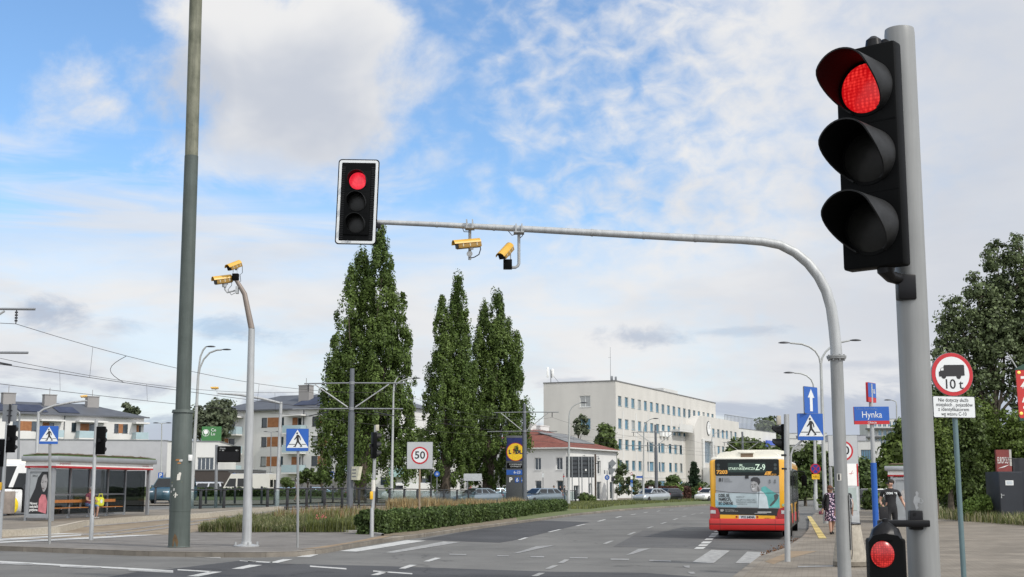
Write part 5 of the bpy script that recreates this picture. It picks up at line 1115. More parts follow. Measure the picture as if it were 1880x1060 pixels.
  mb.build('lettering', m_white, pb, smooth=0)
  mb = MB(M); text_into(mb, 'BRAZ', -0.2, -0.003, 0.24 + 1.64 * .9, 0.09); mb.build('small_lettering', m_sign_black, pb, smooth=0)
 else:
  M = Matrix.Translation((xs - 0.004 * sg, 0.5, 0)) @ Matrix.Rotation(R(90), 4, 'Z')
  mb = MB(M); mb.add([(x, -0.003, z) for x, z in ngon(0.2, 20, 0, 1.25, 0, 1, 1.25)], [tuple(range(20))]); mb.build('print', mat('poster grey print', (0.40, 0.38, 0.36), 0.4, 0, 0.3, 6), pb)
 # bench
 mb = MB()
 for x in (Ls * .22, Ls * .5, Ls * .78):
  mb.bx(x - 0.03, x + 0.03, D - 0.55, D - 0.1, 0.40, 0.44); mb.bx(x - 0.03, x + 0.03, D - 0.16, D - 0.1, 0.44, 0.82)
 mb.build('bench_bracket', m_alu, t)
 mb = MB()
 for y in (D - 0.52, D - 0.40, D - 0.28): mb.bx(Ls * .1, Ls * .86, y - 0.05, y + 0.05, 0.445, 0.475)
 mb.build('bench_seat', m_orange_wood, t)
 mb = MB(); mb.bx(Ls * .1, Ls * .86, D - 0.2, D - 0.165, 0.66, 0.78); mb.build('bench_back', m_orange_wood, t)
 return t
Xs, Ys = -17.75, 51.0
shelter('long glass bus shelter with planted roof, red band and orange bench on the tram platform', (Xs, Ys, 0.34 + T(Xs, Ys)), R(78), 7.66, True, True)
q = P(1640, 880, 58.0)
SH_L = 5.0; dirv = Vector((0.30, 0.954, 0)); e = Vector((q.x, 58.0, 0)) + dirv * SH_L
shelter('grey bus shelter with red band half hidden behind the thick close pole', (e.x, e.y, 0.12), math.atan2(-dirv.y, -dirv.x), SH_L, False, False)
# ---------------------------------------------------------------- other street furniture
def planter():
 b = G(1561, 1040, 0.12); k = b.y / FPX
 t = thing('concrete_bin', 'squat round rough concrete bin flaring to a darker foot beside the curved mast', 'litter bin', (b.x, b.y, 0.12))
 mb = MB(); mb.lathe([(0.30, 0.06), (0.335, 0.10), (0.33, 0.16), (0.27, 0.55), (0.235, 0.80), (0.225, 0.83), (0.19, 0.83), (0.19, 0.7)], 40); mb.build('body', m_concrete, t)
 mb = MB(); mb.lathe([(0.325, 0), (0.34, 0.02), (0.337, 0.095), (0.30, 0.098)], 40); mb.build('foot', mat('dirty concrete foot', (0.16, 0.14, 0.11), 0.9, 0, 0.2, 9), t)
 mb = MB(); mb.lathe([(0.24, 0.832), (0.25, 0.845), (0.24, 0.86), (0.06, 0.875)], 32); mb.build('lid_rim', m_steel_dark, t)
planter()
def kiosk_totem():
 b = G(1562, 968, 0.12); X, Y = b.x, b.y; k = Y / FPX
 t = thing('ticket_machine', 'tall white and grey information totem behind the curved mast', 'totem', (X, Y, 0.12), R(6))
 w = 0.38
 mb = MB(); mb.bx(-w, w, 0, 0.4, 0, 2.5, 0.02); mb.build('case', mat('pale grey case', (0.42, 0.44, 0.45), 0.4), t)
 mb = MB(); mb.bx(-w + .02, w - .06, -0.012, -0.001, 1.62, 2.48); u = mb.build('upper_panel', m_white, t)
 mb = MB(); mb.bx(-w + .07, w - .1, -0.014, -0.001, 0.65, 1.55); mb.build('glass_panel', mat('green grey display glass', (0.34, 0.40, 0.38), 0.15, 0, 0.1, 3), t)
 mb = MB(); mb.bx(w - .05, w + 0.004, -0.010, 0.1, 1.6, 2.49); mb.build('red_edge', m_stripe, t)
 mb = MB()
 mb.add([(0.0, -0.015, 2.08), (0.2, -0.015, 2.12), (0.2, -0.015, 2.13), (0.0, -0.015, 2.10)], [(0, 1, 2, 3)]); mb.add([(0.07, -0.017, 2.05), (0.085, -0.017, 2.05), (0.16, -0.017, 2.22), (0.145, -0.017, 2.22)], [(0, 1, 2, 3)])
 mb.build('emblem', m_stripe, u)
kiosk_totem()
def info_display():
 Y = 70; X = P(396, 930, Y).x; z0 = 0.34 + T(X, Y); k = Y / FPX
 t = thing('departure_display', 'black tram departure display on a grey post beside the green pole', 'display', (X, Y, z0)); loc = lambda p: Vector((p.x - X, p.y - Y, p.z - z0))
 mb = MB(); mb.cyl((0, 0, 0), loc(P(398, 817, Y)), 0.085, n=12); mb.build('post', m_sign_back, t)
 a, b = loc(P(400, 849, Y)), loc(P(442, 819.5, Y)); mb = MB(); mb.bx(a.x, b.x, -0.16, 0.1, a.z, b.z, 0.02); d = mb.build('case', m_black, t)
 mb = MB(); mb.bx(a.x + 0.05, b.x - 0.05, -0.168, -0.159, a.z + .06, b.z - .3); mb.build('screen', m_black_gloss, d)
 mb = MB(); text_into(mb, 'Okęcie', a.x + 0.12, -0.17, b.z - 0.12, 0.1, align='LEFT'); text_into(mb, '17  302', a.x + 0.08, -0.17, b.z - 0.23, 0.09, align='LEFT'); text_into(mb, '00:1', b.x - 0.08, -0.17, b.z - 0.23, 0.09, align='RIGHT'); mb.build('lettering', m_sign_white, d, smooth=0)
info_display()
def concrete_bin_left():
 Y = 60; p = P(8, 940, Y); z0 = 0.34 + T(p.x, Y)
 t = thing('concrete_bin', 'square concrete litter bin with a wire basket of rubbish at the left edge', 'litter bin', (p.x, Y, z0))
 mb = MB(); mb.box((0, 0, 0.5), (0.72, 0.6, 1.0), 0.03); mb.build('body', mat('brown grey concrete', (0.26, 0.22, 0.19), 0.9, 0, 0.2, 3), t)
 mb = MB(); mb.box((0, 0, 1.02), (0.66, 0.54, 0.04), 0.01); mb.box((0.1, 0, 1.07), (0.3, 0.3, 0.08), 0.03); mb.build('rubbish', m_white, t)
concrete_bin_left()
Y = 62; p = P(41, 930, Y); t = thing('platform_gate', 'black tubular barrier with a rounded corner near the left edge', 'barrier', (p.x, Y, 0.34 + T(p.x, Y)))
mb = MB(); mb.tube([(-1.6, 0, 1.12), (-0.1, 0, 1.12), (0.0, 0, 1.06), (0.02, 0, 0.9), (0.02, 0, 0)], 0.055, 10); mb.build('rail', m_black, t); mb = MB(); mb.box((0.1, 0, 0.65), (0.16, 0.1, 1.3), 0.02); mb.build('post', m_steel_dark, t)
def shop_totem():
 Y = 123.6; X = P(946.5, 880, Y).x; k = Y / FPX; c = P(946.5, 830, Y); zb = 0.12
 t = thing('shop_totem', 'tall dark shop totem with a round yellow emblem on blue, half behind poplar leaves', 'shop sign', (X, Y, zb), R(-4)); w = 17.5 * k
 z = lambda y: P(951, y, Y).z - zb
 mb = MB(); mb.bx(-w, w, 0.0, 0.45, 0, z(800), 0.02); mb.build('body', mat('dark totem case', (0.075, 0.08, 0.085), 0.5), t)
 mb = MB(); mb.bx(-w + .03, w - .03, -0.03, -0.002, z(846), z(804)); em = mb.build('emblem_board', mat('deep blue board', (0.006, 0.012, 0.10), 0.4), t)
 cz = z(830); rr = 15.5 * k
 mb = MB(); mb.add([(x, -0.036, q) for x, q in ngon(rr, 32, 0, cz)], [tuple(range(32))]); mb.build('yellow_disc', mat('yellow emblem', (0.78, 0.50, 0.01), 0.4), em)
 mb = MB(); mb.ring((0, cz), rr, rr * 1.07, -0.036, -0.031); mb.build('red_rim', m_sign_red, em)
 mb = MB(); text_into(mb, 'L', -rr * .66, -0.042, cz - rr * 0.02, rr * .62, bold=0.03); mb.build('lettering', MATS.get('blue letters') or mat('blue letters', (0.004, 0.008, 0.06), 0.5), em, smooth=0); mb = MB(); text_into(mb, 'DL', rr * .38, -0.042, cz - rr * 0.02, rr * .62, bold=0.03, width=rr * .8); mb.build('lettering', mat('blue letters', (0.004, 0.008, 0.06), 0.5), em, smooth=0)
 mb = MB(); mb.add([(x, -0.041, q) for x, q in ngon(rr * .13, 10, -rr * .2, cz + rr * .25)], [tuple(range(10))]); mb.add([(-rr * .28, -0.041, cz - rr * .05), (-rr * .2, -0.041, cz - rr * .25), (-rr * .12, -0.041, cz - rr * .05), (-rr * .2, -0.041, cz + rr * .1)], [(0, 1, 2, 3)]); mb.build('red_dot', m_sign_red, em)
 mb = MB(); mb.bx(-w + .05, w - .05, -0.03, -0.002, z(872), z(863)); b2 = mb.build('hours_panel', m_sign_blue, t)
 mb = MB(); text_into(mb, '6-23', 0.15, -0.034, z(867.5), 0.36); mb.build('lettering', m_white, b2, smooth=0)
 mb = MB(); mb.bx(-w + .1, w - .1, -0.03, -0.002, z(860), z(850)); b3 = mb.build('text_panel', m_black, t)
 mb = MB(); text_into(mb, 'CODZIENNIE', 0, -0.034, z(853), 0.2); text_into(mb, 'OTWARTE', 0, -0.034, z(857), 0.2); mb.build('lettering', m_sign_white, b3, smooth=0)
 mb = MB(); text_into(mb, 'P', -0.45, -0.004, z(881.5), 0.6, bold=0.02); mb.build('parking_letter', m_white, t, smooth=0)
 for x in (0.15, 0.7): mb = MB(); mb.bx(x - .2, x + .2, -0.03, -0.002, z(886), z(877)); i = mb.build('pictogram', m_sign_blue, t); mb = MB(); mb.ring((x, z(882.5)), 0.06, 0.11, -0.036, -0.031, 14); mb.bx(x - .03, x + .05, -0.036, -0.031, z(881), z(878)); mb.build('symbol', m_white, i)
shop_totem()
def billboard_back():
 Y = 138; k = Y / FPX; p = P(1065, 857, Y); z0 = 0.1
 t = thing('billboard', 'dark ribbed back of a billboard on thin posts before the small house', 'billboard', (p.x, Y, z0), R(4)); z = lambda y: P(1065, y, Y).z - z0; w = 25.5 * k
 mb = MB(); mb.bx(-w, w, 0.0, 0.12, z(877), z(838.5)); mb.build('board', mat('dark billboard back', (0.055, 0.062, 0.07), 0.5, 0.2, 0.12, 2), t)
 mb = MB()
 for i in range(1, 5): q = z(877) + (z(838.5) - z(877)) * i / 5; mb.bx(-w, w, -0.05, -0.002, q - 0.05, q + 0.05)
 mb.build('rib', m_steel_dark, t)
 for x in (-.58, -.1, .12, .62, .82):
  mb = MB(); mb.bx(x * w - 0.05, x * w + 0.05, -0.11, -0.052, 0, z(839)); mb.build('post', m_sign_back, t)
 mb = MB(); mb.bx(0.35 * w, 0.47 * w, -0.06, -0.051, z(865), z(861.5)); mb.build('paper', m_white, t)
billboard_back()
def simple_sign(name, label, Y, base_px, plates, top_y, r=0.05, m=None, cat='road sign', z0=0.1, terrain=True, group=None):
 X = P(base_px, 900, Y).x; z0 = z0 + (T(X, Y) if terrain else 0); t = thing(name, label, cat, (X, Y, z0), 0, group); k = Y / FPX
 zt = P(base_px, top_y, Y).z - z0; mb = MB(); mb.cyl((0, 0, 0), (0, 0, zt), r, n=10); mb.build('post', m or m_sign_back, t)
 for kind, px, py, w, h, mm in plates:
  c = P(px, py, Y); x, z = c.x - X, c.z - z0; w2, h2 = w * k / 2, h * k / 2
  poly = {'rect': rrect(x - w2, z - h2, x + w2, z + h2, min(w2, h2) * .12), 'disc': ngon(w2, 22, x, z), 'diamond': [(x, z - h2), (x + w2, z), (x, z + h2), (x - w2, z)], 'tri': [(x, z - h2), (x + w2, z + h2), (x - w2, z + h2)]}[kind]
  mb = MB(); mb.plate(poly, -r - 0.04, -r - 0.01); pl = mb.build('sign_plate', mm, t)
  if mm in (m_sign_blue, m_sign_white) and kind == 'disc' and mm is m_sign_blue:
   mb = MB(); mb.ring((x, z), w2 * .25, w2 * .42, -r - 0.05, -r - 0.041, 14); mb.build('symbol', m_sign_white, pl)
  if mm is m_sign_white and kind == 'disc': mb = MB(); mb.ring((x, z), w2 * .74, w2 * .99, -r - 0.05, -r - 0.041, 22); mb.build('red_ring', m_sign_red, pl)
 return t, X, Y, z0, k
def plate_text(t, X, Y, z0, s, px, py, size_px, m=m_sign_white):
 k = Y / FPX; c = P(px, py, Y); mb = MB(); text_into(mb, s, c.x - X, -0.115, c.z - z0, size_px * k, bold=0.01); mb.build('lettering', m, t, smooth=0)
t, X, Y, z0, k = simple_sign('mini_roundabout_sign', 'small square blue sign on two legs beside the leftmost poplar', 128, 608, [('rect', 608, 872, 11, 12, m_sign_blue)], 868); plate_text(t, X, Y, z0, 'O|', 608.5, 872, 9)
t, X, Y, z0, k = simple_sign('parking_sign', 'blue parking sign at the right end of the bus shelter', 100, 295, [('rect', 295.5, 873.5, 9, 11, m_sign_blue)], 869); plate_text(t, X, Y, z0, 'P', 295.5, 873.5, 10)
t, X, Y, z0, k = simple_sign('parking_sign', 'blue parking sign peeping over the white panel van', 125, 430, [('rect', 430, 872, 5, 6, m_sign_blue)], 868); plate_text(t, X, Y, z0, 'P', 430, 872, 5)
simple_sign('cycle_path_sign', 'round blue sign on a thin post before the middle poplar', 106, 802, [('disc', 802.5, 870.5, 10, 10, m_sign_blue)], 866, 0.04)
simple_sign('blank_board', 'plain pale board on two posts beneath the poplars', 118, 858, [('rect', 868, 876.5, 33, 13, mat('pale board', (0.42, 0.44, 0.45), 0.5))], 872, 0.06)
X = P(879, 900, 118).x
simple_sign('traffic_light', 'dark post with a small signal box seen behind the square speed board', 108, 791, [('rect', 788.5, 879, 4, 12, m_black)], 862, 0.06, m_steel_dark, 'traffic light')
simple_sign('give_way_sign', 'grey backs of a diamond and a triangle sign over the kerb by the house', 136, 1124, [('diamond', 1124, 851, 15, 15, m_sign_back), ('tri', 1123, 867, 15, 13, m_sign_back), ('rect', 1125, 880, 6, 7, m_steel_dark)], 846, 0.06)
simple_sign('cycle_path_sign', 'round blue sign at the corner of the small house', 137, 1115, [('disc', 1114.5, 877, 9, 9, m_sign_blue), ('rect', 1110, 867, 2.5, 7, m_sign_back)], 864, 0.05)
simple_sign('striped_post_sign', 'slim white and blue striped information post with a round top', 146, 1160, [('disc', 1159.5, 870, 4.5, 4.5, m_sign_white), ('rect', 1159.5, 877, 4, 6, m_white), ('rect', 1159.5, 884, 4, 5, m_sign_blue), ('rect', 1159.5, 891, 4.4, 6, mat('pale blue plate', (0.22, 0.33, 0.5), 0.5))], 867, 0.05)
simple_sign('street_name_sign', 'small far blue street name plate in front of the office bushes', 148, 1180, [('rect', 1175, 876, 14, 3.4, m_sign_blue)], 873, 0.06)
simple_sign('no_parking_sign', 'sign seen edge-on beside the billboard back', 134, 1035, [('disc', 1035, 875, 3, 8, m_sign_red)], 870, 0.04)
simple_sign('information_board', 'small white board on a thin post before the house wall', 136, 997, [('rect', 997, 873, 3.5, 8, m_sign_white)], 868, 0.04)
simple_sign('utility_pole', 'dark pole with a short side arm beside the billboard back', 139, 1093.5, [('rect', 1096, 851, 6, 1.6, m_steel_dark)], 834, 0.10, mat('brown wooden pole', (0.07, 0.05, 0.04), 0.8), 'pole')
simple_sign('utility_pole', 'brown wooden pole with a lamp arm before the apartment block', 150, 590, [('rect', 596, 824, 9, 1.4, m_steel_dark)], 803, 0.2, mat('old brown wood', (0.16, 0.115, 0.075), 0.85, 0, 0.2, 3), 'pole')
simple_sign('advertising_post', 'plain post beside the no stopping lamp, in front of far trees', 75, 1526, [], 858, 0.1, m_lamp_pole, 'pole')
simple_sign('advertising_post', 'plain grey post between the totem and the blue street sign pole', 88, 1576, [], 868, 0.07, m_lamp_pole, 'pole')
# dark kiosk hut and signs at the right edge
def kiosk():
 b = G(1838, 958, 0.14); X, Y = b.x, b.y; k = Y / FPX
 t = thing('kiosk', 'dark grey steel hut with a grey door handle at the right edge', 'kiosk', (X, Y, 0.14), R(-6)); z = lambda y: P(1850, y, Y).z - 0.14
 h = z(866)
 mk = mat('anthracite hut cladding', (0.022, 0.025, 0.032), 0.55, 0.1, 0.1, 2)
 mb = MB(); mb.bx(0, 2.6, 0, 2.4, 0.12, h, 0.01); mb.build('hut', mk, t)
 mb = MB(); mb.bx(0.03, 1.0, -0.02, -0.002, 0.2, h - 0.06); d = mb.build('door', mk, t)
 mb = MB(); mb.bx(0.05, 0.09, -0.035, -0.021, 1.05, 1.25); mb.bx(0.05, 0.2, -0.055, -0.036, 1.17, 1.20); mb.build('handle', m_galv, d)
 mb = MB(); mb.bx(0.28, 0.63, -0.03, -0.021, h - .62, h - .40); n = mb.build('notice', m_white, d)
 mb = MB()
 for q in range(3): mb.bx(0.32, 0.59, -0.034, -0.031, h - .47 - q * .05, h - .455 - q * .05)
 mb.build('text_lines', mat('blue print', (0.08, 0.2, 0.3), 0.6), n)
 mb = MB(); mb.bx(-0.1, 2.6, -0.35, 2.4, 0, 0.118); mb.build('concrete_base', m_concrete_grey, t)
 c = thing('shop_sign', 'dull red box sign with white writing standing on the dark hut', 'shop sign', (X, Y, 0.14 + h + 0.002), R(-2))
 s0 = (1837 - 1835) * k; w = 26 * k; hh = z(826) - h
 mb = MB(); mb.bx(-0.02, w, 0.1, 0.3, 0, hh); mb.build('box', mat('dull red box', (0.19, 0.035, 0.03), 0.6, 0, 0.15, 4), c)
 mb = MB(); mb.bx(w - 0.09, w + 0.01, 0.09, 0.31, 0.25, hh + .01); mb.build('end_panel', mat('pale end panel', (0.42, 0.4, 0.37), 0.6), c)
 mb = MB(); text_into(mb, 'EUROPOLY', w * .43, 0.092, hh * .5, hh * .42, width=w * .82, shear=0.1); mb.add([(0.02, 0.094, hh * .14), (w * .5, 0.094, hh * .2), (w * .85, 0.094, hh * .32), (w * .5, 0.094, hh * .25)], [(0, 1, 2, 3)]); mb.build('lettering', m_white, c, smooth=0)
 mb = MB(); mb.bx(w + .05, w + .75, 0.1, 0.5, 0, hh * .62); mb.cyl((0.3, 0.02, hh * .62), (w + .2, 0.02, hh * .58), 0.012, n=6); mb.build('meter_box', m_steel_dark, c)
 p = P(1868, 722, Y - 0.6); kk = (Y - 0.6) / FPX
 s = thing('advertising_sign', 'red sign with white letters and yellow lamps cut by the right edge', 'shop sign', (p.x, Y - 0.6, 0.14)); z2 = lambda y: P(1868, y, Y - .6).z - .14
 mr = mat('bright red board', (0.50, 0.03, 0.025), 0.45, 0, 0.05, 2)
 mb = MB(Matrix.Rotation(R(-6), 4, 'Z')); mb.plate([(0.01, z2(764)), (0.06, z2(768)), (1.1, z2(768)), (1.1, z2(680)), (-0.03, z2(680))], -0.05, 0.05); M = mb.M; bd = mb.build('board', mr, s)
 mb = MB(M); mb.plate([(-0.06, z2(680) + .01), (1.1, z2(680) + .01), (1.1, z2(664)), (0.4, z2(668)), (-0.02, z2(676))], -0.06, 0.06); mb.build('green_top', mat('dark green frame', (0.02, 0.06, 0.04), 0.5), s)
 mb = MB(M); mb.plate([(0.03, z2(773)), (1.1, z2(773)), (1.1, z2(768) - .01), (0.06, z2(768) - .01), (0.0, z2(765) - .01)], -0.06, 0.06); mb.build('green_foot', MATS['dark green frame'], s)
 mb = MB(M); text_into(mb, 'Z', 0.17, -0.055, z2(702), 0.62, align='LEFT', bold=0.03); mb.build('lettering', m_white, bd, smooth=0); mb = MB(M); text_into(mb, 'A', 0.2, -0.055, z2(729), 0.75, align='LEFT', bold=0.03); mb.build('lettering', m_white, bd, smooth=0); mb = MB(M); text_into(mb, 'na', 0.2, -0.055, z2(712), 0.16, align='LEFT'); text_into(mb, 'na', 0.2, -0.055, z2(748), 0.2, align='LEFT', bold=0.01); mb.build('lettering', m_white, bd, smooth=0)
 for y in (684.5, 759.5):
  mb = MB(M); mb.ell((0.10, -0.06, z2(y)), (0.075, 0.03, 0.075), 12, 7); mb.build('lamp', mat('yellow sign lamp', (0.8, 0.6, 0.12), 0.3, emit=(1.0, 0.75, 0.15), estr=0.35), bd)
 mb = MB(); mb.cyl((0.75, 0.12, 0), (0.75, 0.12, z2(700)), 0.06, n=12); mb.build('post', m_steel_dark, s)
 mb = MB(); mb.cyl((-0.01, -0.1, z2(676)), (-0.35, -0.1, z2(652)), 0.03, n=8); mb.build('stay', m_galv, s)
kiosk()
# ---------------------------------------------------------------- vehicles
m_bus_y = mat('bus yellow', (0.70, 0.35, 0.010), 0.3, 0, 0.03, 2, coat=0.4)
m_bus_r = mat('bus red', (0.44, 0.012, 0.010), 0.4, 0, 0.08, 2, coat=0.1)
m_bus_black = mat('bus black glass', (0.006, 0.009, 0.008), 0.22, 0, 0.1, 2, spec=0.3)
m_bus_cream = mat('bus roof cream', (0.68, 0.66, 0.58), 0.5, 0, 0.05, 2)
m_bus_win = mat('bus side window', (0.014, 0.017, 0.018), 0.06, 0, 0.2, 1, spec=0.9)
def wheel(parent, M, r, w, rim=None):
 mb = MB(M); mb.lathe([(r * .62, -w / 2), (r * .9, -w / 2), (r, -w * .35), (r, w * .35), (r * .9, w / 2), (r * .62, w / 2)], 22, Matrix.Rotation(R(90), 4, 'Y')); ty = mb.build('wheel', m_rubber, parent)
 mb = MB(M)
 for s in (-1, 1):
  mb.lathe([(r * .6, s * w * .49), (r * .56, s * w * .42), (r * .2, s * w * .36), (r * .14, s * w * .46), (0.001, s * w * .47)], 18, Matrix.Rotation(R(90), 4, 'Y'))
 ro = mb.build('rim', rim or m_alloy, ty)
 mb = MB(M)
 for s in (-1, 1):
  for q in range(6):
   a = R(60 * q); mb.add([(s * w * .475, math.cos(a + d) * r * rr, math.sin(a + d) * r * rr) for d, rr in ((-.18, .5), (.18, .5), (.12, .25), (-.12, .25))], [(0, 1, 2, 3)])
 mb.build('spoke_gaps', m_rubber, ro, smooth=0)
 return ty
def bus(label, loc, rz, full=True):
 t = thing('city_bus', label, 'bus', loc, rz, 'yellow and red city buses')
 Ln, hw = 12.0, 1.24
 mb = MB(); mb.bx(-hw, hw, 0.06, Ln, 0.62, 2.60, 0.11); mb.build('body', m_bus_y, t)
 mb = MB(); mb.bx(-hw - .012, hw + .012, 0.045, Ln + .01, 0.30, 0.78, 0.05); mb.build('lower_body', m_bus_r, t)
 # roof
 mb = MB(); mb.bx(-hw + .05, hw - .05, 0.12, Ln - .1, 2.55, 2.665, 0.05); mb.build('roof', m_bus_cream, t)
 prof = [(-1.02, 2.66), (-1.0, 2.74), (-.9, 2.82), (-.7, 2.86), (.7, 2.86), (.9, 2.82), (1.0, 2.74), (1.02, 2.66)]
 mb = MB(); mb.plate(prof, 0.35, 2.6); u = mb.build('rear_roof_unit', m_bus_cream, t)
 mb = MB(); mb.bx(-.22, .18, 0.337, 0.349, 2.67, 2.80); mb.build('roof_vent', mat('brown grille', (0.16, 0.11, 0.07), 0.7), u)
 mb = MB(); mb.bx(-.27, .23, 0.3, 0.42, 2.80, 2.865, .01); mb.build('vent_hood', m_bus_cream, u)
 mb = MB(); mb.plate([(x + 0.15, z + 0.13 if z > 2.7 else z) for x, z in prof], 3.2, 7.5); mb.build('roof_unit', m_bus_cream, t)
 # rear face pieces (slightly proud of each other)
 Y0 = 0.045
 mb = MB(); mb.plate(rrect(-1.05, 2.06, 1.03, 2.60, 0.06), 0.030, 0.2); top = mb.build('rear_top_panel', m_bus_black, t)
 mb = MB(); mb.plate(rrect(-.63, 2.17, .60, 2.48, .02), 0.024, 0.029); dsp = mb.build('destination_display', mat('display glass', (0.010, 0.028, 0.020), 0.2), top)
 mb = MB(); text_into(mb, 'PL.', -.17, 0.020, 2.385, 0.125, bold=0.001, width=.15); text_into(mb, 'STARYNKIEWICZA', -.175, 0.020, 2.285, 0.115, bold=0.001, width=.87); text_into(mb, 'Z-9', .43, 0.020, 2.325, 0.27, width=.32, bold=.003); mb.build('lit_lettering', mat('display letters', (0.5, 0.62, 0.5), 0.5, emit=(0.72, 0.95, 0.75), estr=0.35), dsp, smooth=0)
 my = mat('orange number paint', (0.75, 0.36, 0.05), 0.4)
 mb = MB(); text_into(mb, '7203', -.82, 0.022, 2.175, 0.155, width=.36, bold=0.007); text_into(mb, 'mzo', .78, 0.022, 2.10, 0.12, width=.3, shear=.2)
 mb.add([(x, 0.022, z) for x, z in ((.55, 2.08), (.62, 2.08), (.68, 2.18), (.60, 2.18))], [(0, 1, 2, 3)]); mb.add([(x, 0.022, z) for x, z in ((.64, 2.08), (.72, 2.08), (.80, 2.20), (.62, 2.20))], [(0, 1, 2, 3)])
 mb.build('lettering', my, top, smooth=0)
 mb = MB()
 for x in (-.94, .91):
  for z in (2.29, 2.41): mb.add([(x + a, 0.023, z + b) for a, b in ngon(.05, 14)], [tuple(range(14))])
 mb.build('upper_lamp', mat('smoked lamp', (0.035, 0.05, 0.05), 0.2), top)
 # advertising panel with the man
 mb = MB(); mb.plate([(-1.05, 1.03), (1.02, 1.0), (1.02, 2.055), (-1.03, 2.055)], 0.026, 0.2); ad = mb.build('advert_panel', mat('advert grey', (0.27, 0.285, 0.30), 0.35, 0, 0.1, 1.2), t)
 f = lambda X, Yc: ((X - 495) / 327.6, 3.02 - Yc / 327.6)
 def pl(name, poly, m, y):
  mb = MB(); q = [f(*p) for p in poly]; mb.add([(x, y, z) for x, z in q], [tuple(range(len(q)))]); return mb.build(name, m, ad, smooth=0)
 pl('lower_band', [(147, 500), (828, 500), (828, 655), (147, 640)], mat('advert pale blue grey', (0.36, 0.43, 0.45), 0.35, 0, 0.15, 1.5), 0.023)
 pl('blue_corner', [(147, 560), (190, 600), (380, 632), (370, 652), (147, 642)], mat('advert soft blue', (0.20, 0.36, 0.42), 0.35, 0, 0.2, 2), 0.021)
 pl('teal_patch', [(640, 440), (680, 425), (740, 470), (826, 520), (826, 652), (690, 655), (640, 520)], mat('advert teal', (0.10, 0.36, 0.34), 0.35, 0, 0.25, 2.5), 0.0195)
 pl('shirt', [(585, 500), (620, 470), (660, 490), (695, 540), (712, 660), (598, 660), (592, 560)], mat('advert pale shirt', (0.50, 0.57, 0.59), 0.35, 0, 0.12, 4), 0.018)
 pl('strap', [(600, 495), (614, 480), (622, 490), (612, 560), (608, 660), (598, 660), (602, 560)], mat('advert grey strap', (0.26, 0.31, 0.33), 0.4), 0.0165)
 pl('hair', [(528, 372), (535, 345), (560, 330), (600, 330), (625, 348), (630, 385), (612, 420), (600, 400), (560, 380)], mat('advert dark hair', (0.035, 0.035, 0.038), 0.4), 0.0165)
 pl('face', [(530, 385), (560, 372), (596, 385), (608, 410), (622, 440), (628, 480), (598, 490), (585, 482), (560, 484), (540, 470), (530, 430)], mat('advert grey face', (0.30, 0.30, 0.30), 0.4, 0, 0.3, 9), 0.015)
 mfs = mat('advert mid grey', (0.12, 0.12, 0.12), 0.4)
 for e in ([(532, 410), (550, 405), (551, 413), (534, 417)], [(562, 405), (586, 407), (585, 415), (563, 413)], [(548, 418), (554, 418), (549, 440), (541, 440)], [(600, 420), (612, 440), (620, 480), (606, 486), (596, 460)]): pl('face_shadow', e, mfs, 0.0135)
 pl('smile', [(538, 452), (566, 446), (569, 455), (548, 461)], m_sign_white, 0.0135)
 pl('dark_bag', [(770, 520), (800, 505), (822, 520), (810, 560), (770, 610), (735, 640), (720, 632), (745, 600), (775, 570)], mat('advert dark object', (0.06, 0.07, 0.07), 0.4, 0, 0.2, 8), 0.0165)
 pl('panel_seam', [(147, 470), (300, 490), (560, 500), (828, 494), (828, 498), (560, 504), (300, 494), (147, 474)], m_sign_black, 0.0125)
 pl('rear_camera', [(470, 315), (508, 315), (508, 345), (470, 345)], m_sign_black, 0.012)
 mb = MB()
 for s, X, Yc, h, w in (('DZIEL SIĘ', 182, 527, 48, 118), ('PAMIĘCIĄ,', 182, 568, 48, 135), ('BO ZNIKNIE', 182, 610, 48, 152), ('81', 190, 360, 58, 40)):
  x, z = f(X, Yc); text_into(mb, s, x, 0.0115, z, h / 327.6 * 0.92, align='LEFT', width=w / 327.6, bold=0.004)
 mb.build('lettering', m_sign_black, ad, smooth=0)
 mb = MB()
 for s, X, Yc, h, w in (('ROCZNICA', 240, 346, 16, 62), ('POWSTANIA', 240, 362, 16, 70), ('WARSZAWSKIEGO', 240, 379, 16, 92), ('GODZINA „W”', 370, 541, 22, 88), ('UCZCIJMY ICH, ODDAJ CZEŚĆ', 370, 572, 24, 208), ('POWSTAŃCOM WARSZAWSKIM', 370, 597, 24, 212), ('1 SIERPNIA 17.00', 370, 618, 18, 112)):
  x, z = f(X, Yc); text_into(mb, s, x, 0.0115, z, h / 327.6, align='LEFT', width=w / 327.6)
 for X in (730, 785):
  x, z = f(X, 375); mb.ring((x, z - .03), 0.018, 0.034, 0.010, 0.0115, 10); mb.add([(x - .03, 0.0115, z + .02), (x + .03, 0.0115, z + .02), (x + .02, 0.0115, z + .06), (x - .02, 0.0115, z + .05)], [(0, 1, 2, 3)])
 mb.build('small_lettering', mat('advert grey ink', (0.10, 0.11, 0.115), 0.5), ad, smooth=0)
 # black strip, lamps, bumper
 mb = MB(); mb.plate([(-1.03, 0.80), (1.0, 0.77), (1.03, 0.998), (-1.06, 1.03)], 0.024, 0.2); st = mb.build('lower_strip', mat('black engine strip', (0.014, 0.014, 0.013), 0.4), t)
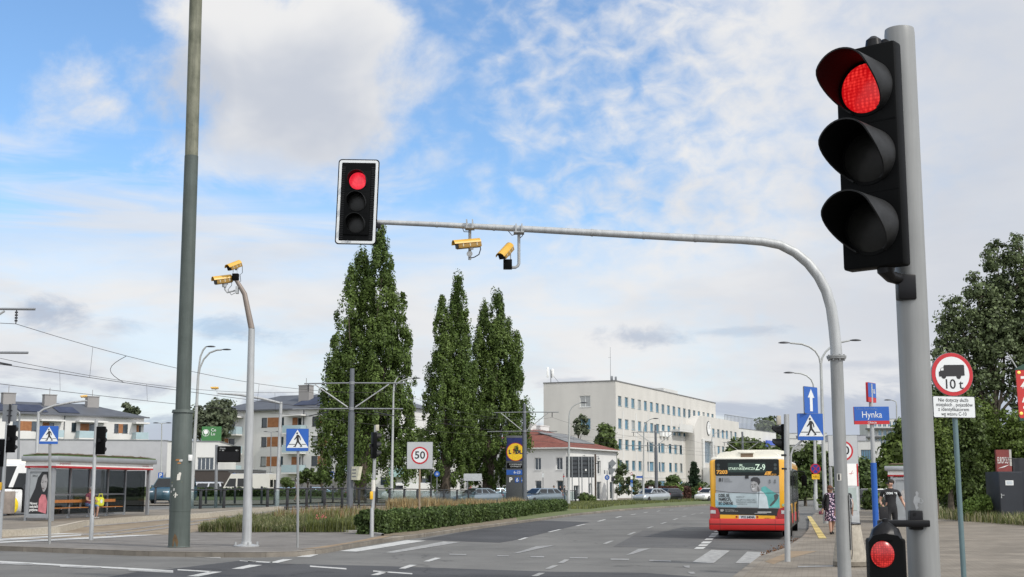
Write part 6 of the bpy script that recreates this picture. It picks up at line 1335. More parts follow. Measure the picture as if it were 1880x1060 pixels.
 mb = MB(); text_into(mb, 'KP', -.85, 0.019, .925, .085, bold=.008); text_into(mb, 'INSTYTUT PAMIĘCI', -.75, 0.019, .945, .045, align='LEFT', width=.3); text_into(mb, 'WARSZAWA', -.75, 0.019, .905, .045, align='LEFT', width=.42); mb.bx(.3, .74, 0.018, 0.0215, .86, .90); mb.bx(.2, .6, 0.018, 0.0215, .835, .85); mb.build('lettering', mat('dull white print', (0.35, 0.35, 0.34), 0.6), st, smooth=0)
 mb = MB(); mb.plate([(-.92, .60), (.86, .60), (.86, .765), (-.92, .795)], 0.020, 0.2); ys = mb.build('yellow_flap', m_bus_y, t)
 mb = MB(); mb.plate(rrect(-.31, .655, .23, .775, .01), 0.012, 0.019); pt = mb.build('number_plate', mat('plate white', (0.48, 0.52, 0.55), 0.5), ys)
 mb = MB(); text_into(mb, 'WX 6404A', -.02, 0.009, .715, .11, width=.46, bold=.004); mb.build('lettering', m_sign_black, pt, smooth=0)
 mb = MB(); text_into(mb, 'MOBILIS', .62, 0.017, .68, .06, width=.2); mb.build('small_lettering', mat('dark red print', (0.15, 0.02, 0.01), 0.5), ys, smooth=0)
 for x in (-.38, .29): mb = MB(); mb.cyl((x, 0.012, .725), (x, 0.019, .725), .035, n=14); mb.build('reflector', m_taillight, ys)
 for s in (-1, 1):
  mb = MB(); q = [(.93, .68), (1.245, .66), (1.245, 1.06), (1.18, 1.06), (.98, .99), (.93, .84)]; q = [(s * x + (0 if s > 0 else 0.0), z) for x, z in q]; q = q if s > 0 else q[::-1]
  mb.plate(q, 0.012, 0.25); tl = mb.build('tail_lamp', m_taillight, t)
  mb = MB(); mb.plate(rrect(min(s * 1.06, s * 1.23), .83, max(s * 1.06, s * 1.23), .94, .01), 0.004, 0.011); mb.build('clear_lens', mat('clear lamp lens', (0.42, 0.42, 0.42), 0.15, 0, 0.3, 30, spec=.8), tl)
 mb = MB(); mb.bx(-1.29, 1.29, -0.03, 0.4, 0.285, 0.68, 0.07); bp = mb.build('bumper', m_bus_r, t)
 mb = MB(); mb.bx(-1.27, 1.27, -0.036, -0.029, 0.475, 0.505); mb.build('bumper_groove', mat('dark red groove', (0.06, 0.006, 0.004), 0.6), bp)
 for x in (-.92, .86): mb = MB(); mb.bx(x - .004, x + .004, -0.0335, -0.0295, 0.3, 0.66); mb.build('bumper_seam', MATS['dark red groove'], bp)
 mb = MB(); mb.add([(x + 1.13, 0.046, z + 1.11) for x, z in ngon(.045, 16)], [tuple(range(16))]); mb.build('sticker', mat('green sticker', (0.25, 0.42, 0.25), 0.5), t)
 # sides
 for s in (-1, 1):
  xo = s * (hw + 0.006)
  mb = MB(); mb.bx(xo - .008, xo + .008, 0.55, Ln - .25, 1.12, 2.36); sb = mb.build('window_band', m_bus_black, t)
  for q in range(8):
   y0 = 0.7 + q * 1.39; mb = MB(); mb.bx(xo - .012, xo + .012, y0, y0 + 1.27, 1.18, 2.30); mb.build('side_window', m_bus_win, sb)
  if s > 0:
   for y0 in (1.4, 5.2, 9.9):
    mb = MB(); mb.bx(xo - .015, xo + .018, y0, y0 + 1.25, 0.36, 2.34); dr = mb.build('door', m_bus_black, t)
    for q in (0, 1): mb = MB(); mb.bx(xo - .02, xo + .022, y0 + .06 + q * .61, y0 + .58 + q * .61, 0.5, 2.25); mb.build('door_glass', m_bus_win, dr)
  mb = MB(); mb.bx(xo - .01, xo + .01, 0.5, Ln - .3, 0.30, 0.42); mb.build('skirt', m_steel_dark, t)
  mb = MB(); mb.tube([(s * 1.2, 11.8, 2.35), (s * 1.5, 12.1, 2.3), (s * 1.52, 12.1, 2.1)], 0.03, 8); mb.box((s * 1.5, 12.1, 1.95), (0.22, 0.12, 0.42), .03); mb.build('mirror', m_black, t)
  for y in (3.3, 9.2):
   mb = MB(); mb.lathe([(0.56, -.01), (0.56, .012)], 24, Matrix.Translation((s * 1.245, y, .5)) @ Matrix.Rotation(R(90), 4, 'Y')); mb.build('wheel_arch', m_black, t)
   wheel(t, Matrix.Translation((s * 1.10, y, .48)), .48, .30)
 mb = MB(); mb.bx(-1.1, 1.1, 11.985, 12.03, 0.95, 2.45, .01); mb.build('windscreen', m_bus_win, t)
 for x in (-.85, .85): mb = MB(); mb.bx(x - .16, x + .16, 12.0, 12.04, .6, .82, .01); mb.build('headlight', m_headlight, t)
 mb = MB(); mb.bx(-1.05, 1.05, 0.3, Ln - .3, 0.24, 0.4); mb.build('underbody', m_black, t)
 return t
rl = G(1307, 984, 0); Yb = 43.4; cx = P(1374, 950, Yb).x
bus('yellow and red city bus from behind, an advert of a man on its back', (cx, Yb, 0), R(-14.0))
p = P(84, 930, 77.0)
bus('yellow and red city bus standing broadside behind the long glass shelter', (p.x - 0.2, 77.0, 0.08 + T(p.x, 77)), R(98))
CAR_PAINT = {}
def car_mat(name, c, metal=0.3): return mat(name, c, 0.28, metal, 0.03, 2, coat=0.6)
def car(name, label, loc, rz, L, Wd, H, m, kind='sedan', cat='car', group=None, sign=None, detail=True):
 """front towards local -y"""
 t = thing(name, label, cat, loc, rz, group); hw = Wd / 2
 if kind in ('sedan', 'hatch'):
  back = 0.97 if kind == 'sedan' else 1.0
  st = [(0, .74, .36, .58), (.02, .88, .22, .68), (.10, .97, .19, .78), (.27, 1.0, .19, .93), (.5, 1.0, .19, .96), (.8, 1.0, .19, .99), (.93, .97, .22, 1.0), (.985, .9, .26, .95), (1, .82, .38, .85)]
 else:
  zc = 1.0 if kind == 'van' else .95
  st = [(0, .78, .38, .75), (.015, .9, .25, .85), (.06, .98, .22, 1.0), (.15, 1.0, .22, 1.12), (.5, 1.0, .22, 1.15), (.95, 1.0, .22, 1.15), (1, .97, .28, 1.12)]
 vs = []; n = 9
 for y, w, z0, z1 in st:
  w *= hw; Y = (y - .5) * L
  half = [(w * .86, z0), (w, z0 + (z1 - z0) * .25), (w * 1.0, z0 + (z1 - z0) * .6), (w * .95, z0 + (z1 - z0) * .93), (w * .82, z1)]
  vs += [(x, Y, z) for x, z in half] + [(0, Y, z1 + .025)] + [(-x, Y, z) for x, z in half[::-1]]
 r = 11; fs = []
 for i in range(len(st) - 1):
  for k in range(r): fs.append((i * r + k, i * r + (k + 1) % r, (i + 1) * r + (k + 1) % r, (i + 1) * r + k))
 fs += [tuple(range(r - 1, -1, -1)), tuple(range((len(st) - 1) * r, len(st) * r))]
 mb = MB(); mb.add(vs, fs); body = mb.build('body', m, t, smooth=50)
 # cabin
 if kind == 'sedan': cab = [(.24, .90, .40, .70, .97)]
 elif kind == 'hatch': cab = [(.22, .985, .38, .86, .97)]
 elif kind == 'mpv': cab = [(.14, .99, .30, .95, 1.1)]
 else: cab = [(.12, .995, .27, .985, 1.08)]
 b0, b1, t0, t1, zb = cab[0]; wb, wt = hw * .93, hw * (.70 if kind in ('sedan', 'hatch') else .84)
 def cabp(u, v, s, out=0.0):         # u along the car at height v (0 belt, 1 roof)
  y = (b0 + (t0 - b0) * v) + u * ((b1 + (t1 - b1) * v) - (b0 + (t0 - b0) * v)); w = wb + (wt - wb) * v
  return (s * (w + out), (y - .5) * L, zb + (H - .05 - zb) * v)
 mb = MB(); q = [cabp(0, 0, -1), cabp(0, 0, 1), cabp(1, 0, 1), cabp(1, 0, -1), cabp(0, 1, -1), cabp(0, 1, 1), cabp(1, 1, 1), cabp(1, 1, -1)]
 mb.add(q, [(0, 1, 5, 4), (1, 2, 6, 5), (2, 3, 7, 6), (3, 0, 4, 7), (4, 5, 6, 7)])
 ismodel = kind in ('sedan', 'hatch', 'mpv')
 cabin = mb.build('cabin', m, t)
 y0, y1 = (t0 - .5) * L, (t1 - .5) * L
 mb = MB(); mb.add([(-wt, y0, H - .05), (wt, y0, H - .05), (wt, y1, H - .05), (-wt, y1, H - .05), (-wt * .9, y0 + .08, H - .01), (wt * .9, y0 + .08, H - .01), (wt * .9, y1 - .08, H - .012), (-wt * .9, y1 - .08, H - .012)], [(0, 1, 5, 4), (1, 2, 6, 5), (2, 3, 7, 6), (3, 0, 4, 7), (4, 5, 6, 7)]); mb.build('roof', m, t, smooth=60)
 def glass(name, u0, u1, v0, v1, s):
  mb = MB(); o = .012; p = [cabp(u0, v0, s, o), cabp(u1, v0, s, o), cabp(u1, v1, s, o), cabp(u0, v1, s, o)]
  if not ismodel:      # van windows have upright edges, only the foremost slants
   p[1] = (p[1][0], p[2][1], p[1][2])
   if u0 > .2: p[0] = (p[0][0], p[3][1], p[0][2])
  mb.add(p, [(0, 1, 2, 3)]); mb.build(name, m_carglass, t, smooth=0)
 wins = {'sedan': [(.06, .36), (.40, .64), (.68, .92)], 'hatch': [(.06, .40), (.44, .70), (.74, .95)], 'mpv': [(.05, .30), (.34, .64), (.68, .96)], 'van': [(.03, .19), (.23, .46)], 'panel': [(.05, .24)]}[kind]
 for s in (-1, 1):
  for a, b in wins: glass('side_window', a, b, .10 if ismodel else .18, .88 if ismodel else .70, s)
 def endglass(name, u, v0, v1, inset, sgn):
  a, b = cabp(u, v0, 1), cabp(u, v1, 1); dy = sgn * .014; mb = MB()
  mb.add([(-a[0] + inset, a[1] + dy, a[2]), (a[0] - inset, a[1] + dy, a[2]), (b[0] - inset, b[1] + dy, b[2]), (-b[0] + inset, b[1] + dy, b[2])], [(0, 1, 2, 3)]); mb.build(name, m_carglass, t, smooth=0)
 endglass('windscreen', 0, .06, .94, .07, -1)
 if kind == 'van':
  for s in (-1, 1):
   a, b = cabp(1, .15, 1), cabp(1, .62, 1); mb = MB(); mb.add([(s * .1, a[1] + .015, a[2]), (s * (a[0] - .15), a[1] + .015, a[2]), (s * (b[0] - .15), b[1] + .015, b[2]), (s * .1, b[1] + .015, b[2])], [(0, 1, 2, 3)]); mb.build('rear_window', m_carglass, t, smooth=0)
 elif kind != 'panel': endglass('rear_window', 1, .1, .9, .12, 1)
 # lamps, grille, plates, mirrors, wheels
 zl = st[1][3] - .02; yf = (-.5 + .012) * L
 for s in (-1, 1):
  mb = MB(); mb.box((s * hw * .64, yf + .05, zl - .04), (hw * .42, .16, .14), .03); mb.build('headlight', m_headlight, t)
  mb = MB(); mb.box((s * hw * .72, (.5 - .008) * L, st[-2][3] - .1 if ismodel else 1.0), (hw * .34, .07, .16 if ismodel else .4), .02); mb.build('tail_lamp', m_taillight, t)
  mb = MB(); mb.box((s * (hw + .08), (b0 + .06 - .5) * L + .1, zb + .09), (.2, .1, .14), .03); mb.build('mirror', m, t)
  for y in (.185, .80): wheel(t, Matrix.Translation((s * (hw - .115), (y - .5) * L, .32)), .32, .21)
 mb = MB(); mb.box((0, yf + .01, zl - .13), (hw * .9, .07, .11), .01); mb.box((0, yf + .015, .33), (hw * 1.2, .06, .12), .01); mb.build('grille', m_black, t)
 mb = MB(); mb.box((0, yf - .012, .44), (.52, .02, .11)); mb.build('number_plate', m_sign_white, t)
 mb = MB(); mb.box((0, .502 * L, .62), (.52, .02, .11)); mb.build('number_plate', m_sign_white, t)
 if sign: mb = MB(); mb.box((0, -.02 * L, H + .08), (.5, .16, .15), .03); mb.build('roof_sign', m_white, t)
 return t
def at_road(px, Y, z=0.08): X = P(px, 900, Y).x; return (X, Y, z + T(X, Y))
silver = car_mat('silver car paint', (0.40, 0.43, 0.45), 0.5); white_p = car_mat('white car paint', (0.70, 0.70, 0.68), 0.0); bluegrey = car_mat('blue grey car paint', (0.035, 0.085, 0.115), 0.3); dark = car_mat('black car paint', (0.012, 0.013, 0.016), 0.2); greyp = car_mat('grey blue car paint', (0.17, 0.21, 0.24), 0.4); midblue = car_mat('muted blue car paint', (0.10, 0.16, 0.22), 0.3); cream_w = car_mat('cream van paint', (0.62, 0.60, 0.54), 0.0); pale_s = car_mat('pale silver paint', (0.52, 0.53, 0.55), 0.4)
car('taxi', 'silver taxi saloon with a roof sign behind the tram pole', at_road(1196, 140), R(-44), 4.6, 1.78, 1.46, silver, 'sedan', sign=True)
car('parked_car', 'dark car just behind the silver taxi', at_road(1224, 149), R(-40), 4.4, 1.76, 1.46, dark, 'hatch')
car('parked_car', 'small white hatchback beside the yellow corner of the bus', at_road(1302, 150), R(-42), 4.0, 1.72, 1.46, white_p, 'hatch')
car('moving_car', 'grey blue saloon under the poplars behind dry grass tufts', at_road(876, 118), R(-52), 4.7, 1.8, 1.47, greyp, 'sedan')
car('moving_car', 'grey estate car in front of the small white house', at_road(992, 129), R(-50), 4.6, 1.8, 1.5, greyp, 'hatch')
car('minivan', 'blue green minivan half hidden behind the thick green pole', at_road(317, 92), R(-14), 4.1, 1.70, 1.80, bluegrey, 'mpv', 'van')
car('delivery_van', 'big white delivery van near the left edge, nose to the left', at_road(40, 67), R(-20), 5.6, 2.0, 2.55, white_p, 'panel', 'van')
car('minivan', 'white people carrier parked behind the far hedge left of the departure display', at_road(365, 128, .12), R(-88), 4.9, 1.9, 1.95, pale_s, 'mpv', 'van')
car('cargo_van', 'tall white van with a roof rack parked beyond the clipped hedge', at_road(453, 123, .12), R(-104), 5.4, 1.95, 2.55, cream_w, 'van', 'van')
for px, lab, mm, Y, kd in ((515, 'blue car roof just right of the tall white van', midblue, 140, 'hatch'), (545, 'dark saloon behind the thin sign post, in the parked row', dark, 142, 'sedan'), (577, 'grey blue car in the parked row under the small round trees', midblue, 144, 'sedan'), (597, 'black car at the right end of the parked row before the apartments', dark, 147, 'sedan'), (352, 'black parked car between the green pole and the white people carrier', dark, 134, 'hatch')):
 car('parked_car', lab, at_road(px, Y, .12), R(-70), 4.4, 1.76, 1.46, mm, kd, group='cars parked before the apartments')
car('cargo_van', 'long white van parked behind the square speed board', at_road(748, 140, .12), R(-82), 5.6, 1.95, 1.95, white_p, 'panel', 'van')
car('parked_car', 'pale brown estate just right of the long white van', at_road(783, 146, .12), R(-80), 4.4, 1.76, 1.6, car_mat('pale brown paint', (0.33, 0.29, 0.26), 0.3), 'hatch')
car('parked_car', 'dark car in the shade right of the poplars', at_road(915, 152, .12), R(-70), 4.4, 1.76, 1.46, midblue, 'sedan')
for px, lab, mm, Y, kd, rz in ((1588, 'black hatchback parked behind the information totem', dark, 112, 'hatch', 80), (1612, 'white car parked behind the blue street sign post', white_p, 128, 'hatch', 70), (1640, 'silver car far back in the car park by the shelter', silver, 140, 'sedan', 70)):
 car('parked_car', lab, at_road(px, Y, 0.03), R(rz), 4.4, 1.76, 1.5, mm, kd, group='cars in the far car park')
# roof rack of the tall white van is a part of it
v = [o for o in bpy.data.objects if o.get('label', '').startswith('tall white van')][0]
mb = MB()
for y in (-1.4, -.2, 1.0, 2.2): mb.cyl((-.8, y, 2.68), (.8, y, 2.68), .025, n=6)
for x in (-.8, .8): mb.cyl((x, -1.5, 2.68), (x, 2.3, 2.68), .03, n=6)
for x in (-.75, .75):
 for y in (-1.3, 2.1): mb.cyl((x, y, 2.5), (x, y, 2.68), .025, n=6)
mb.build('roof_rack', m_sign_back, v)
v = [o for o in bpy.data.objects if o.get('label', '').startswith('big white delivery van')][0]
mb = MB(); mb.lathe([(0.001, .1), (.3, .12), (.42, .05), (.44, -.05), (.3, -.1)], 18, Matrix.Translation((0.93, -1.75, .5)) @ Matrix.Rotation(R(90), 4, 'Y')); w = mb.build('yellow_wheel_cover', mat('yellow cover', (0.75, 0.55, 0.01), 0.5, bump=0.5, bscale=6), v)
# ---------------------------------------------------------------- people
m_skin = mat('skin', (0.42, 0.25, 0.18), 0.6, 0, 0.06, 12)
def cloth(name, c, c2=None, sc=12): return mat(name, c, 0.85, 0, 0.15, sc, col2=c2)
def person(label, loc, rz, J, mats, hair=None, hair_m=None, group=None, fat=1.0):
 """J: joints (metres, x right, facing -y). The body is one skinned surface; materials go by the nearest bone"""
 t = thing('person', label, 'person', loc, rz, group)
 bones = []; V = []; RAD = []; idx = {}
 def v(n, p, r): idx[n] = len(V); V.append(Vector(p)); RAD.append(r)
 f = fat
 v('pelvis', J['pelvis'], (.155 * f, .115 * f)); v('waist', Vector(J['pelvis']).lerp(J['chest'], .45), (.135 * f, .10 * f)); v('chest', J['chest'], (.165 * f, .115 * f)); v('neck0', J['neck'], (.075, .07)); nk = Vector(J['neck']); hd = Vector(J['head'])
 v('neck1', nk.lerp(hd, .4), (.052, .055)); v('jaw', nk.lerp(hd, .62), (.066, .078)); v('face', nk.lerp(hd, .95), (.080, .100)); v('crown', nk.lerp(hd, 1.32), (.068, .085))
 E = [('pelvis', 'waist', 't'), ('waist', 'chest', 't'), ('chest', 'neck0', 't'), ('neck0', 'neck1', 's'), ('neck1', 'jaw', 's'), ('jaw', 'face', 's'), ('face', 'crown', 's')]
 for s in 'lr':
  sg = -1 if s == 'l' else 1
  v('sh' + s, J['sh' + s], (.062 * f, .06 * f)); v('el' + s, J['el' + s], (.043, .043)); v('wr' + s, J['wr' + s], (.029, .032))
  d = (Vector(J['wr' + s]) - Vector(J['el' + s])).normalized(); side = Vector((1, 0, 0)) if abs(d.x) < .8 else Vector((0, 1, 0)); w = Vector(J['wr' + s])
  v('pa' + s, w + d * .07, (.036, .02))
  v('ua' + s, Vector(J['sh' + s]).lerp(J['el' + s], .52), (.050 * f, .050 * f)); E += [('chest', 'sh' + s, 't'), ('sh' + s, 'ua' + s, 'a'), ('ua' + s, 'el' + s, 'u'), ('el' + s, 'wr' + s, 'f'), ('wr' + s, 'pa' + s, 's')]
  fwd = Vector((0, -1, 0)); fwd = (fwd - d * fwd.dot(d)).normalized(); lat = d.cross(fwd).normalized()
  for k, (off, ln) in enumerate(((-.030, .068), (-.010, .078), (.010, .074), (.028, .058))):
   b = w + d * .085 + fwd * off; v(f'f{k}a{s}', b + d * ln * .5, (.0095, .0095)); v(f'f{k}b{s}', b + d * ln + lat * sg * -.018, (.008, .008)); E += [('pa' + s, f'f{k}a{s}', 's'), (f'f{k}a{s}', f'f{k}b{s}', 's')]
  v('tha' + s, w + d * .045 + fwd * .045, (.011, .011)); v('thb' + s, w + d * .085 + fwd * .06, (.009, .009)); E += [('wr' + s, 'tha' + s, 's'), ('tha' + s, 'thb' + s, 's')]
  v('hi' + s, J['hi' + s], (.095 * f, .10 * f)); v('kn' + s, J['kn' + s], (.058 * f, .062 * f)); k_, a_ = Vector(J['kn' + s]), Vector(J['an' + s])
  v('ca' + s, k_.lerp(a_, .35), (.054, .06)); v('an' + s, a_, (.036, .040)); v('he' + s, a_ + Vector((0, .035, -.05)), (.036, .034)); v('to' + s, Vector(J['to' + s]), (.040, .026))
  E += [('pelvis', 'hi' + s, 'p'), ('hi' + s, 'kn' + s, 'p'), ('kn' + s, 'ca' + s, 'l'), ('ca' + s, 'an' + s, 'l'), ('an' + s, 'he' + s, 'h'), ('he' + s, 'to' + s, 'h')]
 me = bpy.data.meshes.new('skeleton'); me.from_pydata(V, [(idx[a], idx[b]) for a, b, _ in E], [])
 o = bpy.data.objects.new('skeleton', me); COL.objects.link(o)
 sk = o.modifiers.new('skin', 'SKIN'); sk.use_smooth_shade = True
 for i, r in enumerate(RAD): me.skin_vertices[0].data[i].radius = r
 me.skin_vertices[0].data[0].use_root = True
 ss = o.modifiers.new('sub', 'SUBSURF'); ss.levels = 1; ss.render_levels = 1
 dg = bpy.context.evaluated_depsgraph_get(); bm_ = bpy.data.meshes.new_from_object(o.evaluated_get(dg)); bpy.data.objects.remove(o); bpy.data.meshes.remove(me)
 bm_.name = 'body'; bm_.materials.clear()
 keys = ['s', 't', 'a', 'u', 'f', 'p', 'l', 'h']
 mats.setdefault('u', mats['f'])
 for k in keys: bm_.materials.append(mats.get(k, m_skin))
 segs = [(V[idx[a]], V[idx[b]], k) for a, b, k in E]
 mi = []
 for p in bm_.polygons:
  c = p.center; best = (9, 's')
  for a, b, k in segs:
   ab = b - a; u = max(0, min(1, (c - a).dot(ab) / max(ab.length_squared, 1e-9))); d = (c - (a + ab * u)).length
   if d < best[0]: best = (d, k)
  mi.append(keys.index(best[1]))
 bm_.polygons.foreach_set('material_index', mi); bm_.polygons.foreach_set('use_smooth', [True] * len(mi))
 bo = bpy.data.objects.new('body', bm_); COL.objects.link(bo); bo.parent = t
 # face: eyes, nose, mouth, ears; turned with the head
 M = Matrix.Translation(nk.lerp(hd, .95)) @ Matrix.Rotation(R(J.get('turn', 0)), 4, 'Z')
 mb = MB(M); mb.add([(-.012, -.098, -.02), (.012, -.098, -.02), (0, -.122, -.018), (0, -.098, .03)], [(0, 1, 2), (0, 2, 3), (2, 1, 3)]); mb.build('nose', m_skin, t)
 mb = MB(M)
 for s in (-1, 1): mb.ell((s * .034, -.092, .015), (.014, .008, .008), 8, 5)
 mb.build('eyes', m_sign_black, t)
 mb = MB(M); mb.ell((0, -.092, -.048), (.024, .008, .007), 8, 5); mb.build('mouth', mat('lips', (0.25, 0.09, 0.08), 0.6), t)
 mb = MB(M)
 for s in (-1, 1): mb.ell((s * .086, 0.0, -.005), (.012, .022, .032), 8, 6)
 mb.build('ears', m_skin, t)
 if hair:
  mb = MB(M)
  if hair == 'short': mb.ell((0, .036, .055), (.087, .092, .078), 16, 10)
  elif hair == 'bob': mb.ell((0, .04, .05), (.098, .102, .09), 16, 10); mb.ell((0, .06, -.03), (.098, .06, .10), 14, 9)
  elif hair == 'long': mb.ell((0, .04, .05), (.098, .102, .09), 16, 10); mb.ell((0, .07, -.10), (.088, .05, .18), 14, 9)
  elif hair == 'cap': mb.ell((0, .005, .05), (.096, .11, .07), 16, 10); mb.box((0, -.12, .045), (.13, .1, .015), .005)
  mb.build('cap' if hair == 'cap' else 'hair', hair_m, t)
 return t
def stand(h=1.75, step=0.0, arms='down', turn=0, w=.19, lean=0.0):
 k = h / 1.75
 J = dict(pelvis=(0, 0, .95), chest=(0, -.01 + lean, 1.30), neck=(0, -.0 + lean, 1.49), head=(0, -.025 + lean * 1.3, 1.62), shl=(-w, 0, 1.42), shr=(w, 0, 1.42), ell=(-w - .07, .03, 1.13), elr=(w + .07, .03, 1.13), wrl=(-w - .09, -.06, .88), wrr=(w + .09, -.06, .88),
    hil=(-.095, 0, .90), hir=(.095, 0, .90), knl=(-.10, -.03 - step * .6, .49), knr=(.10, -.02 + step * .25, .49), anl=(-.10, -.02 - step * .9, .085), anr=(.10, .05 + step * .9, .10 + step * .15), tol=(-.115, -.16 - step * .9, .03), tor=(.115, -.07 + step * .9, .03), turn=turn)
 return {a: (tuple(c * k for c in b) if isinstance(b, tuple) else b) for a, b in J.items()}
blk = cloth('black cloth', (0.012, 0.012, 0.014)); drk = cloth('dark navy cloth', (0.02, 0.022, 0.032)); jean = cloth('blue denim', (0.10, 0.19, 0.36)); wht = cloth('white cloth', (0.6, 0.6, 0.58)); red = cloth('red cloth', (0.40, 0.03, 0.03)); grey_c = cloth('grey cloth', (0.15, 0.15, 0.16)); maroon = cloth('maroon cloth', (0.14, 0.035, 0.06)); shoe = cloth('black shoe', (0.02, 0.018, 0.018)); wshoe = cloth('white shoe', (0.5, 0.5, 0.48)); hair_b = cloth('brown hair', (0.10, 0.04, 0.02)); hair_k = cloth('dark hair', (0.022, 0.016, 0.012)); lilac = cloth('lilac cloth', (0.30, 0.26, 0.42))
def flower_mat():
 m = mat('flowered dress', (0.02, 0.02, 0.06), 0.85); nt_ = m.node_tree; b = nt_.nodes['Principled BSDF']; tc = nt_.nodes.new('ShaderNodeTexCoord'); v = nt_.nodes.new('ShaderNodeTexVoronoi'); v.inputs['Scale'].default_value = 17; v.inputs['Randomness'].default_value = 1
 nt_.links.new(tc.outputs['Object'], v.inputs['Vector']); r = nt_.nodes.new('ShaderNodeValToRGB'); r.color_ramp.interpolation = 'CONSTANT'; r.color_ramp.elements[0].color = (0.55, 0.50, 0.56, 1); r.color_ramp.elements.new(0.36).color = (0.30, 0.12, 0.22, 1); r.color_ramp.elements[2].position = 0.47; r.color_ramp.elements[2].color = (0.02, 0.018, 0.04, 1)
 nt_.links.new(v.outputs['Distance'], r.inputs['Fac']); nt_.links.new(r.outputs['Color'], b.inputs['Base Color']); return m
m_dress = flower_mat()
# woman in the flowered dress
b = G(1527, 981, 0.12); J = stand(1.62, .12, w=.17)
J['ell'] = (-.27, .04, 1.03); J['wrl'] = (-.34, -.06, .82); J['elr'] = (.25, .05, 1.04); J['wrr'] = (.27, -.05, .82)
wmn = person('woman in a flowered dress, black cardigan and sunglasses walking beside the curved mast', (b.x, b.y, .12), R(14), J, dict(t=m_dress, a=blk, f=blk, p=m_dress, l=m_skin, h=shoe, s=m_skin), 'bob', hair_b, fat=1.08)
mb = MB(); prof = [(0.17, .115, 1.16), (.165, .11, 1.0), (.20, .15, .84), (.215, .17, .62), (.225, .19, .44), (.215, .18, .44)]
n = 24; vs = []; fs = []
for i, (rx, ry, z) in enumerate(prof):
 for k in range(n): a = 2 * math.pi * k / n; w = 1 + .05 * math.sin(5 * a) * (i / 5); vs.append((rx * w * math.cos(a), ry * w * math.sin(a) - .005, z))
for i in range(len(prof) - 1):
 for k in range(n): fs.append((i * n + k, i * n + (k + 1) % n, (i + 1) * n + (k + 1) % n, (i + 1) * n + k))
mb.add(vs, fs); mb.build('dress_skirt', m_dress, wmn)
mb = MB()
for s in (-1, 1):
 mb.tube([(s * .13, -.10, 1.33), (s * .17, -.10, 1.1), (s * .19, -.11, .82)], [.045, .06, .05], 8); mb.tube([(s * .12, .08, 1.32), (s * .15, .10, 1.1), (s * .15, .12, .8)], [.07, .09, .08], 8)
mb.build('cardigan', blk, wmn)
hd = Vector(J['neck']).lerp(J['head'], .95)
mb = MB(Matrix.Translation(hd)); mb.box((0, -.098, .016), (.15, .018, .038), .006); mb.build('sunglasses', m_sign_black, wmn)
bg_ = thing('handbag', 'small dark red purse in the hand of the woman in the flowered dress', 'bag', (b.x - .36, b.y - .12, .12 + .74)); mb = MB(); mb.box((0, 0, -.03), (.16, .08, .11), .03); mb.build('purse', maroon, bg_); mb = MB(); mb.tube([(-.05, 0, .02), (0, 0, .06), (.05, 0, .02)], .008, 6); mb.build('strap', maroon, bg_)
# person with the backpack, walking away behind the mast
Y = 41.0; p = P(1551, 950, Y); J = stand(1.66, .1)
bp = person('person in jeans with a black backpack, mostly hidden by the curved mast', (p.x, Y, .12), R(186), J, dict(t=lilac, a=lilac, f=m_skin, p=jean, l=jean, h=wshoe), 'long', hair_b)
mb = MB(); mb.box((-.0, .19, 1.14), (.34, .20, .50), .07); pk = mb.build('backpack', blk, bp)
mb = MB(); mb.box((0, .30, 1.05), (.24, .06, .24), .03); mb.build('backpack_pocket', drk, pk)
mb = MB()
for s in (-1, 1): mb.tube([(s * .1, .1, 1.38), (s * .115, -.05, 1.42), (s * .13, -.13, 1.3), (s * .15, -.05, 1.05), (s * .13, .1, .98)], .018, 6)
mb.build('straps', blk, pk)
mb = MB(); mb.tube([(-.1, .3, 1.24), (-.14, .3, 1.1), (-.12, .295, .95)], .012, 5); mb.build('light_trim', m_sign_white, pk)
# man in the black T-shirt
Y = 37.0; p = P(1637, 960, Y); J = stand(1.80, .14, turn=-62, w=.205)
J['elr'] = (.33, .06, 1.19); J['wrr'] = (.42, -.06, .96); J['ell'] = (-.29, .05, 1.18); J['wrl'] = (-.24, -.14, 1.02)
mn = person('man in a black T-shirt and sunglasses carrying a black pouch, near the bus shelter', (p.x, Y, .12), R(-4), J, dict(t=blk, a=blk, f=m_skin, p=blk, l=m_skin, h=wshoe), 'short', hair_k, fat=1.06)
mb = MB(); text_into(mb, 'ICON  98', 0.0, -.142, 1.40, .075, bold=.005); mb.build('shirt_print', m_sign_white, mn, smooth=0)
mb = MB(Matrix.Translation(Vector(J['neck']).lerp(J['head'], .95)) @ Matrix.Rotation(R(-62), 4, 'Z')); mb.box((0, -.098, .016), (.15, .018, .036), .006); mb.build('sunglasses', m_sign_black, mn)
mb = MB(); mb.box((.135, -.02, .70), (.012, .05, .5)); mb.build('white_side_stripe', m_sign_white, mn)
mb = MB(); mb.cyl((.40, -.045, .99), (.41, -.055, .97), .042, n=12); mb.build('bracelet', m_stripe, mn)
pch = thing('pouch_bag', 'black pouch bag hanging at the hip of the man in the black T-shirt', 'bag', (p.x - .27, Y - .2, .12 + .86)); mb = MB(); mb.box((0, 0, 0), (.24, .1, .36), .03); mb.build('pouch', blk, pch); mb = MB(); mb.tube([(-.05, 0, .16), (0.04, .02, .45), (.2, .12, .66)], .012, 6); mb.build('strap', blk, pch)
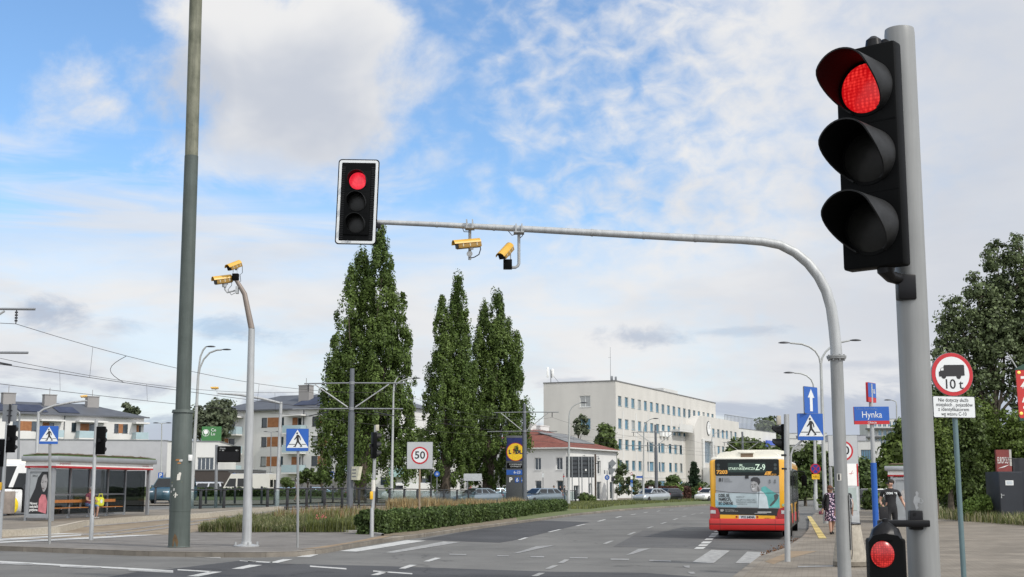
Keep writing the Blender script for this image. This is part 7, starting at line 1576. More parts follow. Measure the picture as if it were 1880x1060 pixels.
# seated passenger in the shelter
def sit(h=1.68):
 k = h / 1.75
 J = dict(pelvis=(0, 0, .56), chest=(0, -.08, .92), neck=(0, -.10, 1.11), head=(0, -.14, 1.24), shl=(-.19, -.07, 1.03), shr=(.19, -.07, 1.03), ell=(-.25, -.16, .78), elr=(.25, -.16, .78), wrl=(-.12, -.36, .74), wrr=(.12, -.36, .74), hil=(-.10, -.03, .53), hir=(.10, -.03, .53), knl=(-.14, -.46, .53), knr=(.14, -.44, .53), anl=(-.13, -.50, .09), anr=(.16, -.36, .09), tol=(-.15, -.64, .035), tor=(.18, -.50, .035), turn=0)
 return {a: (tuple(c * k for c in b) if isinstance(b, tuple) else b) for a, b in J.items()}
Msh = Matrix.Translation((Xs, Ys, .34 + T(Xs, Ys))) @ Matrix.Rotation(R(78), 4, 'Z'); q = Msh @ Vector((3.95, 0.68, 0))
st_ = person('seated passenger in shorts and a maroon top on the shelter bench behind the signal pole', q, R(62), sit(), dict(t=maroon, a=maroon, f=m_skin, p=jean, l=m_skin, h=wshoe), 'cap', wht)
mb = MB(); mb.tube([(.10, -.16, 1.04), (.13, -.2, .85), (.12, -.17, .66)], .03, 6); mb.build('yellow_lanyard', mat('yellow cloth', (0.7, 0.5, 0.02), 0.8), st_)
q2 = Msh @ Vector((4.62, 0.60, .478)); bgm = mat('yellow green bag', (0.55, 0.56, 0.04), 0.7, 0, 0.25, 9)
tb = thing('shopping_bag', 'bright yellow green bag on the shelter bench next to the seated passenger', 'bag', q2, R(70)); mb = MB(); mb.box((0, 0, .20), (.5, .3, .40), .10); mb.build('sack', bgm, tb)
mb = MB(); mb.tube([(-.13, -.1, .38), (-.1, -.1, .52), (.1, -.1, .52), (.13, -.1, .38)], .02, 6); mb.build('handle', bgm, tb)
mb = MB(); mb.add([(x, -.153, z + .22) for x, z in ngon(.08, 12)], [tuple(range(12))]); mb.build('print', m_sign_white, tb)
# small far people
def far_person(px, Y, rz, label, mats, hair, hm, h=1.72, step=.12, z=.12):
 X = P(px, 900, Y).x; return person(label, (X, Y, z + T(X, Y)), R(rz), stand(h, step), mats, hair, hm)
far_person(1017, 133, 60, 'dark clad passer-by left of the entrance of the small house', dict(t=blk, a=blk, f=blk, p=drk, l=drk, h=shoe), 'short', hair_k)
far_person(1029, 134, -60, 'first of two people in black talking below the billboard back', dict(t=drk, a=drk, f=m_skin, p=jean, l=jean, h=shoe), 'short', hair_k)
far_person(1036, 135, 70, 'person with dark long hair beside the talking companion under the billboard', dict(t=blk, a=blk, f=m_skin, p=jean, l=jean, h=shoe), 'long', hair_k)
far_person(1286, 158, 20, 'walker in a red top and white trousers before the far conifers', dict(t=red, a=red, f=m_skin, p=wht, l=wht, h=wshoe), 'short', hair_k)
far_person(545, 96, 100, 'walker in a white cap and pale shirt behind the crossing sign post', dict(t=grey_c, a=wht, f=m_skin, p=grey_c, l=m_skin, h=shoe), 'cap', wht)
far_person(864, 122, 30, 'person in red under the blank board by the poplars', dict(t=red, a=red, f=m_skin, p=drk, l=drk, h=shoe), 'short', hair_k)
# cyclist in red
def cyclist():
 Y = 143; X = P(1191, 900, Y).x
 J = dict(pelvis=(0, .12, .98), chest=(0, -.10, 1.28), neck=(0, -.2, 1.45), head=(0, -.26, 1.57), shl=(-.19, -.15, 1.39), shr=(.19, -.15, 1.39), ell=(-.25, -.35, 1.18), elr=(.25, -.35, 1.18), wrl=(-.22, -.52, 1.06), wrr=(.22, -.52, 1.06), hil=(-.1, .1, .94), hir=(.1, .1, .94), knl=(-.12, -.22, .78), knr=(.12, -.12, .55), anl=(-.12, -.02, .42), anr=(.12, .05, .17), tol=(-.13, -.14, .36), tor=(.13, -.08, .12), turn=0)
 c = person('cyclist in a red top riding towards us beside the silver taxi', (X, Y, .14), R(20), J, dict(t=red, a=red, f=m_skin, p=blk, l=m_skin, h=shoe), 'short', hair_k)
 t = thing('bicycle', 'dark bicycle under the cyclist in red', 'bicycle', (X, Y, .14), R(20))
 for y in (-.52, .52): mb = MB(); mb.tube([(0, y + .33 * math.cos(2 * math.pi * k / 20), .34 + .33 * math.sin(2 * math.pi * k / 20)) for k in range(21)], .022, 6, False); mb.build('wheel', m_rubber, t)
 mb = MB()
 for a, b_ in (((0, .52, .34), (0, .1, .32)), ((0, .1, .32), (0, .2, .88)), ((0, .2, .85), (0, -.38, .85)), ((0, .1, .32), (0, -.4, .78)), ((0, -.38, .95), (0, -.52, .34)), ((0, .52, .34), (0, .18, .75))): mb.cyl(a, b_, .018, n=6)
 mb.build('frame', m_steel_dark, t)
 mb = MB(); mb.box((0, .2, .9), (.13, .24, .06), .02); mb.build('saddle', m_black, t); mb = MB(); mb.tube([(-.27, -.46, 1.02), (-.15, -.42, 1.04), (0, -.38, 1.0), (.15, -.42, 1.04), (.27, -.46, 1.02)], .016, 6); mb.build('handlebar', m_black, t)
cyclist()
# ---------------------------------------------------------------- buildings
m_win = mat('window glass', (0.035, 0.05, 0.062), 0.06, 0, 0.25, 0.35, spec=1.0)
m_win_blue = mat('blue tinted glass', (0.035, 0.13, 0.20), 0.06, 0, 0, 0.3, spec=1.0, col2=(0.10, 0.26, 0.36))
m_frame_w = mat('white window frame', (0.62, 0.63, 0.62), 0.5)
m_frame_d = mat('dark window frame', (0.06, 0.062, 0.065), 0.5)
m_frame_t = mat('teal grey frame', (0.24, 0.32, 0.36), 0.5)
m_wood = mat('orange wood cladding', (0.24, 0.095, 0.035), 0.7, 0, 0, 2.2, col2=(0.34, 0.15, 0.06))
for _m in (m_win, m_win_blue):        # every pane a little different, some with blinds down
 _n = _m.node_tree; _b = _n.nodes['Principled BSDF']; _s = _b.inputs['Base Color'].links[0].from_socket; _o = _n.nodes.new('ShaderNodeObjectInfo')
 _r = _n.nodes.new('ShaderNodeMapRange'); _r.inputs['To Min'].default_value = 0.35; _r.inputs['To Max'].default_value = 1.5; _n.links.new(_o.outputs['Random'], _r.inputs['Value'])
 _h = _n.nodes.new('ShaderNodeHueSaturation'); _n.links.new(_r.outputs[0], _h.inputs['Value']); _n.links.new(_s, _h.inputs['Color'])
 _c = _n.nodes.new('ShaderNodeMath'); _c.operation = 'GREATER_THAN'; _c.inputs[1].default_value = 0.86; _n.links.new(_o.outputs['Random'], _c.inputs[0])
 _x = _n.nodes.new('ShaderNodeMix'); _x.data_type = 'RGBA'; _n.links.new(_c.outputs[0], _x.inputs[0]); _n.links.new(_h.outputs[0], _x.inputs[6]); _x.inputs[7].default_value = (0.30, 0.31, 0.30, 1); _n.links.new(_x.outputs[2], _b.inputs['Base Color'])
def plaster(name, c, dirt=0.94):
 m = mat(name, c, 0.9, 0, 0.035, 0.25, spec=0.2, detail=8)
 nt = m.node_tree; b = nt.nodes['Principled BSDF']; src = b.inputs['Base Color'].links[0].from_socket
 tc = nt.nodes.new('ShaderNodeTexCoord'); mp = nt.nodes.new('ShaderNodeMapping'); mp.inputs['Scale'].default_value = (0.5, 0.5, 0.09); nt.links.new(tc.outputs['Object'], mp.inputs['Vector'])
 n = nt.nodes.new('ShaderNodeTexNoise'); n.inputs['Scale'].default_value = 1; n.inputs['Detail'].default_value = 6; nt.links.new(mp.outputs[0], n.inputs['Vector'])
 mr = nt.nodes.new('ShaderNodeMapRange'); mr.inputs['From Min'].default_value = .35; mr.inputs['From Max'].default_value = .65; mr.inputs['To Min'].default_value = dirt; mr.inputs['To Max'].default_value = 1.03; nt.links.new(n.outputs['Fac'], mr.inputs['Value'])
 hs = nt.nodes.new('ShaderNodeHueSaturation'); nt.links.new(src, hs.inputs['Color']); nt.links.new(mr.outputs[0], hs.inputs['Value']); nt.links.new(hs.outputs[0], b.inputs['Base Color']); return m
m_cream = plaster('cream render', (0.53, 0.515, 0.48)); m_whitew = plaster('white render', (0.63, 0.625, 0.605)); m_greyw = plaster('pale grey render', (0.55, 0.55, 0.53)); m_greybase = plaster('grey base render', (0.27, 0.26, 0.25))
m_panel = paving('grey metal panels', (0.50, 0.52, 0.56), (0.54, 0.56, 0.60), 6.0, 1.0, stain=(0.93, 1.05))
m_slate = mat('dark grey roof sheet', (0.085, 0.09, 0.10), 0.6, 0.1, 0.12, 0.6)
m_redroof = paving('red roof tiles', (0.145, 0.052, 0.042), (0.20, 0.075, 0.055), 0.35, 0.3, stain=(0.8, 1.12))
m_solar = paving('solar panels', (0.035, 0.045, 0.075), (0.05, 0.06, 0.095), 1.0, 1.7)
m_solar_g = paving('grey solar panels', (0.15, 0.155, 0.16), (0.18, 0.185, 0.19), 1.0, 1.7)
m_flatroof = mat('flat roof felt', (0.15, 0.15, 0.15), 0.9)
m_balcony = glass_mat('balcony glass', (0.55, 0.70, 0.74)); m_balc = mat('frosted balcony glass', (0.36, 0.46, 0.49), 0.25, 0, 0.05, 1)
WINCACHE = {}
def window_obj(parent, M, w, h, fm, gm, div=1, d=0.16, hor=0, fr=0.07):
 key = (round(w, 2), round(h, 2), fm.name, gm.name, div, hor)
 if key not in WINCACHE:
  mb = MB(); fr = min(fr, w * .12)
  for a, b_, c, e in ((0, fr, 0, h), (w - fr, w, 0, h), (fr, w - fr, 0, fr), (fr, w - fr, h - fr, h)): mb.bx(a, b_, d - .05, d + .02, c, e)
  for q in range(1, div): x = w * q / div; mb.bx(x - fr * .5, x + fr * .5, d - .045, d + .02, fr, h - fr)
  if hor: mb.bx(fr, w - fr, d - .044, d + .02, h * hor - fr * .4, h * hor + fr * .4)
  mb.bx(-.06, w + .06, -.05, d - .055, -.05, -.002)          # sill
  p = MB(); p.add([(fr * .5, d + .0, fr * .5), (w - fr * .5, d, fr * .5), (w - fr * .5, d, h - fr * .5), (fr * .5, d, h - fr * .5)], [(0, 1, 2, 3)])
  fo = mb.build('window', fm, parent); po = p.build('pane', gm, fo, smooth=0); WINCACHE[key] = (fo, po); fo.matrix_basis = M; return fo
 f0, p0 = WINCACHE[key]; fo = f0.copy(); COL.objects.link(fo); fo.parent = parent; fo.matrix_basis = M
 po = p0.copy(); COL.objects.link(po); po.parent = fo; return fo
def facade(parent, mb, M, Wd, Hh, wins, fm, gm, d=0.16, z0=0.0, div=1, hor=0):
 """wall with real openings: local x to the right, z up, facing -y; wins: (u0, v0, u1, v1[, div])"""
 us = sorted({0, Wd} | {w[0] for w in wins} | {w[2] for w in wins}); vs_ = sorted({z0, Hh} | {w[1] for w in wins} | {w[3] for w in wins})
 us = [u for u in us if 0 <= u <= Wd]; old = mb.M; mb.M = M
 for i in range(len(us) - 1):
  run = None
  for j in range(len(vs_) - 1):
   uc, vc = (us[i] + us[i + 1]) / 2, (vs_[j] + vs_[j + 1]) / 2
   hole = any(w[0] < uc < w[2] and w[1] < vc < w[3] for w in wins)
   if not hole: run = (run[0] if run else vs_[j], vs_[j + 1])
   if (hole or j == len(vs_) - 2) and run:
    mb.add([(us[i], 0, run[0]), (us[i + 1], 0, run[0]), (us[i + 1], 0, run[1]), (us[i], 0, run[1])], [(0, 1, 2, 3)]); run = None
 for w in wins:
  u0, v0, u1, v1 = w[:4]
  mb.add([(u0, 0, v0), (u1, 0, v0), (u1, 0, v1), (u0, 0, v1), (u0, d + .01, v0), (u1, d + .01, v0), (u1, d + .01, v1), (u0, d + .01, v1)], [(0, 4, 5, 1), (1, 5, 6, 2), (2, 6, 7, 3), (3, 7, 4, 0)])
  window_obj(parent, M @ Matrix.Translation((u0, 0, v0)), u1 - u0, v1 - v0, w[5] if len(w) > 5 else fm, w[6] if len(w) > 6 else gm, w[4] if len(w) > 4 else div, d, hor)
 mb.M = old
def hip(mb, x0, x1, y0, y1, z0, z1, inset, ov=0.5, ry=None):
 xm0, xm1, ym = x0 + inset, x1 - inset, (y0 + y1) / 2
 q = [(x0 - ov, y0 - ov, z0), (x1 + ov, y0 - ov, z0), (x1 + ov, y1 + ov, z0), (x0 - ov, y1 + ov, z0), (xm0, ym, z1), (xm1, ym, z1)]
 mb.add(q, [(0, 1, 5, 4), (1, 2, 5), (2, 3, 4, 5), (3, 0, 4), (3, 2, 1, 0)])
# --- the long cream office
def office():
 Xc, Yc = 14.65, 185.0; rz = math.atan2(50, 21.85); Wm, H, Dp = 54.6, 16.45, 11.0
 t = thing('office_building', 'long cream four storey office block with a clock portal and rows of narrow windows', 'office building', (Xc, Yc, 0.05), rz)
 mb = MB(); wins = []
 rows = ((13.05, 14.45), (9.85, 11.25), (6.9, 8.35), (4.0, 5.4))
 for k in range(18):
  x = 1.0 + k * 2.98
  if x + 1.6 > 53.5: continue
  wins.append((x, rows[0][0], x + 1.55, rows[0][1]))
  if x < 34: wins.append((x, rows[1][0], x + 1.55, rows[1][1]))
 for x, w, dv in ((1.0, 1.55, 1), (3.98, 1.55, 1), (6.96, 1.55, 1), (9.94, 1.55, 1), (14.2, 3.2, 2), (19.9, 3.2, 2), (25.4, 1.55, 1), (28.4, 1.55, 1), (31.4, 1.55, 1)):
  for r in rows[2:]: wins.append((x, r[0], x + w, r[1], dv))
  wins.append((x, .8, x + w, 2.6, dv))
 facade(t, mb, Matrix.Identity(4), Wm, H, wins, m_frame_t, m_win_blue)
 Ms = Matrix.Translation((0, Dp, 0)) @ Matrix.Rotation(R(-90), 4, 'Z')
 facade(t, mb, Ms, Dp, H, [(Dp - 5.4, r0, Dp - 3.8, r1, 2, m_frame_w, m_win_blue) for r0, r1 in ((12.9, 14.5), (9.7, 11.3))], m_frame_w, m_win_blue)
 mb.add([(Wm, 0, 0), (Wm, Dp, 0), (Wm, Dp, H), (Wm, 0, H)], [(0, 1, 2, 3)]); mb.add([(0, Dp, 0), (Wm, Dp, 0), (Wm, Dp, H), (0, Dp, H)], [(3, 2, 1, 0)])
 mb.build('walls', m_cream, t, smooth=0)
 mb = MB(); mb.bx(-.06, Wm + .06, -.06, .25, H - .02, H + .14); mb.bx(-.06, .25, .25, Dp + .06, H - .02, H + .14); mb.bx(.25, Wm, .25, Dp, H - .3, H - .1); mb.build('roof', m_flatroof, t)
 mb = MB(); mb.bx(-.03, Wm, -.05, -.002, 3.0, 3.15); mb.bx(-0.03, Wm, -.06, -.002, 0, .5); mb.build('plinth_band', m_greyw, t)
 mb = MB()
 for k in range(0, 12, 2): x = 2.75 + k * 2.98; mb.bx(x + .1, x + .55, -.03, -.002, 3.2, 12.4)
 mb.build('pilaster', m_greyw, t)
 # clock portal wing
 x0, x1, pz, pr = 34.6, 65.0, 13.5, 1.6
 w = MB(); Mw = Matrix.Translation((40, -pr, 0)); wn = []
 for x in (46.8, 50.1, 53.2, 56.1, 59.1, 62.4):
  for r0, r1 in ((10.2, 11.6), (7.25, 8.7), (4.1, 5.4)):
   if x > 63.3: continue
   wn.append((x - 40.8, r0, x - 40.8 + 1.55, r1))
 wn.append((0.4, 5.6, 5.1, 9.2, 5, m_frame_w, m_win_blue))
 facade(t, w, Mw, 25.0, pz, wn, m_frame_t, m_win_blue)
 cur = [(40.0, pz)] + [(40.0 - 5.3 * math.sin(R(90 * k / 10)) ** 1.0, pz - 3.4 * (1 - math.cos(R(90 * k / 10)))) for k in range(1, 11)]
 poly = [(34.7, 0), (40.0, 0)] + [(x, z) for x, z in cur]
 n = len(poly); w.add([(x, -pr, z) for x, z in poly] + [(x, -0.001, z) for x, z in poly], [tuple(range(n))] + [(i, (i + 1) % n, n + (i + 1) % n, n + i) for i in range(n) if i not in (1,)])
 w.add([(65, -pr, 0), (65, 8, 0), (65, 8, pz), (65, -pr, pz)], [(0, 1, 2, 3)]); w.add([(40, -pr, pz), (65, -pr, pz), (65, 8, pz), (40, 8, pz)], [(0, 1, 2, 3)]); w.add([(Wm, 0, pz), (Wm, 8, pz), (65, 8, pz), (65, 8, 0), (Wm, 8, 0)], [(1, 2, 3, 4)])
 w.build('portal_wing', m_cream, t, smooth=0)
 mb = MB(Matrix.Translation((43.4, -pr, 11.5))); mb.lathe([(1.22, 0), (1.22, .08), (1.1, .1)], 32, Matrix.Rotation(R(90), 4, 'X')); c = mb.build('clock', m_frame_d, t)
 mb = MB(Matrix.Translation((43.4, -pr - .11, 11.5))); mb.plate(ngon(1.08, 32), -.02, 0); mb.build('clock_face', m_white, c)
 mb = MB(Matrix.Translation((43.4, -pr - .14, 11.5))); mb.plate([(-.05, -.15), (.05, -.15), (.03, .8), (-.03, .8)], -.01, 0); mb.plate([(-.06, -.1), (.0, -.15), (.22, .5), (.16, .53)], -.022, -.012)
 for k in range(12): a = R(30 * k); mb.plate(ngon(.06, 4, .92 * math.cos(a), .92 * math.sin(a), a), -.01, 0)
 mb.build('clock_hands', m_frame_d, c)
 mb = MB(); mb.bx(38.9, 40.1, -pr - .25, -pr - .003, 0, 9.6); mb.bx(45.3, 46.2, -pr - .25, -pr - .003, 0, 9.6); mb.bx(40.1, 45.3, -pr - .25, -pr - .003, 9.3, 9.6); mb.build('portal_frame', m_greyw, t)
 mb = MB(); mb.bx(38.5, 47.2, -pr - 3.0, -pr - .26, 0, 4.8, .03); mb.build('entrance_porch', m_greyw, t)
 mb = MB(); mb.bx(27, 34.5, -1.4, -.002, 10.4, 10.7); mb.bx(27.0, 34.5, -1.4, -1.32, 10.71, 11.6); mb.build('balcony', m_greyw, t)
 mb = MB(); mb.bx(28, 36, 1.5, 5, H - .1, H + 1.0); mb.build('roof_housing', m_greyw, t)
 mb = MB()
 for x in (20.5, 22.3, 24.1): mb.bx(x, x + 1.0, -.5, -.05, 11.5 - 2.1, 11.5 - 1.3)
 mb.build('air_unit', m_white, t)
 mb = MB(); text_into(mb, 'URZĄD', 50, -pr - .01, 6.3, .7, width=6); mb.build('lettering', m_sign_back, t, smooth=0)
 a = thing('antenna_mast', 'cluster of white panel antennas on the left roof corner of the office', 'antenna', t.matrix_basis @ Vector((.6, Dp - .9, H + .145)))
 mb = MB(); mb.cyl((0, 0, 0), (0, 0, 1.9), .06, n=8); mb.cyl((0, 0, .05), (1.2, .3, .03), .03, n=6); mb.cyl((1.2, .3, 0), (.1, 0, 1.3), .03, n=6); mb.build('mast', m_sign_back, a)
 for x, y, z in ((-.45, 0, 1.5), (.3, -.1, 1.4), (.1, .3, 1.3)): mb = MB(); mb.box((x, y, z), (.28, .2, 1.5 if x < 0 else 1.2), .05); mb.build('panel_antenna', m_white, a)
 a = thing('antenna_mast', 'thin whip antenna above the near roof corner of the office', 'antenna', t.matrix_basis @ Vector((.5, .9, H + .145)))
 mb = MB(); mb.cyl((0, 0, 0), (0, 0, 4.8), .035, .02, n=6); mb.cyl((-.3, 0, 3.3), (.1, 0, 3.3), .02, n=6); mb.build('whip', m_sign_back, a)
 mb = MB(); mb.box((.2, 0, .35), (.3, .25, .6), .04); mb.box((.75, .1, .3), (.3, .25, .55), .04); mb.build('radio_unit', m_sign_back, a)
office()
# --- the small white house with the red roof
def small_house():
 Xc, Yc = 6.25, 150.0; rz = math.atan2(14, 6.75); Wm, H, Dp = 15.6, 5.95, 14.0
 t = thing('house', 'small white two storey house with a red hipped roof and solar panels', 'house', (Xc, Yc, 0.1), rz)
 mb = MB(); facade(t, mb, Matrix.Identity(4), Wm, H, [(1.9, .1, 3.7, 1.75, 2, m_frame_w, m_win), (9.2, 3.1, 10.3, 4.7), (9.0, .1, 10.4, 2.2), (13.2, .1, 14.6, 2.2), (12.8, 3.0, 14.2, 4.6), (6.3, .8, 7.4, 2.0)], m_frame_w, m_win, .2)
 Ms = Matrix.Translation((0, Dp, 0)) @ Matrix.Rotation(R(-90), 4, 'Z')
 f = lambda s0, s1: (Dp - s1, Dp - s0)
 facade(t, mb, Ms, Dp, H, [(*f(.55, 1.35)[:1], 3.5, f(.55, 1.35)[1], 4.9, 2), (f(3.25, 4.05)[0], 3.5, f(3.25, 4.05)[1], 4.9, 2), (f(.5, 1.3)[0], .3, f(.5, 1.3)[1], 2.3), (f(3.2, 4.0)[0], .6, f(3.2, 4.0)[1], 2.3), (f(7.4, 9.0)[0], 2.9, f(7.4, 9.0)[1], 5.0)], m_frame_w, m_win, .2)
 mb.add([(Wm, 0, 0), (Wm, Dp, 0), (Wm, Dp, H), (Wm, 0, H)], [(0, 1, 2, 3)]); mb.add([(0, Dp, 0), (Wm, Dp, 0), (Wm, Dp, H), (0, Dp, H)], [(3, 2, 1, 0)]); mb.build('walls', m_whitew, t, smooth=0)
 mb = MB(); hip(mb, 0, Wm, 0, Dp, H + .1, H + 2.5, 6.2, .45); rf = mb.build('roof', m_redroof, t, smooth=0)
 mb = MB(); mb.bx(-.5, Wm + .5, -.5, -.38, H - .05, H + .1); mb.bx(-.5, -.38, -.38, Dp + .5, H - .05, H + .1); mb.bx(-.38, Wm + .4, -.38, 0.0, H + .0, H + .09); mb.bx(-.38, 0, 0, Dp, H, H + .09); mb.build('gutter', m_greyw, t)
 def onroof(u0, u1, v0, v1, front):
  # panel on the front (x-facing) or the end hip slope
  a = []
  for u, v in ((u0, v0), (u1, v0), (u1, v1), (u0, v1)):
   z = H + .1 + v * 2.4 + .10
   if front: a.append((u, -.45 + v * (Dp / 2 + .45), z))
   else: a.append((-.45 + v * (6.2 + .45), u, z))
  mb = MB(); b_ = [(x, y, z - .06) for x, y, z in a]; mb.add(a + b_, [(0, 1, 2, 3), (7, 6, 5, 4), (0, 4, 5, 1), (1, 5, 6, 2), (2, 6, 7, 3), (3, 7, 4, 0)]); return mb
 onroof(4.0, 12.5, .28, .80, True).build('solar_panels', m_solar_g, rf, smooth=0)
 onroof(8.4, 12.6, .10, .48, False).build('solar_panels', m_solar, rf, smooth=0)
 for x, y, w, d, h in ((5.2, 9.2, .5, .5, 3.4), (8.0, 8.2, 1.5, .6, 3.2), (10.3, 8.0, 2.6, .6, 3.1)):
  mb = MB(); mb.bx(x, x + w, y, y + d, H + .6, H + h); mb.bx(x - .05, x + w + .05, y - .05, y + d + .05, H + h + .001, H + h + .1); mb.build('chimney', m_whitew, t)
 for x in (Wm - .1, .12): mb = MB(); mb.cyl((x, -.07, 0), (x, -.07, H), .055, n=8); mb.build('drainpipe', m_greyw, t)
 mb = MB(); mb.bx(-1.1, -.002, 7.0, 9.4, 2.75, 2.9)
 for k in range(13): mb.cyl((-1.05, 7.05 + k * .19, 2.9), (-1.05, 7.05 + k * .19, 3.9), .02, n=5)
 mb.bx(-1.08, -1.02, 7.0, 9.4, 3.9, 3.95); mb.build('balcony', m_sign_back, t)
 for x in (4.7, 9.0):
  mb = MB(); mb.tube([(x, -.002, 5.2), (x, -.25, 5.25), (x, -.25, 5.05)], .04, 6); mb.ell((x, -.25, 4.95), (.12, .12, .14), 8, 6); mb.build('wall_lamp', m_sign_back, t)
small_house()
# --- pale apartment blocks with wood panels and balconies
def apartments(label, Xc, Yc, rz, Wm, H, floors, pattern, chim, zb, Dp=13.0, rise=2.1, inset=7.0, solar=()):
 t = thing('apartment_building', label, 'apartment building', (Xc, Yc, zb), rz); mb = MB(); wins = []; wood = []; balc = []
 for z in floors:
  for kind, x0, x1 in pattern:
   if kind == 'w': wins.append((x0, z, x1, z + 1.45))
   elif kind == 'p': wood.append((x0, x1, z, z + 1.45))
   elif kind == 'b': balc.append((x0, x1, z)); wins.append((x0 + (x1 - x0) * .45, z - .9, x0 + (x1 - x0) * .72, z + 1.3, 1)); wood.append((x0 + .15, x0 + (x1 - x0) * .44, z - .9, z + 1.35))
 facade(t, mb, Matrix.Identity(4), Wm, H, wins, m_frame_d, m_win, .12)
 mb.add([(0, 0, 0), (0, Dp, 0), (0, Dp, H), (0, 0, H)], [(3, 2, 1, 0)]); mb.add([(Wm, 0, 0), (Wm, Dp, 0), (Wm, Dp, H), (Wm, 0, H)], [(0, 1, 2, 3)]); mb.add([(0, Dp, 0), (Wm, Dp, 0), (Wm, Dp, H), (0, Dp, H)], [(3, 2, 1, 0)])
 mb.build('walls', m_whitew, t, smooth=0)
 for x0, x1, z0, z1 in wood: q = MB(); q.bx(x0 + .01, x1 - .01, -.03, -.002, z0, z1); q.build('wood_panel', m_wood, t)
 for x0, x1, z in balc:
  q = MB(); q.bx(x0 - .5, x1 + .3, -1.6, -.035, z - 1.15, z - .95); b_ = q.build('balcony', m_whitew, t)
  q = MB(); q.bx(x0 - .5, x1 + .3, -1.6, -1.55, z - .94, z + .15); q.bx(x1 + .26, x1 + .3, -1.55, -.04, z - .94, z + .15); q.bx(x0 - .5, x0 - .46, -1.55, -.04, z - .94, z + .15); q.build('balcony_glass', m_balc, b_)
 q = MB(); q.bx(-.01, Wm + .01, -.02, -.001, 0, min(floors) - 2.0); q.build('grey_base', m_greybase, t)
 for x0, x1, z in [b_ for b_ in balc if b_[2] == max(floors)]: q = MB(); q.bx(x0 - .6, x1 + .4, -1.7, -.035, z + 1.5, z + 1.75); q.build('balcony_roof', m_whitew, t)
 q = MB(); hip(q, 0, Wm, 0, Dp, H + .02, H + rise, inset, .6); rf = q.build('roof', m_slate, t, smooth=0)
 q = MB(); q.bx(-.65, Wm + .65, -.72, -.6, H - .15, H + .06); q.build('gutter', m_slate, t)
 for x, y in chim:
  q = MB(); q.bx(x, x + 1.9, y, y + 1.2, H + .3, H + rise + 1.1); q.bx(x - .08, x + 1.98, y - .08, y + 1.28, H + rise + 1.101, H + rise + 1.22); q.cyl((x + .95, y + .6, H + rise + 1.2), (x + .95, y + .6, H + rise + 2.3), .05, n=6); q.build('chimney', m_greybase, t)
 for x0, x1, v0, v1 in solar:
  a = [(x, -.6 + v * (Dp / 2 + .6), H + .02 + v * rise + .12) for x, v in ((x0, v0), (x1, v0), (x1, v1), (x0, v1))]; q = MB(); q.add(a + [(x, y, z - .06) for x, y, z in a], [(0, 1, 2, 3), (7, 6, 5, 4), (0, 4, 5, 1), (1, 5, 6, 2), (2, 6, 7, 3), (3, 7, 4, 0)]); q.build('solar_panels', m_solar, rf, smooth=0)
 for x in (.3, Wm * .52): q = MB(); q.cyl((x, -.08, 0), (x, -.08, H), .07, n=6); q.build('drainpipe', m_slate, t)
 return t
pB = P(430, 880, 199.5); rzB = R(-26); cB_ = math.cos(rzB)
def bx_at(px, X0, Y0, rz):   # distance along the facade where it meets that viewing direction
 k = (px - 940) / FPX; return (k * Y0 - X0) / (math.cos(rz) - k * math.sin(rz))
def pat(items, X0, Y0, rz): return [(k, bx_at(a, X0, Y0, rz), bx_at(b_, X0, Y0, rz)) for k, a, b_ in items]
pt = pat([('b', 405, 445), ('w', 482, 492), ('p', 493, 516), ('w', 517, 523), ('b', 537, 562), ('w', 574.5, 585.5), ('p', 586, 603), ('w', 604, 611), ('b', 640, 665), ('w', 680, 692)], pB.x, 199.5, rzB)
sh = -min(p[1] for p in pt) + 1.0
zbB = 0.12 + T(pB.x, 199.5)
apartments('white four storey apartment block with wood panels, left of the poplars', pB.x - sh * math.cos(rzB), 199.5 - sh * math.sin(rzB), rzB, bx_at(722, pB.x, 199.5, rzB) + sh, P(500, 753, 197).z - zbB, [P(500, y, 197).z - zbB for y in (785, 820.5, 856.5)], [(k, a + sh, b_ + sh) for k, a, b_ in pt], [(13.4, 3.0), (20.2, 2.4)], zbB, 13, 2.6, 7.5, [(14, 18, .2, .75), (18.5, 20.5, .15, .7)])
pA = P(-60, 880, 196); rzA = R(38)
pt = pat([('w', -50, -36), ('p', -36, -14), ('w', 27, 41), ('p', 41, 62), ('w', 62, 75), ('b', 80, 112), ('w', 135, 144), ('b', 149, 190), ('w', 213, 221), ('p', 221, 229), ('w', 229, 238), ('b', 252, 266)], pA.x, 196, rzA)
zbA = 0.12 + T(pA.x, 196)
WA = bx_at(267, pA.x, 196, rzA)
apartments('white apartment block with dark hip roof and three chimneys, above the bus shelter', pA.x, 196, rzA, WA, P(60, 761, 203).z - zbA, [P(60, y, 203).z - zbA for y in (792, 826)], pt, [(bx_at(24, pA.x, 196, rzA), 4.5), (bx_at(101, pA.x, 196, rzA), 4.5), (bx_at(181, pA.x, 196, rzA), 4.5)], zbA, 13, 2.2, 7.0, [(bx_at(40, pA.x, 196, rzA), bx_at(92, pA.x, 196, rzA), .12, .7), (bx_at(112, pA.x, 196, rzA), bx_at(150, pA.x, 196, rzA), .12, .62), (bx_at(-40, pA.x, 196, rzA), bx_at(20, pA.x, 196, rzA), .12, .7)])
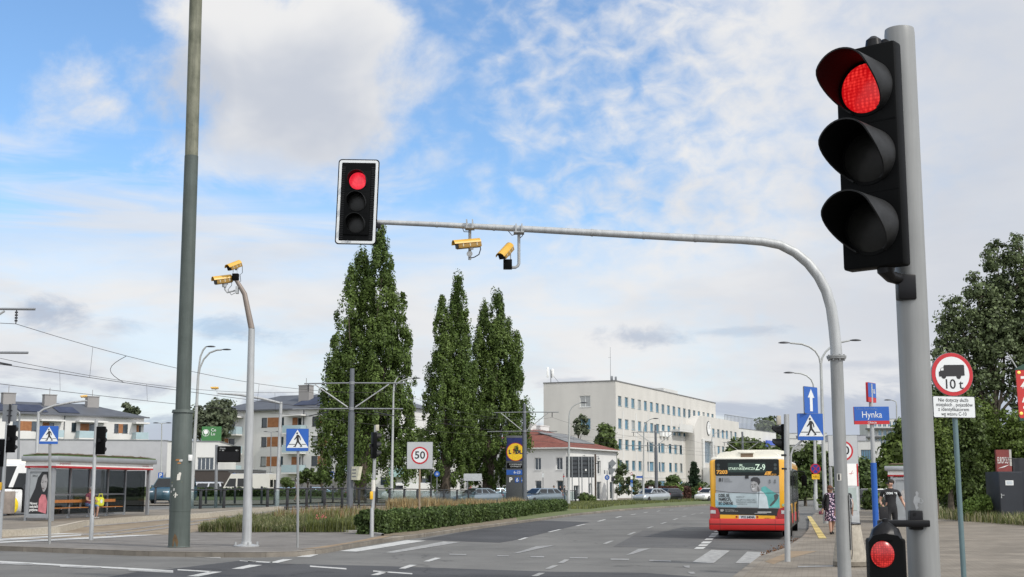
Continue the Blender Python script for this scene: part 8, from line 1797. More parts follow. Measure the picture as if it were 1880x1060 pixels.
# --- plain boxes with modelled details
def block(name, label, cat, px0, px1, Y0, ytop, rz, Dp, wm, wins=(), roofm=None, zb=None, fm=None, gm=None, par=.3):
 a = P(px0, 880, Y0); r = R(rz); W_ = bx_at(px1, a.x, Y0, r); zb = (0.1 + T(a.x, Y0)) if zb is None else zb; H = P(px0, ytop, Y0).z - zb
 t = thing(name, label, cat, (a.x, Y0, zb), r); mb = MB(); ws = []
 for w in wins:
  u0, u1 = bx_at(w[0], a.x, Y0, r), bx_at(w[1], a.x, Y0, r); D = Y0 + (u0 + u1) / 2 * math.sin(r); z1, z0 = P(900, w[2], D).z - zb, P(900, w[3], D).z - zb; ws.append((u0, max(z0, .05), u1, z1, *w[4:]))
 facade(t, mb, Matrix.Identity(4), W_, H, ws, fm or m_frame_w, gm or m_win, .15)
 mb.add([(0, 0, 0), (0, Dp, 0), (0, Dp, H), (0, 0, H)], [(3, 2, 1, 0)]); mb.add([(W_, 0, 0), (W_, Dp, 0), (W_, Dp, H), (W_, 0, H)], [(0, 1, 2, 3)]); mb.add([(0, Dp, 0), (W_, Dp, 0), (W_, Dp, H), (0, Dp, H)], [(3, 2, 1, 0)]); mb.build('walls', wm, t, smooth=0)
 mb = MB(); mb.bx(.02, W_ - .02, .02, Dp - .02, H - par - .2, H - par); mb.build('roof', roofm or m_flatroof, t)
 mb = MB(); mb.bx(-.06, W_ + .06, -.07, .12, H, H + .1); mb.bx(-.06, .12, .12, Dp, H, H + .1); mb.bx(W_ - .12, W_ + .06, .12, Dp, H, H + .1); mb.build('parapet_cap', m_sign_back, t)
 return t, W_, H
block('warehouse', 'long grey panel clad hall stretching behind the bus shelter', 'warehouse', -140, 312, 150, 806, 14, 30, m_panel, par=.5)
block('shop_building', 'low white shop with a grid window, between the green pole and the silver mast', 'shop', 305, 406, 141, 811, 6, 18, m_whitew, [(367, 397, 840, 872, 4)], fm=m_frame_w, gm=m_win)
block('low_annex', 'dark low canopy building behind the parked vans', 'annex', 355, 470, 135, 864, -4, 5, mat('dark brown cladding', (0.055, 0.045, 0.04), 0.8))
t, W_, H = block('white_hall', 'low white hall seen in gaps under the poplars', 'hall', 690, 832, 178, 843, -6, 16, m_whitew, [(700, 722, 876, 892), (770, 790, 878, 892)])
mb = MB(); mb.bx(W_ * .2, W_ * .42, -1.6, -.02, H - 2.4, H - 1.2); mb.build('teal_canopy', mat('pale teal sheet', (0.30, 0.45, 0.44), 0.4), t)
block('white_kiosk', 'small white gatehouse beside the rightmost parked car row', 'kiosk', 806, 845, 150, 872, 4, 4, m_whitew)
# green shop board behind
p = P(388, 798, 150); k = 150 / FPX
t = thing('advertising_board', 'green board with a white tree emblem above the low white shop', 'billboard', (p.x, 150, p.z), R(4))
mb = MB(); mb.bx(-17.5 * k, 17.5 * k, 0, .3, -14.5 * k, 14.5 * k); bd = mb.build('board', mat('green board', (0.045, 0.17, 0.05), 0.5, 0, 0.08, 1), t)
mb = MB(); mb.ring((-10 * k, 3 * k), 5.6 * k, 6.3 * k, -.02, -.002, 24); mb.plate(ngon(4 * k, 12, -10 * k, 4.5 * k), -.012, -.002); mb.bx(-10.4 * k, -9.6 * k, -.012, -.002, -3 * k, 1 * k); mb.build('tree_emblem', m_white, bd)
mb = MB(); text_into(mb, 'Ce', -1 * k, -.02, 8 * k, 8 * k, align='LEFT'); text_into(mb, 'Lu', -1 * k, -.02, 1 * k, 8 * k, align='LEFT'); mb.build('lettering', m_white, bd, smooth=0)
for x in (-12, 12): mb = MB(); mb.cyl((x * k, .4, -30 * k), (x * k, .4, 10 * k), .12, n=8); mb.build('post', m_sign_back, t)
# right-hand far buildings
t, W_, H = block('shopping_centre', 'windowless pale grey shopping hall beyond the office with coloured boards', 'shopping centre', 1336, 1422, 262, 784, 62, 40, m_greyw, zb=0)
for u, z, w, h, mm, tx in ((8, 6.5, 9, 3.4, m_sign_red, '4'), (32, 5.5, 5, 3.2, mat('lime board', (0.35, 0.42, 0.10), 0.5), ''), (42, 5.5, 6, 3.6, mat('pale blue board', (0.22, 0.38, 0.5), 0.5), ''), (54, 5.5, 7, 3.2, mat('yellow green board', (0.45, 0.45, 0.12), 0.5), '')):
 mb = MB(); mb.bx(u, u + w, -.3, -.01, z, z + h); b_ = mb.build('coloured_board', mm, t)
 if tx: mb = MB(); text_into(mb, tx, u + w * .5, -.31, z + h * .5, h); mb.build('lettering', m_sign_yellow, b_, smooth=0)
mb = MB(); u0 = bx_at(1406, P(1336, 880, 262).x, 262, R(62)); mb.bx(u0 - 3, u0 + 9, -.9, -.5, 6.6, 11.6); b_ = mb.build('blue_sign', mat('bright blue sign', (0.05, 0.10, 0.45), 0.5), t)
mb = MB(); text_into(mb, 'MULTI', u0 + 3, -.92, 9.4, 3.2, width=10); mb.build('lettering', m_white, b_, smooth=0)
mb = MB()
for k_ in range(40): mb.cyl((W_ * k_ / 39, .3, H), (W_ * k_ / 39, .3, H + 2.4), .05, n=4)
mb.bx(0, W_, .25, .35, H + 2.4, H + 2.5); mb.build('roof_screen', m_sign_back, t)
block('apartment_building', 'far white block with square dark windows behind the bracketed crossing sign', 'apartment building', 1440, 1522, 300, 806, -6, 20, m_whitew, [(1470, 1484, 827, 836), (1488, 1494, 827, 836), (1500, 1506, 827, 836), (1488, 1494, 843, 850), (1500, 1506, 843, 850), (1474, 1484, 843, 850), (1454, 1462, 827, 836)], zb=0)
block('apartment_building', 'upper white storey set back on the far block left of the mast', 'apartment building', 1450, 1515, 325, 796, -6, 10, m_greyw, [(1458, 1470, 800, 806), (1485, 1495, 800, 806)], zb=9.0)
block('glass_office', 'grey office with a dark window wall behind the half hidden speed board', 'office building', 1512, 1612, 212, 811, -16, 26, m_greyw, [(1522, 1545, 826, 853, 4, m_frame_d, m_win_blue), (1576, 1598, 826, 853, 5, m_frame_d, m_win_blue)], zb=0)
block('glass_office', 'ribbed grey wing right of the dark window wall', 'office building', 1600, 1646, 211, 815, 52, 18, m_greyw, [(1602 + 7 * q, 1606 + 7 * q, 829, 853, 1, m_frame_d, m_win) for q in range(6)], zb=0)
block('grey_block', 'plain far grey rooftop storey left of the street name plate', 'office building', 1522, 1586, 240, 800, -10, 12, m_panel, zb=8.0)
t, W_, H = block('residential_tower', 'faraway pale tower with dark balcony bands beside the thick pole', 'tower', 1596, 1644, 420, 770, -8, 20, m_greyw, [(1600 + 9 * q, 1606 + 9 * q, y, y + 10, 2, m_frame_w, m_win_blue) for q in range(5) for y in (774, 790, 806)], zb=0)
for y in (788, 803.5, 818): z = P(1600, y, 420).z; mb = MB(); mb.bx(-.6, W_ + .6, -1.6, -.02, z - .3, z + .25); mb.build('balcony_band', m_frame_d, t)
# ---------------------------------------------------------------- vegetation
import numpy as np
def leaf_cloud(name, C, S, mat_, parent=None, seed=0, up=0.0, asp=1.5, nrm=None):
 """many leaf-sized quads: centres C (n,3), sizes S (n,)"""
 g = np.random.RandomState(seed); n = len(C)
 a = g.normal(size=(n, 3)); a[:, 2] += up; a /= np.linalg.norm(a, axis=1)[:, None] + 1e-9
 b = g.normal(size=(n, 3)); b -= a * (a * b).sum(1)[:, None]; b /= np.linalg.norm(b, axis=1)[:, None] + 1e-9
 c = np.cross(a, b)
 if nrm is not None:         # leaves lie roughly on the skin of their tuft
  c = nrm + g.normal(size=(n, 3)) * .55; c /= np.linalg.norm(c, axis=1)[:, None] + 1e-9
  a -= c * (a * c).sum(1)[:, None]; a /= np.linalg.norm(a, axis=1)[:, None] + 1e-9; b = np.cross(c, a)
 s = S[:, None]; l = a * s * asp * .5; w = b * s * .5; bend = c * s * .18
 V = np.empty((n, 4, 3)); V[:, 0] = C - l; V[:, 1] = C + w + bend; V[:, 2] = C + l; V[:, 3] = C - w + bend
 me = bpy.data.meshes.new(name); me.vertices.add(n * 4); me.vertices.foreach_set('co', V.reshape(-1).astype(np.float32))
 me.loops.add(n * 4); me.loops.foreach_set('vertex_index', np.arange(n * 4, dtype=np.int32)); me.polygons.add(n); me.polygons.foreach_set('loop_start', np.arange(0, n * 4, 4, dtype=np.int32))
 me.polygons.foreach_set('loop_total', np.full(n, 4, dtype=np.int32)); me.materials.append(mat_); me.update(calc_edges=True); me.validate()
 o = bpy.data.objects.new(name, me); COL.objects.link(o)
 if parent: o.parent = parent
 return o
m_poplar = leaf_mat('poplar leaves', (0.058, 0.096, 0.020), (0.118, 0.170, 0.040), 0.55, 0.35)
m_tree_dark = leaf_mat('dark tree leaves', (0.078, 0.105, 0.048), (0.14, 0.175, 0.08), 0.6, 0.4)
m_tree_mid = leaf_mat('mid green leaves', (0.055, 0.088, 0.024), (0.115, 0.155, 0.045), 0.5, 0.4)
m_tree_lite = leaf_mat('fresh green leaves', (0.075, 0.115, 0.022), (0.14, 0.19, 0.045), 0.45, 0.5)
m_grey_leaf = leaf_mat('grey green leaves', (0.07, 0.09, 0.05), (0.13, 0.15, 0.09), 0.5, 0.5)
m_conifer = leaf_mat('conifer needles', (0.018, 0.036, 0.018), (0.04, 0.062, 0.03), 0.5, 0.6)
m_redbush = leaf_mat('red brown leaves', (0.05, 0.025, 0.02), (0.11, 0.05, 0.035), 0.5, 0.8)
m_hedge_leaf = leaf_mat('hedge leaves', (0.048, 0.078, 0.024), (0.098, 0.14, 0.042), 0.55, 0.9)
m_reed = leaf_mat('ochre dry grass', (0.30, 0.21, 0.095), (0.46, 0.35, 0.18), 0.35, 0.6)
m_bark = mat('bark', (0.06, 0.048, 0.036), 0.95, 0, 0, 5, col2=(0.13, 0.105, 0.08), bump=0.6, bscale=14)
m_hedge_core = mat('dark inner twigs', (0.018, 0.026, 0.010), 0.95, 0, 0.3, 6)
def limb(mb, a, b, r0, r1, g, n=6, wob=.12):
 a, b = Vector(a), Vector(b); L_ = (b - a).length; pts = []
 for k in range(n + 1):
  p = a.lerp(b, k / n)
  if 0 < k < n: p += Vector((g.uniform(-1, 1), g.uniform(-1, 1), 0)) * wob * L_ / n
  pts.append(p)
 mb.tube(pts, [r0 + (r1 - r0) * k / n for k in range(n + 1)], 7)
def poplar(label, px, Y, plumes, seed, base_y=None, n=15000, leaf=.135, tufts=700):
 X = P(px, 900, Y).x; z0 = .12 + T(X, Y); t = thing('poplar_tree', label, 'tree', (X, Y, z0), 0, 'columnar poplars by the tram line')
 g = random.Random(seed); gn = np.random.RandomState(seed); k = Y / FPX
 tb = MB(); limb(tb, (0, 0, -.1), (0, 0, 8), .55, .25, g, 6, .05); C = []; S = []; NN = []; w_all = [(y1 - y0) * hw for _, y0, y1, hw in plumes]; tot = sum(w_all)
 for (pxc, y0, y1, hw), wt in zip(plumes, w_all):
  pt, pb = P(pxc, y0, Y), P(pxc, y1, Y); zt, zb = pt.z - z0, pb.z - z0; xc = pxc; H = zt - zb; hwm = hw * k * 1.3
  dx = (pt.x + pb.x) / 2 - X; dy = g.uniform(-.6, .6) * hwm; leanx = g.uniform(-.25, .25)
  limb(tb, (0, 0, max(1.2, zb * .3)), (dx, dy, zb + H * .75), .16, .03, g, 8, .08)
  nc = max(24, int(tufts * wt / tot))
  for q in range(nc):
   u = g.random() ** .9; prof = min(1, ((1 - u) / .60)) ** .66 * min(1, .45 + u / .25) * (1 + .20 * math.sin(u * 13 + pxc) + .14 * math.sin(u * 29 + pxc * 2))
   a = g.uniform(0, 2 * math.pi); r = hwm * prof * (.45 + .57 * g.random() ** .4)
   c = np.array((dx + leanx * u + r * math.cos(a), dy + r * math.sin(a) * .95, zb + H * u)); m = max(6, int(n / tufts * g.uniform(.5, 1.5)))
   sg = .20 + .34 * g.random() ** 2; d = gn.normal(size=(m, 3)); d /= np.linalg.norm(d, axis=1)[:, None]; nn = d * (1, 1, .6) + np.array((math.cos(a) * .5, math.sin(a) * .5, .35))
   d *= (gn.rand(m) ** .35)[:, None]; d *= (sg, sg, sg * 2.1)
   C.append(c + d); NN.append(nn); S.append(leaf * gn.uniform(.6, 1.3, m))
 tb.build('trunk', m_bark, t)
 leaf_cloud('crown', np.concatenate(C), np.concatenate(S), m_poplar, t, seed, .4, nrm=np.concatenate(NN))
 return t
poplar('broad tall poplar of several spires, leftmost of the row behind the tram line', 662, 106, [(702, 422, 800, 30), (690, 436, 860, 40), (662, 462, 850, 36), (722, 525, 860, 30), (738, 540, 870, 20), (640, 495, 850, 28), (617, 620, 880, 20), (612, 660, 885, 22), (650, 600, 893, 40), (700, 590, 893, 46), (670, 500, 800, 42), (735, 640, 885, 22), (630, 700, 885, 30)], 11, n=118000, tufts=1350)
poplar('slender pointed poplar in the middle of the row', 818, 122, [(840, 507, 780, 20), (835, 540, 860, 30), (812, 552, 850, 24), (803, 640, 890, 22), (850, 580, 860, 22), (818, 620, 893, 34), (845, 650, 893, 28)], 12, n=74000, tufts=860)
poplar('rightmost poplar with a leaning twin tip beside the shop totem', 895, 127, [(914, 530, 690, 13), (908, 545, 780, 24), (885, 562, 860, 26), (935, 590, 860, 22), (946, 612, 860, 18), (875, 610, 890, 22), (915, 590, 893, 40), (890, 640, 893, 36), (938, 680, 885, 24)], 13, n=92000, tufts=1060)
def tree(name, label, cat, px, Y, base_py, lobes, mat_, seed, n=9000, leaf=.2, trunk_r=.22, group=None, up=0.2, clump=.45, fork=.35, z0=None):
 """lobes: seen ellipses (px, py, rx, ry) filled with clumps of leaves; the depth radius follows rx"""
 X = P(px, 900, Y).x; z0 = (.12 + T(X, Y)) if z0 is None else z0; t = thing(name, label, cat, (X, Y, z0), 0, group); k = Y / FPX
 g = random.Random(seed); gn = np.random.RandomState(seed); tb = MB(); C = []; S = []; NN = []; tot = sum(a[2] * a[3] for a in lobes)
 zc = min(P(l[0], l[1] + l[3] * .6, Y).z - z0 for l in lobes)
 if trunk_r: limb(tb, (0, 0, -.1), (0, 0, max(zc, .6) * 1.0), trunk_r, trunk_r * .7, g, 5, .05)
 for lx, ly, rx, ry in lobes:
  p = P(lx, ly, Y); c0 = np.array((p.x - X, g.uniform(-.5, .5) * rx * k, p.z - z0)); r = np.array((rx * k, rx * k * .9, ry * k)); wt = rx * ry / tot
  if trunk_r: limb(tb, (0, 0, max(zc, .5) * (fork + .5)), tuple(c0 + (0, 0, r[2] * .3)), trunk_r * .45, trunk_r * .1, g, 7, .25)
  m = max(4, int(n * wt / 38)); cs = []
  for q in range(m):
   v = gn.normal(size=3); v /= np.linalg.norm(v); rr = .35 + .67 * g.random() ** .5
   c = c0 + v * r * rr; s = clump * g.uniform(.5, 1.15); nn = int(38 * g.uniform(.5, 1.5)) + 1; d = gn.normal(size=(nn, 3)); d /= np.linalg.norm(d, axis=1)[:, None]; NN.append(d * .8 + v * .5 + (0, 0, .3)); d *= (gn.rand(nn) ** .4)[:, None] * (s * 1.5, s * 1.5, s * 1.1)
   C.append(c + d); S.append(leaf * gn.uniform(.5, 1.4, nn))
   if trunk_r and q % 5 == 0: limb(tb, tuple(c0), tuple(c), trunk_r * .1, trunk_r * .03, g, 4, .2)
 C = np.concatenate(C); ok = C[:, 2] > .03
 if trunk_r: tb.build('trunk', m_bark, t)
 leaf_cloud('crown' if trunk_r else 'foliage', C[ok], np.concatenate(S)[ok], mat_, t, seed, up, nrm=np.concatenate(NN)[ok])
 return t
# right hand trees
tree('broadleaf_tree', 'tall loose crowned tree towering over the lorry ban sign', 'tree', 1835, 76, 940, [(1832, 478, 24, 40), (1872, 480, 28, 50), (1800, 545, 32, 50), (1850, 560, 48, 70), (1890, 590, 40, 90), (1745, 585, 26, 42), (1780, 620, 42, 52), (1838, 655, 55, 66), (1890, 700, 45, 80), (1735, 655, 28, 42), (1790, 700, 45, 50), (1728, 612, 12, 24), (1822, 600, 40, 60)], m_tree_dark, 21, 42000, .125, .22, clump=.30)
tree('broadleaf_tree', 'dark bushy tree right behind the lorry ban post', 'tree', 1745, 72, 940, [(1730, 760, 36, 60), (1760, 800, 45, 70), (1725, 840, 36, 60), (1770, 870, 40, 50), (1745, 720, 30, 40)], m_tree_mid, 22, 26000, .12, .2, clump=.34)
tree('broadleaf_tree', 'fresh green low tree above the dark hut', 'tree', 1850, 74, 930, [(1850, 800, 46, 50), (1880, 830, 45, 50), (1815, 830, 34, 50), (1800, 780, 34, 46), (1890, 790, 30, 30)], m_tree_lite, 23, 26000, .115, .18, clump=.36)
tree('broadleaf_tree', 'mid green tree between the dark tree and the hut', 'tree', 1800, 80, 930, [(1790, 860, 42, 55), (1830, 880, 40, 45), (1750, 890, 40, 40), (1780, 920, 50, 26)], m_tree_mid, 24, 22000, .115, .18, clump=.36)
tree('broadleaf_tree', 'yellow green young tree close behind the thick pole', 'tree', 1718, 66, 940, [(1716, 800, 22, 50), (1722, 860, 26, 50), (1712, 750, 12, 26)], m_tree_lite, 25, 12000, .105, .12, clump=.26)
tree('broadleaf_tree', 'leafy tree behind the right hand shelter, left of the thick pole', 'tree', 1640, 84, 930, [(1645, 830, 24, 36), (1632, 862, 22, 24), (1655, 800, 14, 30)], m_tree_lite, 26, 4200, .2, .14, clump=.36)
# trees and bushes round the far road bend
for i, (lab, px, Y, lb, mm) in enumerate((('rounded street tree right beside the back of the bus', 1478, 118, [(1478, 862, 26, 36), (1490, 835, 18, 26), (1470, 890, 26, 24)], m_tree_mid), ('darker street tree behind the no stopping sign', 1512, 124, [(1512, 875, 24, 34), (1520, 850, 16, 24), (1505, 900, 24, 18)], m_tree_dark), ('green tree between the half hidden speed board and the blue sleeve', 1580, 130, [(1585, 870, 24, 26), (1568, 885, 18, 22), (1598, 885, 20, 20)], m_tree_mid), ('round topped poplar behind the grey shopping hall', 1412, 300, [(1404, 790, 12, 22), (1416, 795, 10, 26), (1420, 830, 10, 30)], m_tree_dark), ('green tree hiding the foot of the grey shopping hall', 1365, 215, [(1358, 822, 16, 18), (1385, 828, 24, 16), (1348, 835, 12, 14), (1432, 838, 18, 16)], m_tree_mid))):
 tree('street_tree', lab, 'tree', px, Y, 930, lb, mm, 30 + i, 4600, .24 * Y / 118, .16, clump=.42 * Y / 118, group=None, z0=.1)
tree('broadleaf_tree', 'round grey green tree behind the green pole and the low shop', 'tree', 395, 190, 860, [(380, 765, 26, 26), (408, 760, 26, 24), (395, 790, 34, 30), (365, 785, 16, 24)], m_grey_leaf, 41, 5200, .34, .25, clump=.7)
tree('broadleaf_tree', 'small tree top showing over the roof of the left apartment block', 'tree', 238, 225, 800, [(232, 752, 6, 10), (246, 757, 8, 8)], m_grey_leaf, 42, 700, .4, .15, clump=.5)
tree('broadleaf_tree', 'narrow leafy tree between the small house and the cream office', 'tree', 1114, 176, 900, [(1112, 800, 15, 22), (1120, 830, 16, 28), (1106, 820, 12, 20), (1128, 865, 14, 26)], m_tree_mid, 43, 4600, .3, .2, clump=.55)
tree('broadleaf_tree', 'thin birch showing behind the red roof', 'tree', 1063, 176, 890, [(1058, 785, 7, 14), (1068, 778, 7, 14), (1074, 788, 5, 10)], m_grey_leaf, 44, 900, .28, .12, clump=.4)
tree('broadleaf_tree', 'slim tree seen between two poplars', 'tree', 774, 165, 900, [(774, 802, 9, 16), (770, 822, 8, 14), (778, 850, 8, 24)], m_tree_mid, 45, 1700, .3, .15, clump=.4)
for i, (lab, px, Y, lb) in enumerate((('small round headed tree under the middle apartment balcony', 565, 128, [(556, 876, 15, 14), (566, 868, 14, 12), (572, 880, 12, 12)]), ('small round headed tree beside the square blue sign', 590, 126, [(584, 878, 13, 12), (594, 868, 15, 13), (601, 880, 11, 11)]), ('low tree by the entrance of the apartment block', 526, 134, [(524, 885, 12, 9), (533, 889, 9, 6)]))):
 tree('street_tree', lab, 'tree', px, Y, 910, [(a, b, c * .7, d * .75) for a, b, c, d in lb], m_tree_mid, 50 + i, 2200, .16, .1, clump=.22)
def conifer(label, px, Y, ytop, ybase, hw, seed):
 X = P(px, 900, Y).x; t = thing('conifer_tree', label, 'tree', (X, Y, .1), 0, None); k = Y / FPX; g = random.Random(seed); gn = np.random.RandomState(seed)
 H = P(px, ytop, Y).z - .1; tb = MB(); tb.cyl((0, 0, 0), (0, 0, H * .9), .14, .03, n=7); tb.build('trunk', m_bark, t); C = []; S = []
 for q in range(150):
  u = g.random() ** 1.3; r = hw * k * (1 - u) ** .85 * (.8 + .35 * math.sin(u * 34)); a = g.uniform(0, 6.283)
  for j in range(5):
   f = (j + .6) / 5; m = 7; c = np.array((r * f * math.cos(a), r * f * math.sin(a), .3 + u * H * .97 - f * .25)); C.append(c + gn.normal(size=(m, 3)) * (.13, .13, .08)); S.append(.2 * gn.uniform(.6, 1.3, m))
 leaf_cloud('crown', np.concatenate(C), np.concatenate(S), m_conifer, t, seed, -.3, 2.0)
conifer('dark spruce in front of the office entrance', 1275, 166, 850, 912, 22, 61); conifer('dark spruce half hidden behind the yellow bus corner', 1322, 168, 856, 912, 20, 62)
for i, (nm, lab, px, Y, lb, mm) in enumerate((('shrub', 'tall dark shrub at the right corner of the small house', 1146, 158, [(1142, 880, 17, 26), (1158, 890, 14, 20)], m_tree_dark), ('shrub', 'round bright green shrub before the office windows', 1236, 164, [(1236, 884, 15, 12), (1228, 890, 12, 10)], m_tree_mid), ('shrub', 'low yellow green cushion shrub before the office', 1237, 158, [(1237, 897, 13, 6)], m_tree_lite), ('shrub', 'row of dark low shrubs beneath the office windows', 1196, 168, [(1186, 894, 18, 10), (1205, 890, 14, 12), (1262, 896, 16, 10)], m_tree_dark), ('shrub', 'shrub patch at the foot of the far spruces', 1300, 162, [(1292, 900, 14, 10), (1276, 905, 12, 7), (1310, 902, 10, 9)], m_tree_mid), ('shrub', 'weedy bush at the end of the glazed railing', 1075, 138, [(1072, 914, 8, 6), (1084, 918, 7, 4)], m_tree_mid), ('shrub', 'dry bush beside the black hatchback', 1600, 92, [(1600, 918, 10, 14)], m_tree_mid), ('shrub', 'wild bush at the foot of the no stopping lamp', 1504, 90, [(1505, 925, 5, 12)], m_tree_lite))):
 tree(nm, lab, 'shrub', px, Y, 920, lb, mm, 70 + i, 1900 if i < 7 else 160, .2 if i < 7 else .09, 0, clump=.3 if i < 7 else .1, z0=.1)
# clipped hedges: a leafy skin over a dark twiggy core
def hedge(label, line, w, h, n, leaf, mat_, seed, z0=.13, rag=.05, name='hedge'):
 o = Vector((line[0][0], line[0][1], z0 + T(*line[0]))); t = thing(name, label, 'hedge', o); g = np.random.RandomState(seed)
 pts = [Vector((x, y, z0 + T(x, y))) - o for x, y in line]; seg = [(b - a).length for a, b in zip(pts[:-1], pts[1:])]; cum = np.concatenate([[0], np.cumsum(seg)]); L_ = cum[-1]
 off = []
 for i, p in enumerate(pts):
  d = (pts[min(i + 1, len(pts) - 1)] - pts[max(i - 1, 0)]); d.z = 0; d.normalize(); off.append(Vector((-d.y, d.x, 0)))
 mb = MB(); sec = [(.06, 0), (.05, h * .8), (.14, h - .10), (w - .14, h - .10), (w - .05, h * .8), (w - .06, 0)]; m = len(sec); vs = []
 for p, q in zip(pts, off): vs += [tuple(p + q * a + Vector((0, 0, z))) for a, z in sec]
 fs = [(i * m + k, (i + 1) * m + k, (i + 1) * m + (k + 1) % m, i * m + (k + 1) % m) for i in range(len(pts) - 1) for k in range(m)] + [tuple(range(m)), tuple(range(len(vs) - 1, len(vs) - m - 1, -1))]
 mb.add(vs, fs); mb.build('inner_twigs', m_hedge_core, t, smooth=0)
 # leaves: nearer stretches get more, all along the front face, the top and the ends
 s = g.rand(n) ** 1.5 * L_; i = np.clip(np.searchsorted(cum, s) - 1, 0, len(seg) - 1); f = (s - cum[i]) / np.array(seg)[i]
 Pn = np.array([p[:] for p in pts]); On = np.array([q[:] for q in off]); base = Pn[i] * (1 - f)[:, None] + Pn[i + 1] * f[:, None]; on = On[i] * (1 - f)[:, None] + On[i + 1] * f[:, None]
 per = g.rand(n) * (h + w + h * .5); bump = .05 * np.sin(s * 5.1) + .06 * np.sin(s * 2.3 + 1) + .04 * np.sin(s * 11) + g.normal(size=n) * rag
 a = np.where(per < h, 0 - bump * .9, np.where(per < h + w, per - h, w + bump)); z = np.where(per < h, per, np.where(per < h + w, h + bump * .7, h - (per - h - w)))
 e = np.clip(np.where(per < h, (per - (h - .15)) / .15, 0), 0, 1); a = a + e * e * .10
 C = base + on * a[:, None]; C[:, 2] += np.maximum(z, .03) + g.normal(size=n) * .02
 k = n // 14; C2 = Pn[0] + On[0] * (g.rand(k) * w)[:, None]; C2[:, 2] += g.rand(k) * h; d0 = (pts[1] - pts[0]).normalized(); C2 -= np.array(d0[:]) * (.04 + np.abs(g.normal(size=k)) * .06)[:, None]
 C = np.concatenate([C, C2]); leaf_cloud('foliage', C, leaf * g.uniform(.6, 1.35, len(C)), mat_, t, seed, .2); return t
HL = [(-4.42, 44.6), (-3.9, 46.2), (-3.15, 49.2), (-2.5, 53), (-1.4, 59), (-.1, 67), (1.4, 77), (2.6, 84), (3.7, 89)]
hedge('long clipped dark green hedge along the kerb behind the square speed board', HL, .78, .62, 50000, .075, m_hedge_leaf, 81, .13)
hl2 = [P(px, 905, Y) for px, Y in ((200, 117), (330, 117), (450, 117.3), (560, 119), (640, 124), (690, 132))]
hedge('low clipped hedge between the lawn and the parked vans', [(p.x, p.y) for p in hl2], 1.2, .66, 15000, .14, m_hedge_leaf, 82, .12)
hl3 = [P(px, 905, Y) for px, Y in ((1208, 152), (1240, 156), (1268, 160))]
hedge('low red brown hedge in front of the office shrubs', [(p.x, p.y) for p in hl3], 1.5, 1.5, 5000, .2, m_redbush, 83, .1)
# grasses (nobody could count them)
def blades(name, pts, heights, wid, mats, seed, lean=.35, stems=0.0):
 g = np.random.RandomState(seed); n = len(pts); a = g.uniform(0, 6.283, n); d = np.stack([np.cos(a), np.sin(a), np.zeros(n)], 1); w = np.stack([-np.sin(a), np.cos(a), np.zeros(n)], 1)
 B = np.array(pts); H = np.array(heights)[:, None]; ln = (g.uniform(.1, 1, n) * lean)[:, None]
 up = np.array((0, 0, 1.0)); q0 = B - w * wid; q1 = B + w * wid; m0 = B + up * H * .6 + d * H * ln * .35; q2 = m0 + w * wid * .8; q3 = m0 - w * wid * .8; q4 = B + up * H * (1 - .25 * ln) + d * H * ln
 V = np.stack([q0, q1, q2, q3, q4], 1).reshape(-1, 3); me = bpy.data.meshes.new(name); me.vertices.add(n * 5); me.vertices.foreach_set('co', V.reshape(-1).astype(np.float32))
 idx = np.arange(n) * 5; lo = np.stack([idx, idx + 1, idx + 2, idx + 3, idx + 3, idx + 2, idx + 4], 1).reshape(-1); me.loops.add(n * 7); me.loops.foreach_set('vertex_index', lo.astype(np.int32)); me.polygons.add(n * 2)
 ls = np.stack([np.arange(n) * 7, np.arange(n) * 7 + 4], 1).reshape(-1); me.polygons.foreach_set('loop_start', ls.astype(np.int32)); me.polygons.foreach_set('loop_total', np.tile([4, 3], n).astype(np.int32))
 for m in mats: me.materials.append(m)
 mi = np.repeat(g.randint(0, len(mats), n), 2); me.polygons.foreach_set('material_index', mi.astype(np.int32)); me.update(calc_edges=True); me.validate()
 o = bpy.data.objects.new(name, me); COL.objects.link(o); return o
m_g1 = leaf_mat('green grass blades', (0.06, 0.085, 0.02), (0.12, 0.14, 0.045), .4, .5); m_g2 = leaf_mat('straw grass blades', (0.27, 0.24, 0.14), (0.36, 0.32, 0.20), .35, .5); m_g3 = leaf_mat('dull grey green blades', (0.11, 0.125, 0.06), (0.18, 0.19, 0.10), .4, .5); m_g4 = leaf_mat('yellow green blades', (0.12, 0.14, 0.035), (0.20, 0.21, 0.065), .35, .5); m_g5 = leaf_mat('russet seed heads', (0.16, 0.085, 0.04), (0.26, 0.15, 0.08), .4, .6)
g = np.random.RandomState(5)
def strip_pts(n, rows, pw=1.0):
 """rows: (Y, x0, x1); returns points on the terrain between the rows"""
 out = []; ys = [r[0] for r in rows]
 u = g.rand(n) ** pw * (len(rows) - 1); i = np.clip(u.astype(int), 0, len(rows) - 2); f = u - i
 R0 = np.array(rows); Yv = R0[i, 0] * (1 - f) + R0[i + 1, 0] * f; a = R0[i, 1] * (1 - f) + R0[i + 1, 1] * f; b = R0[i, 2] * (1 - f) + R0[i + 1, 2] * f; Xv = a + (b - a) * g.rand(n)
 return np.stack([Xv, Yv, np.array([.14 + T(x, y) for x, y in zip(Xv, Yv)])], 1)
rows = [(46.2, -10.9, -5.0), (49, -11.3, -4.4), (53, -11.6, -3.6), (57, -11.6, -3.6), (61, -10.5, -3.0)]
p1 = strip_pts(30000, rows, 1.35); sc = 1 + .45 * np.sin(p1[:, 0] * 1.7 + p1[:, 1] * .6) * np.sin(p1[:, 1] * .9 + 1)
left = p1[:, 0] / p1[:, 1] < -.155
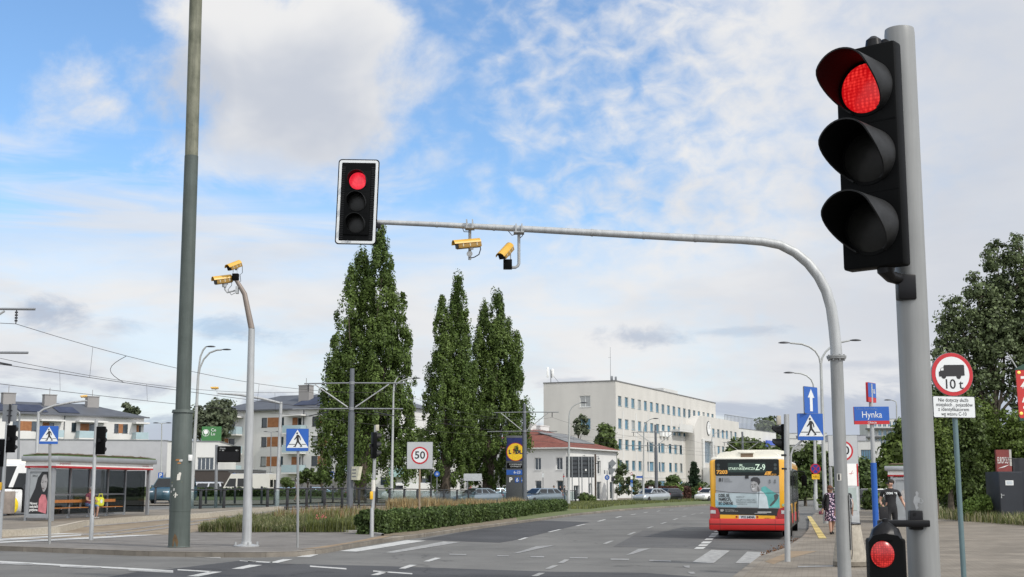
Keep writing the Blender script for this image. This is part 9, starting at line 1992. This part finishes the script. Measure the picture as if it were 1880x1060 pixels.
tag(blades('tall_grass', p1[left], (.22 + .17 * g.rand(left.sum())) * np.clip(sc[left], .6, 1.4), .010, [m_g3, m_g2, m_g1, m_g3, m_g1, m_g4], 6, .75), 'tall straw and grey green grass filling the bed behind the sidewalk', 'grass', kind='stuff')
rt = ~left
tag(blades('tall_grass', p1[rt], (.22 + .2 * g.rand(rt.sum())) * np.clip(sc[rt], .6, 1.5), .011, [m_g4, m_g1, m_g4, m_g3], 7, .5), 'yellow green flowering weeds in the bed beside the hedge tip', 'grass', kind='stuff')
rows2 = [(54, -9.5, -6.0), (58, -10.4, -5.0), (64, -9.4, -4.0)]
p2 = strip_pts(1500, rows2); tag(blades('russet_weeds', p2, .35 + .35 * g.rand(len(p2)), .014, [m_g5, m_g4, m_g2], 8, .35), 'russet seed heads and weeds at the back of the grass bed', 'weeds', kind='stuff')
# ochre ornamental grass tufts behind the hedge
def tuft(label, px, Y, h, w, n, seed, mats, wid=.012, lean=.7):
 X = P(px, 900, Y).x; gg = np.random.RandomState(seed); z = .13 + T(X, Y); pts = np.stack([gg.normal(size=n) * w, gg.normal(size=n) * w, np.zeros(n)], 1)
 o = blades('grass_tuft', pts, h * gg.uniform(.6, 1.1, n), wid, mats, seed, lean); o.location = (X, Y, z); tag(o, label, 'grass tuft', 'ochre grass tufts behind the hedge'); return o
for i, (px, Y, h, lab) in enumerate(((727, 84, 1.15, 'ochre grass tuft behind the signal pole end of the hedge'), (742, 83, 1.25, 'ochre grass tuft left of the speed board post'), (757, 85, 1.2, 'ochre grass tuft touching the speed board post'), (775, 86, 1.3, 'ochre grass tuft right of the speed board post'), (792, 88, 1.35, 'tall ochre tuft before the dark signal post'), (812, 90, 1.2, 'thin ochre tuft under the round blue sign'), (826, 92, 1.1, 'ochre tuft left of the grey blue saloon'), (853, 95, 1.2, 'ochre tuft before the nose of the grey blue saloon'), (868, 96, 1.3, 'ochre tuft hiding the front wheel of the saloon'), (884, 97, 1.2, 'ochre tuft before the middle of the saloon'), (900, 98, 1.2, 'ochre tuft before the rear of the saloon'), (929, 99, 1.35, 'pale straw tuft left of the tram pole by the totem'), (945, 100, 1.4, 'pale straw tuft at the foot of the tram pole by the totem'), (957, 101, 1.2, 'last pale straw tuft where the hedge ends'))):
 tuft(lab, px, Y - 4, h * .66, .26, 420, 90 + i, [m_reed, m_reed, m_g2] if i < 11 else [m_g2, m_reed])
o = tree('ornamental_grass', 'big domed clump of fresh green foliage beside the dark hut', 'shrub', 1803, 62, 945, [(1803, 927, 28, 17), (1790, 934, 18, 12), (1818, 932, 20, 14), (1776, 940, 10, 7)], leaf_mat('bright fresh leaves', (0.12, 0.19, 0.035), (0.21, 0.29, 0.07), .4, .8), 120, 9000, .075, 0, clump=.14, z0=.13); o.name = 'shrub'
# lawn and verge blades
rows3 = [(94, 2.0, 5.5), (110, 3.2, 8.6), (130, 5.0, 14.5), (150, 15, 22), (170, 28, 33)]
p3 = strip_pts(16000, rows3, 1.0); tag(blades('median_grass', p3, .12 + .16 * g.rand(len(p3)), .022, [m_g1, m_g4, m_g3], 9, .6), 'rough green grass on the tram strip beyond the hedge', 'grass', kind='stuff')
rows4 = [(53, 20.8, 23.5), (60, 20.6, 28), (66, 21.0, 32), (74, 23, 36)]
p4 = strip_pts(12000, rows4, 1.0); tag(blades('verge_grass', p4, .2 + .4 * g.rand(len(p4)), .014, [m_g1, m_g4, m_g2, m_g3], 10, .6), 'rough mixed grass along the right hand pavement edge', 'grass', kind='stuff')
# small pink flowers in the bed
for px, py, lab in ((587, 955, 'pink flower clump in the middle of the grass bed'), (766, 940, 'pink flower clump behind the hedge by the speed board')):
 Y = 52 if px < 600 else 66; p = P(px, py, Y); gg = np.random.RandomState(px); o = leaf_cloud('flower_clump', gg.normal(size=(60, 3)) * (.09, .09, .09), .09 * gg.uniform(.6, 1.2, 60), mat('pink petals', (0.55, 0.16, 0.15), .7, 0, .15, 9), None, px); o.location = p; tag(o, lab, 'flowers')
# leaves swept into the gutter behind the bus
gg = np.random.RandomState(77); a = np.array(G(1405, 1022, .0)[:]); b = np.array(G(1470, 990, .0)[:]); u = gg.rand(260, 1); C = a * (1 - u) + b * u + gg.normal(size=(260, 3)) * (.10, .3, 0); C[:, 2] = .01 + gg.rand(260) * .03
tag(leaf_cloud('fallen_leaves', C, .038 * gg.uniform(.5, 1.5, 260), mat('dry brown leaves', (0.12, 0.06, 0.03), .9, 0, .3, 9), None, 77), 'dry brown leaves and dirt swept along the kerb behind the bus', 'leaves', kind='stuff')
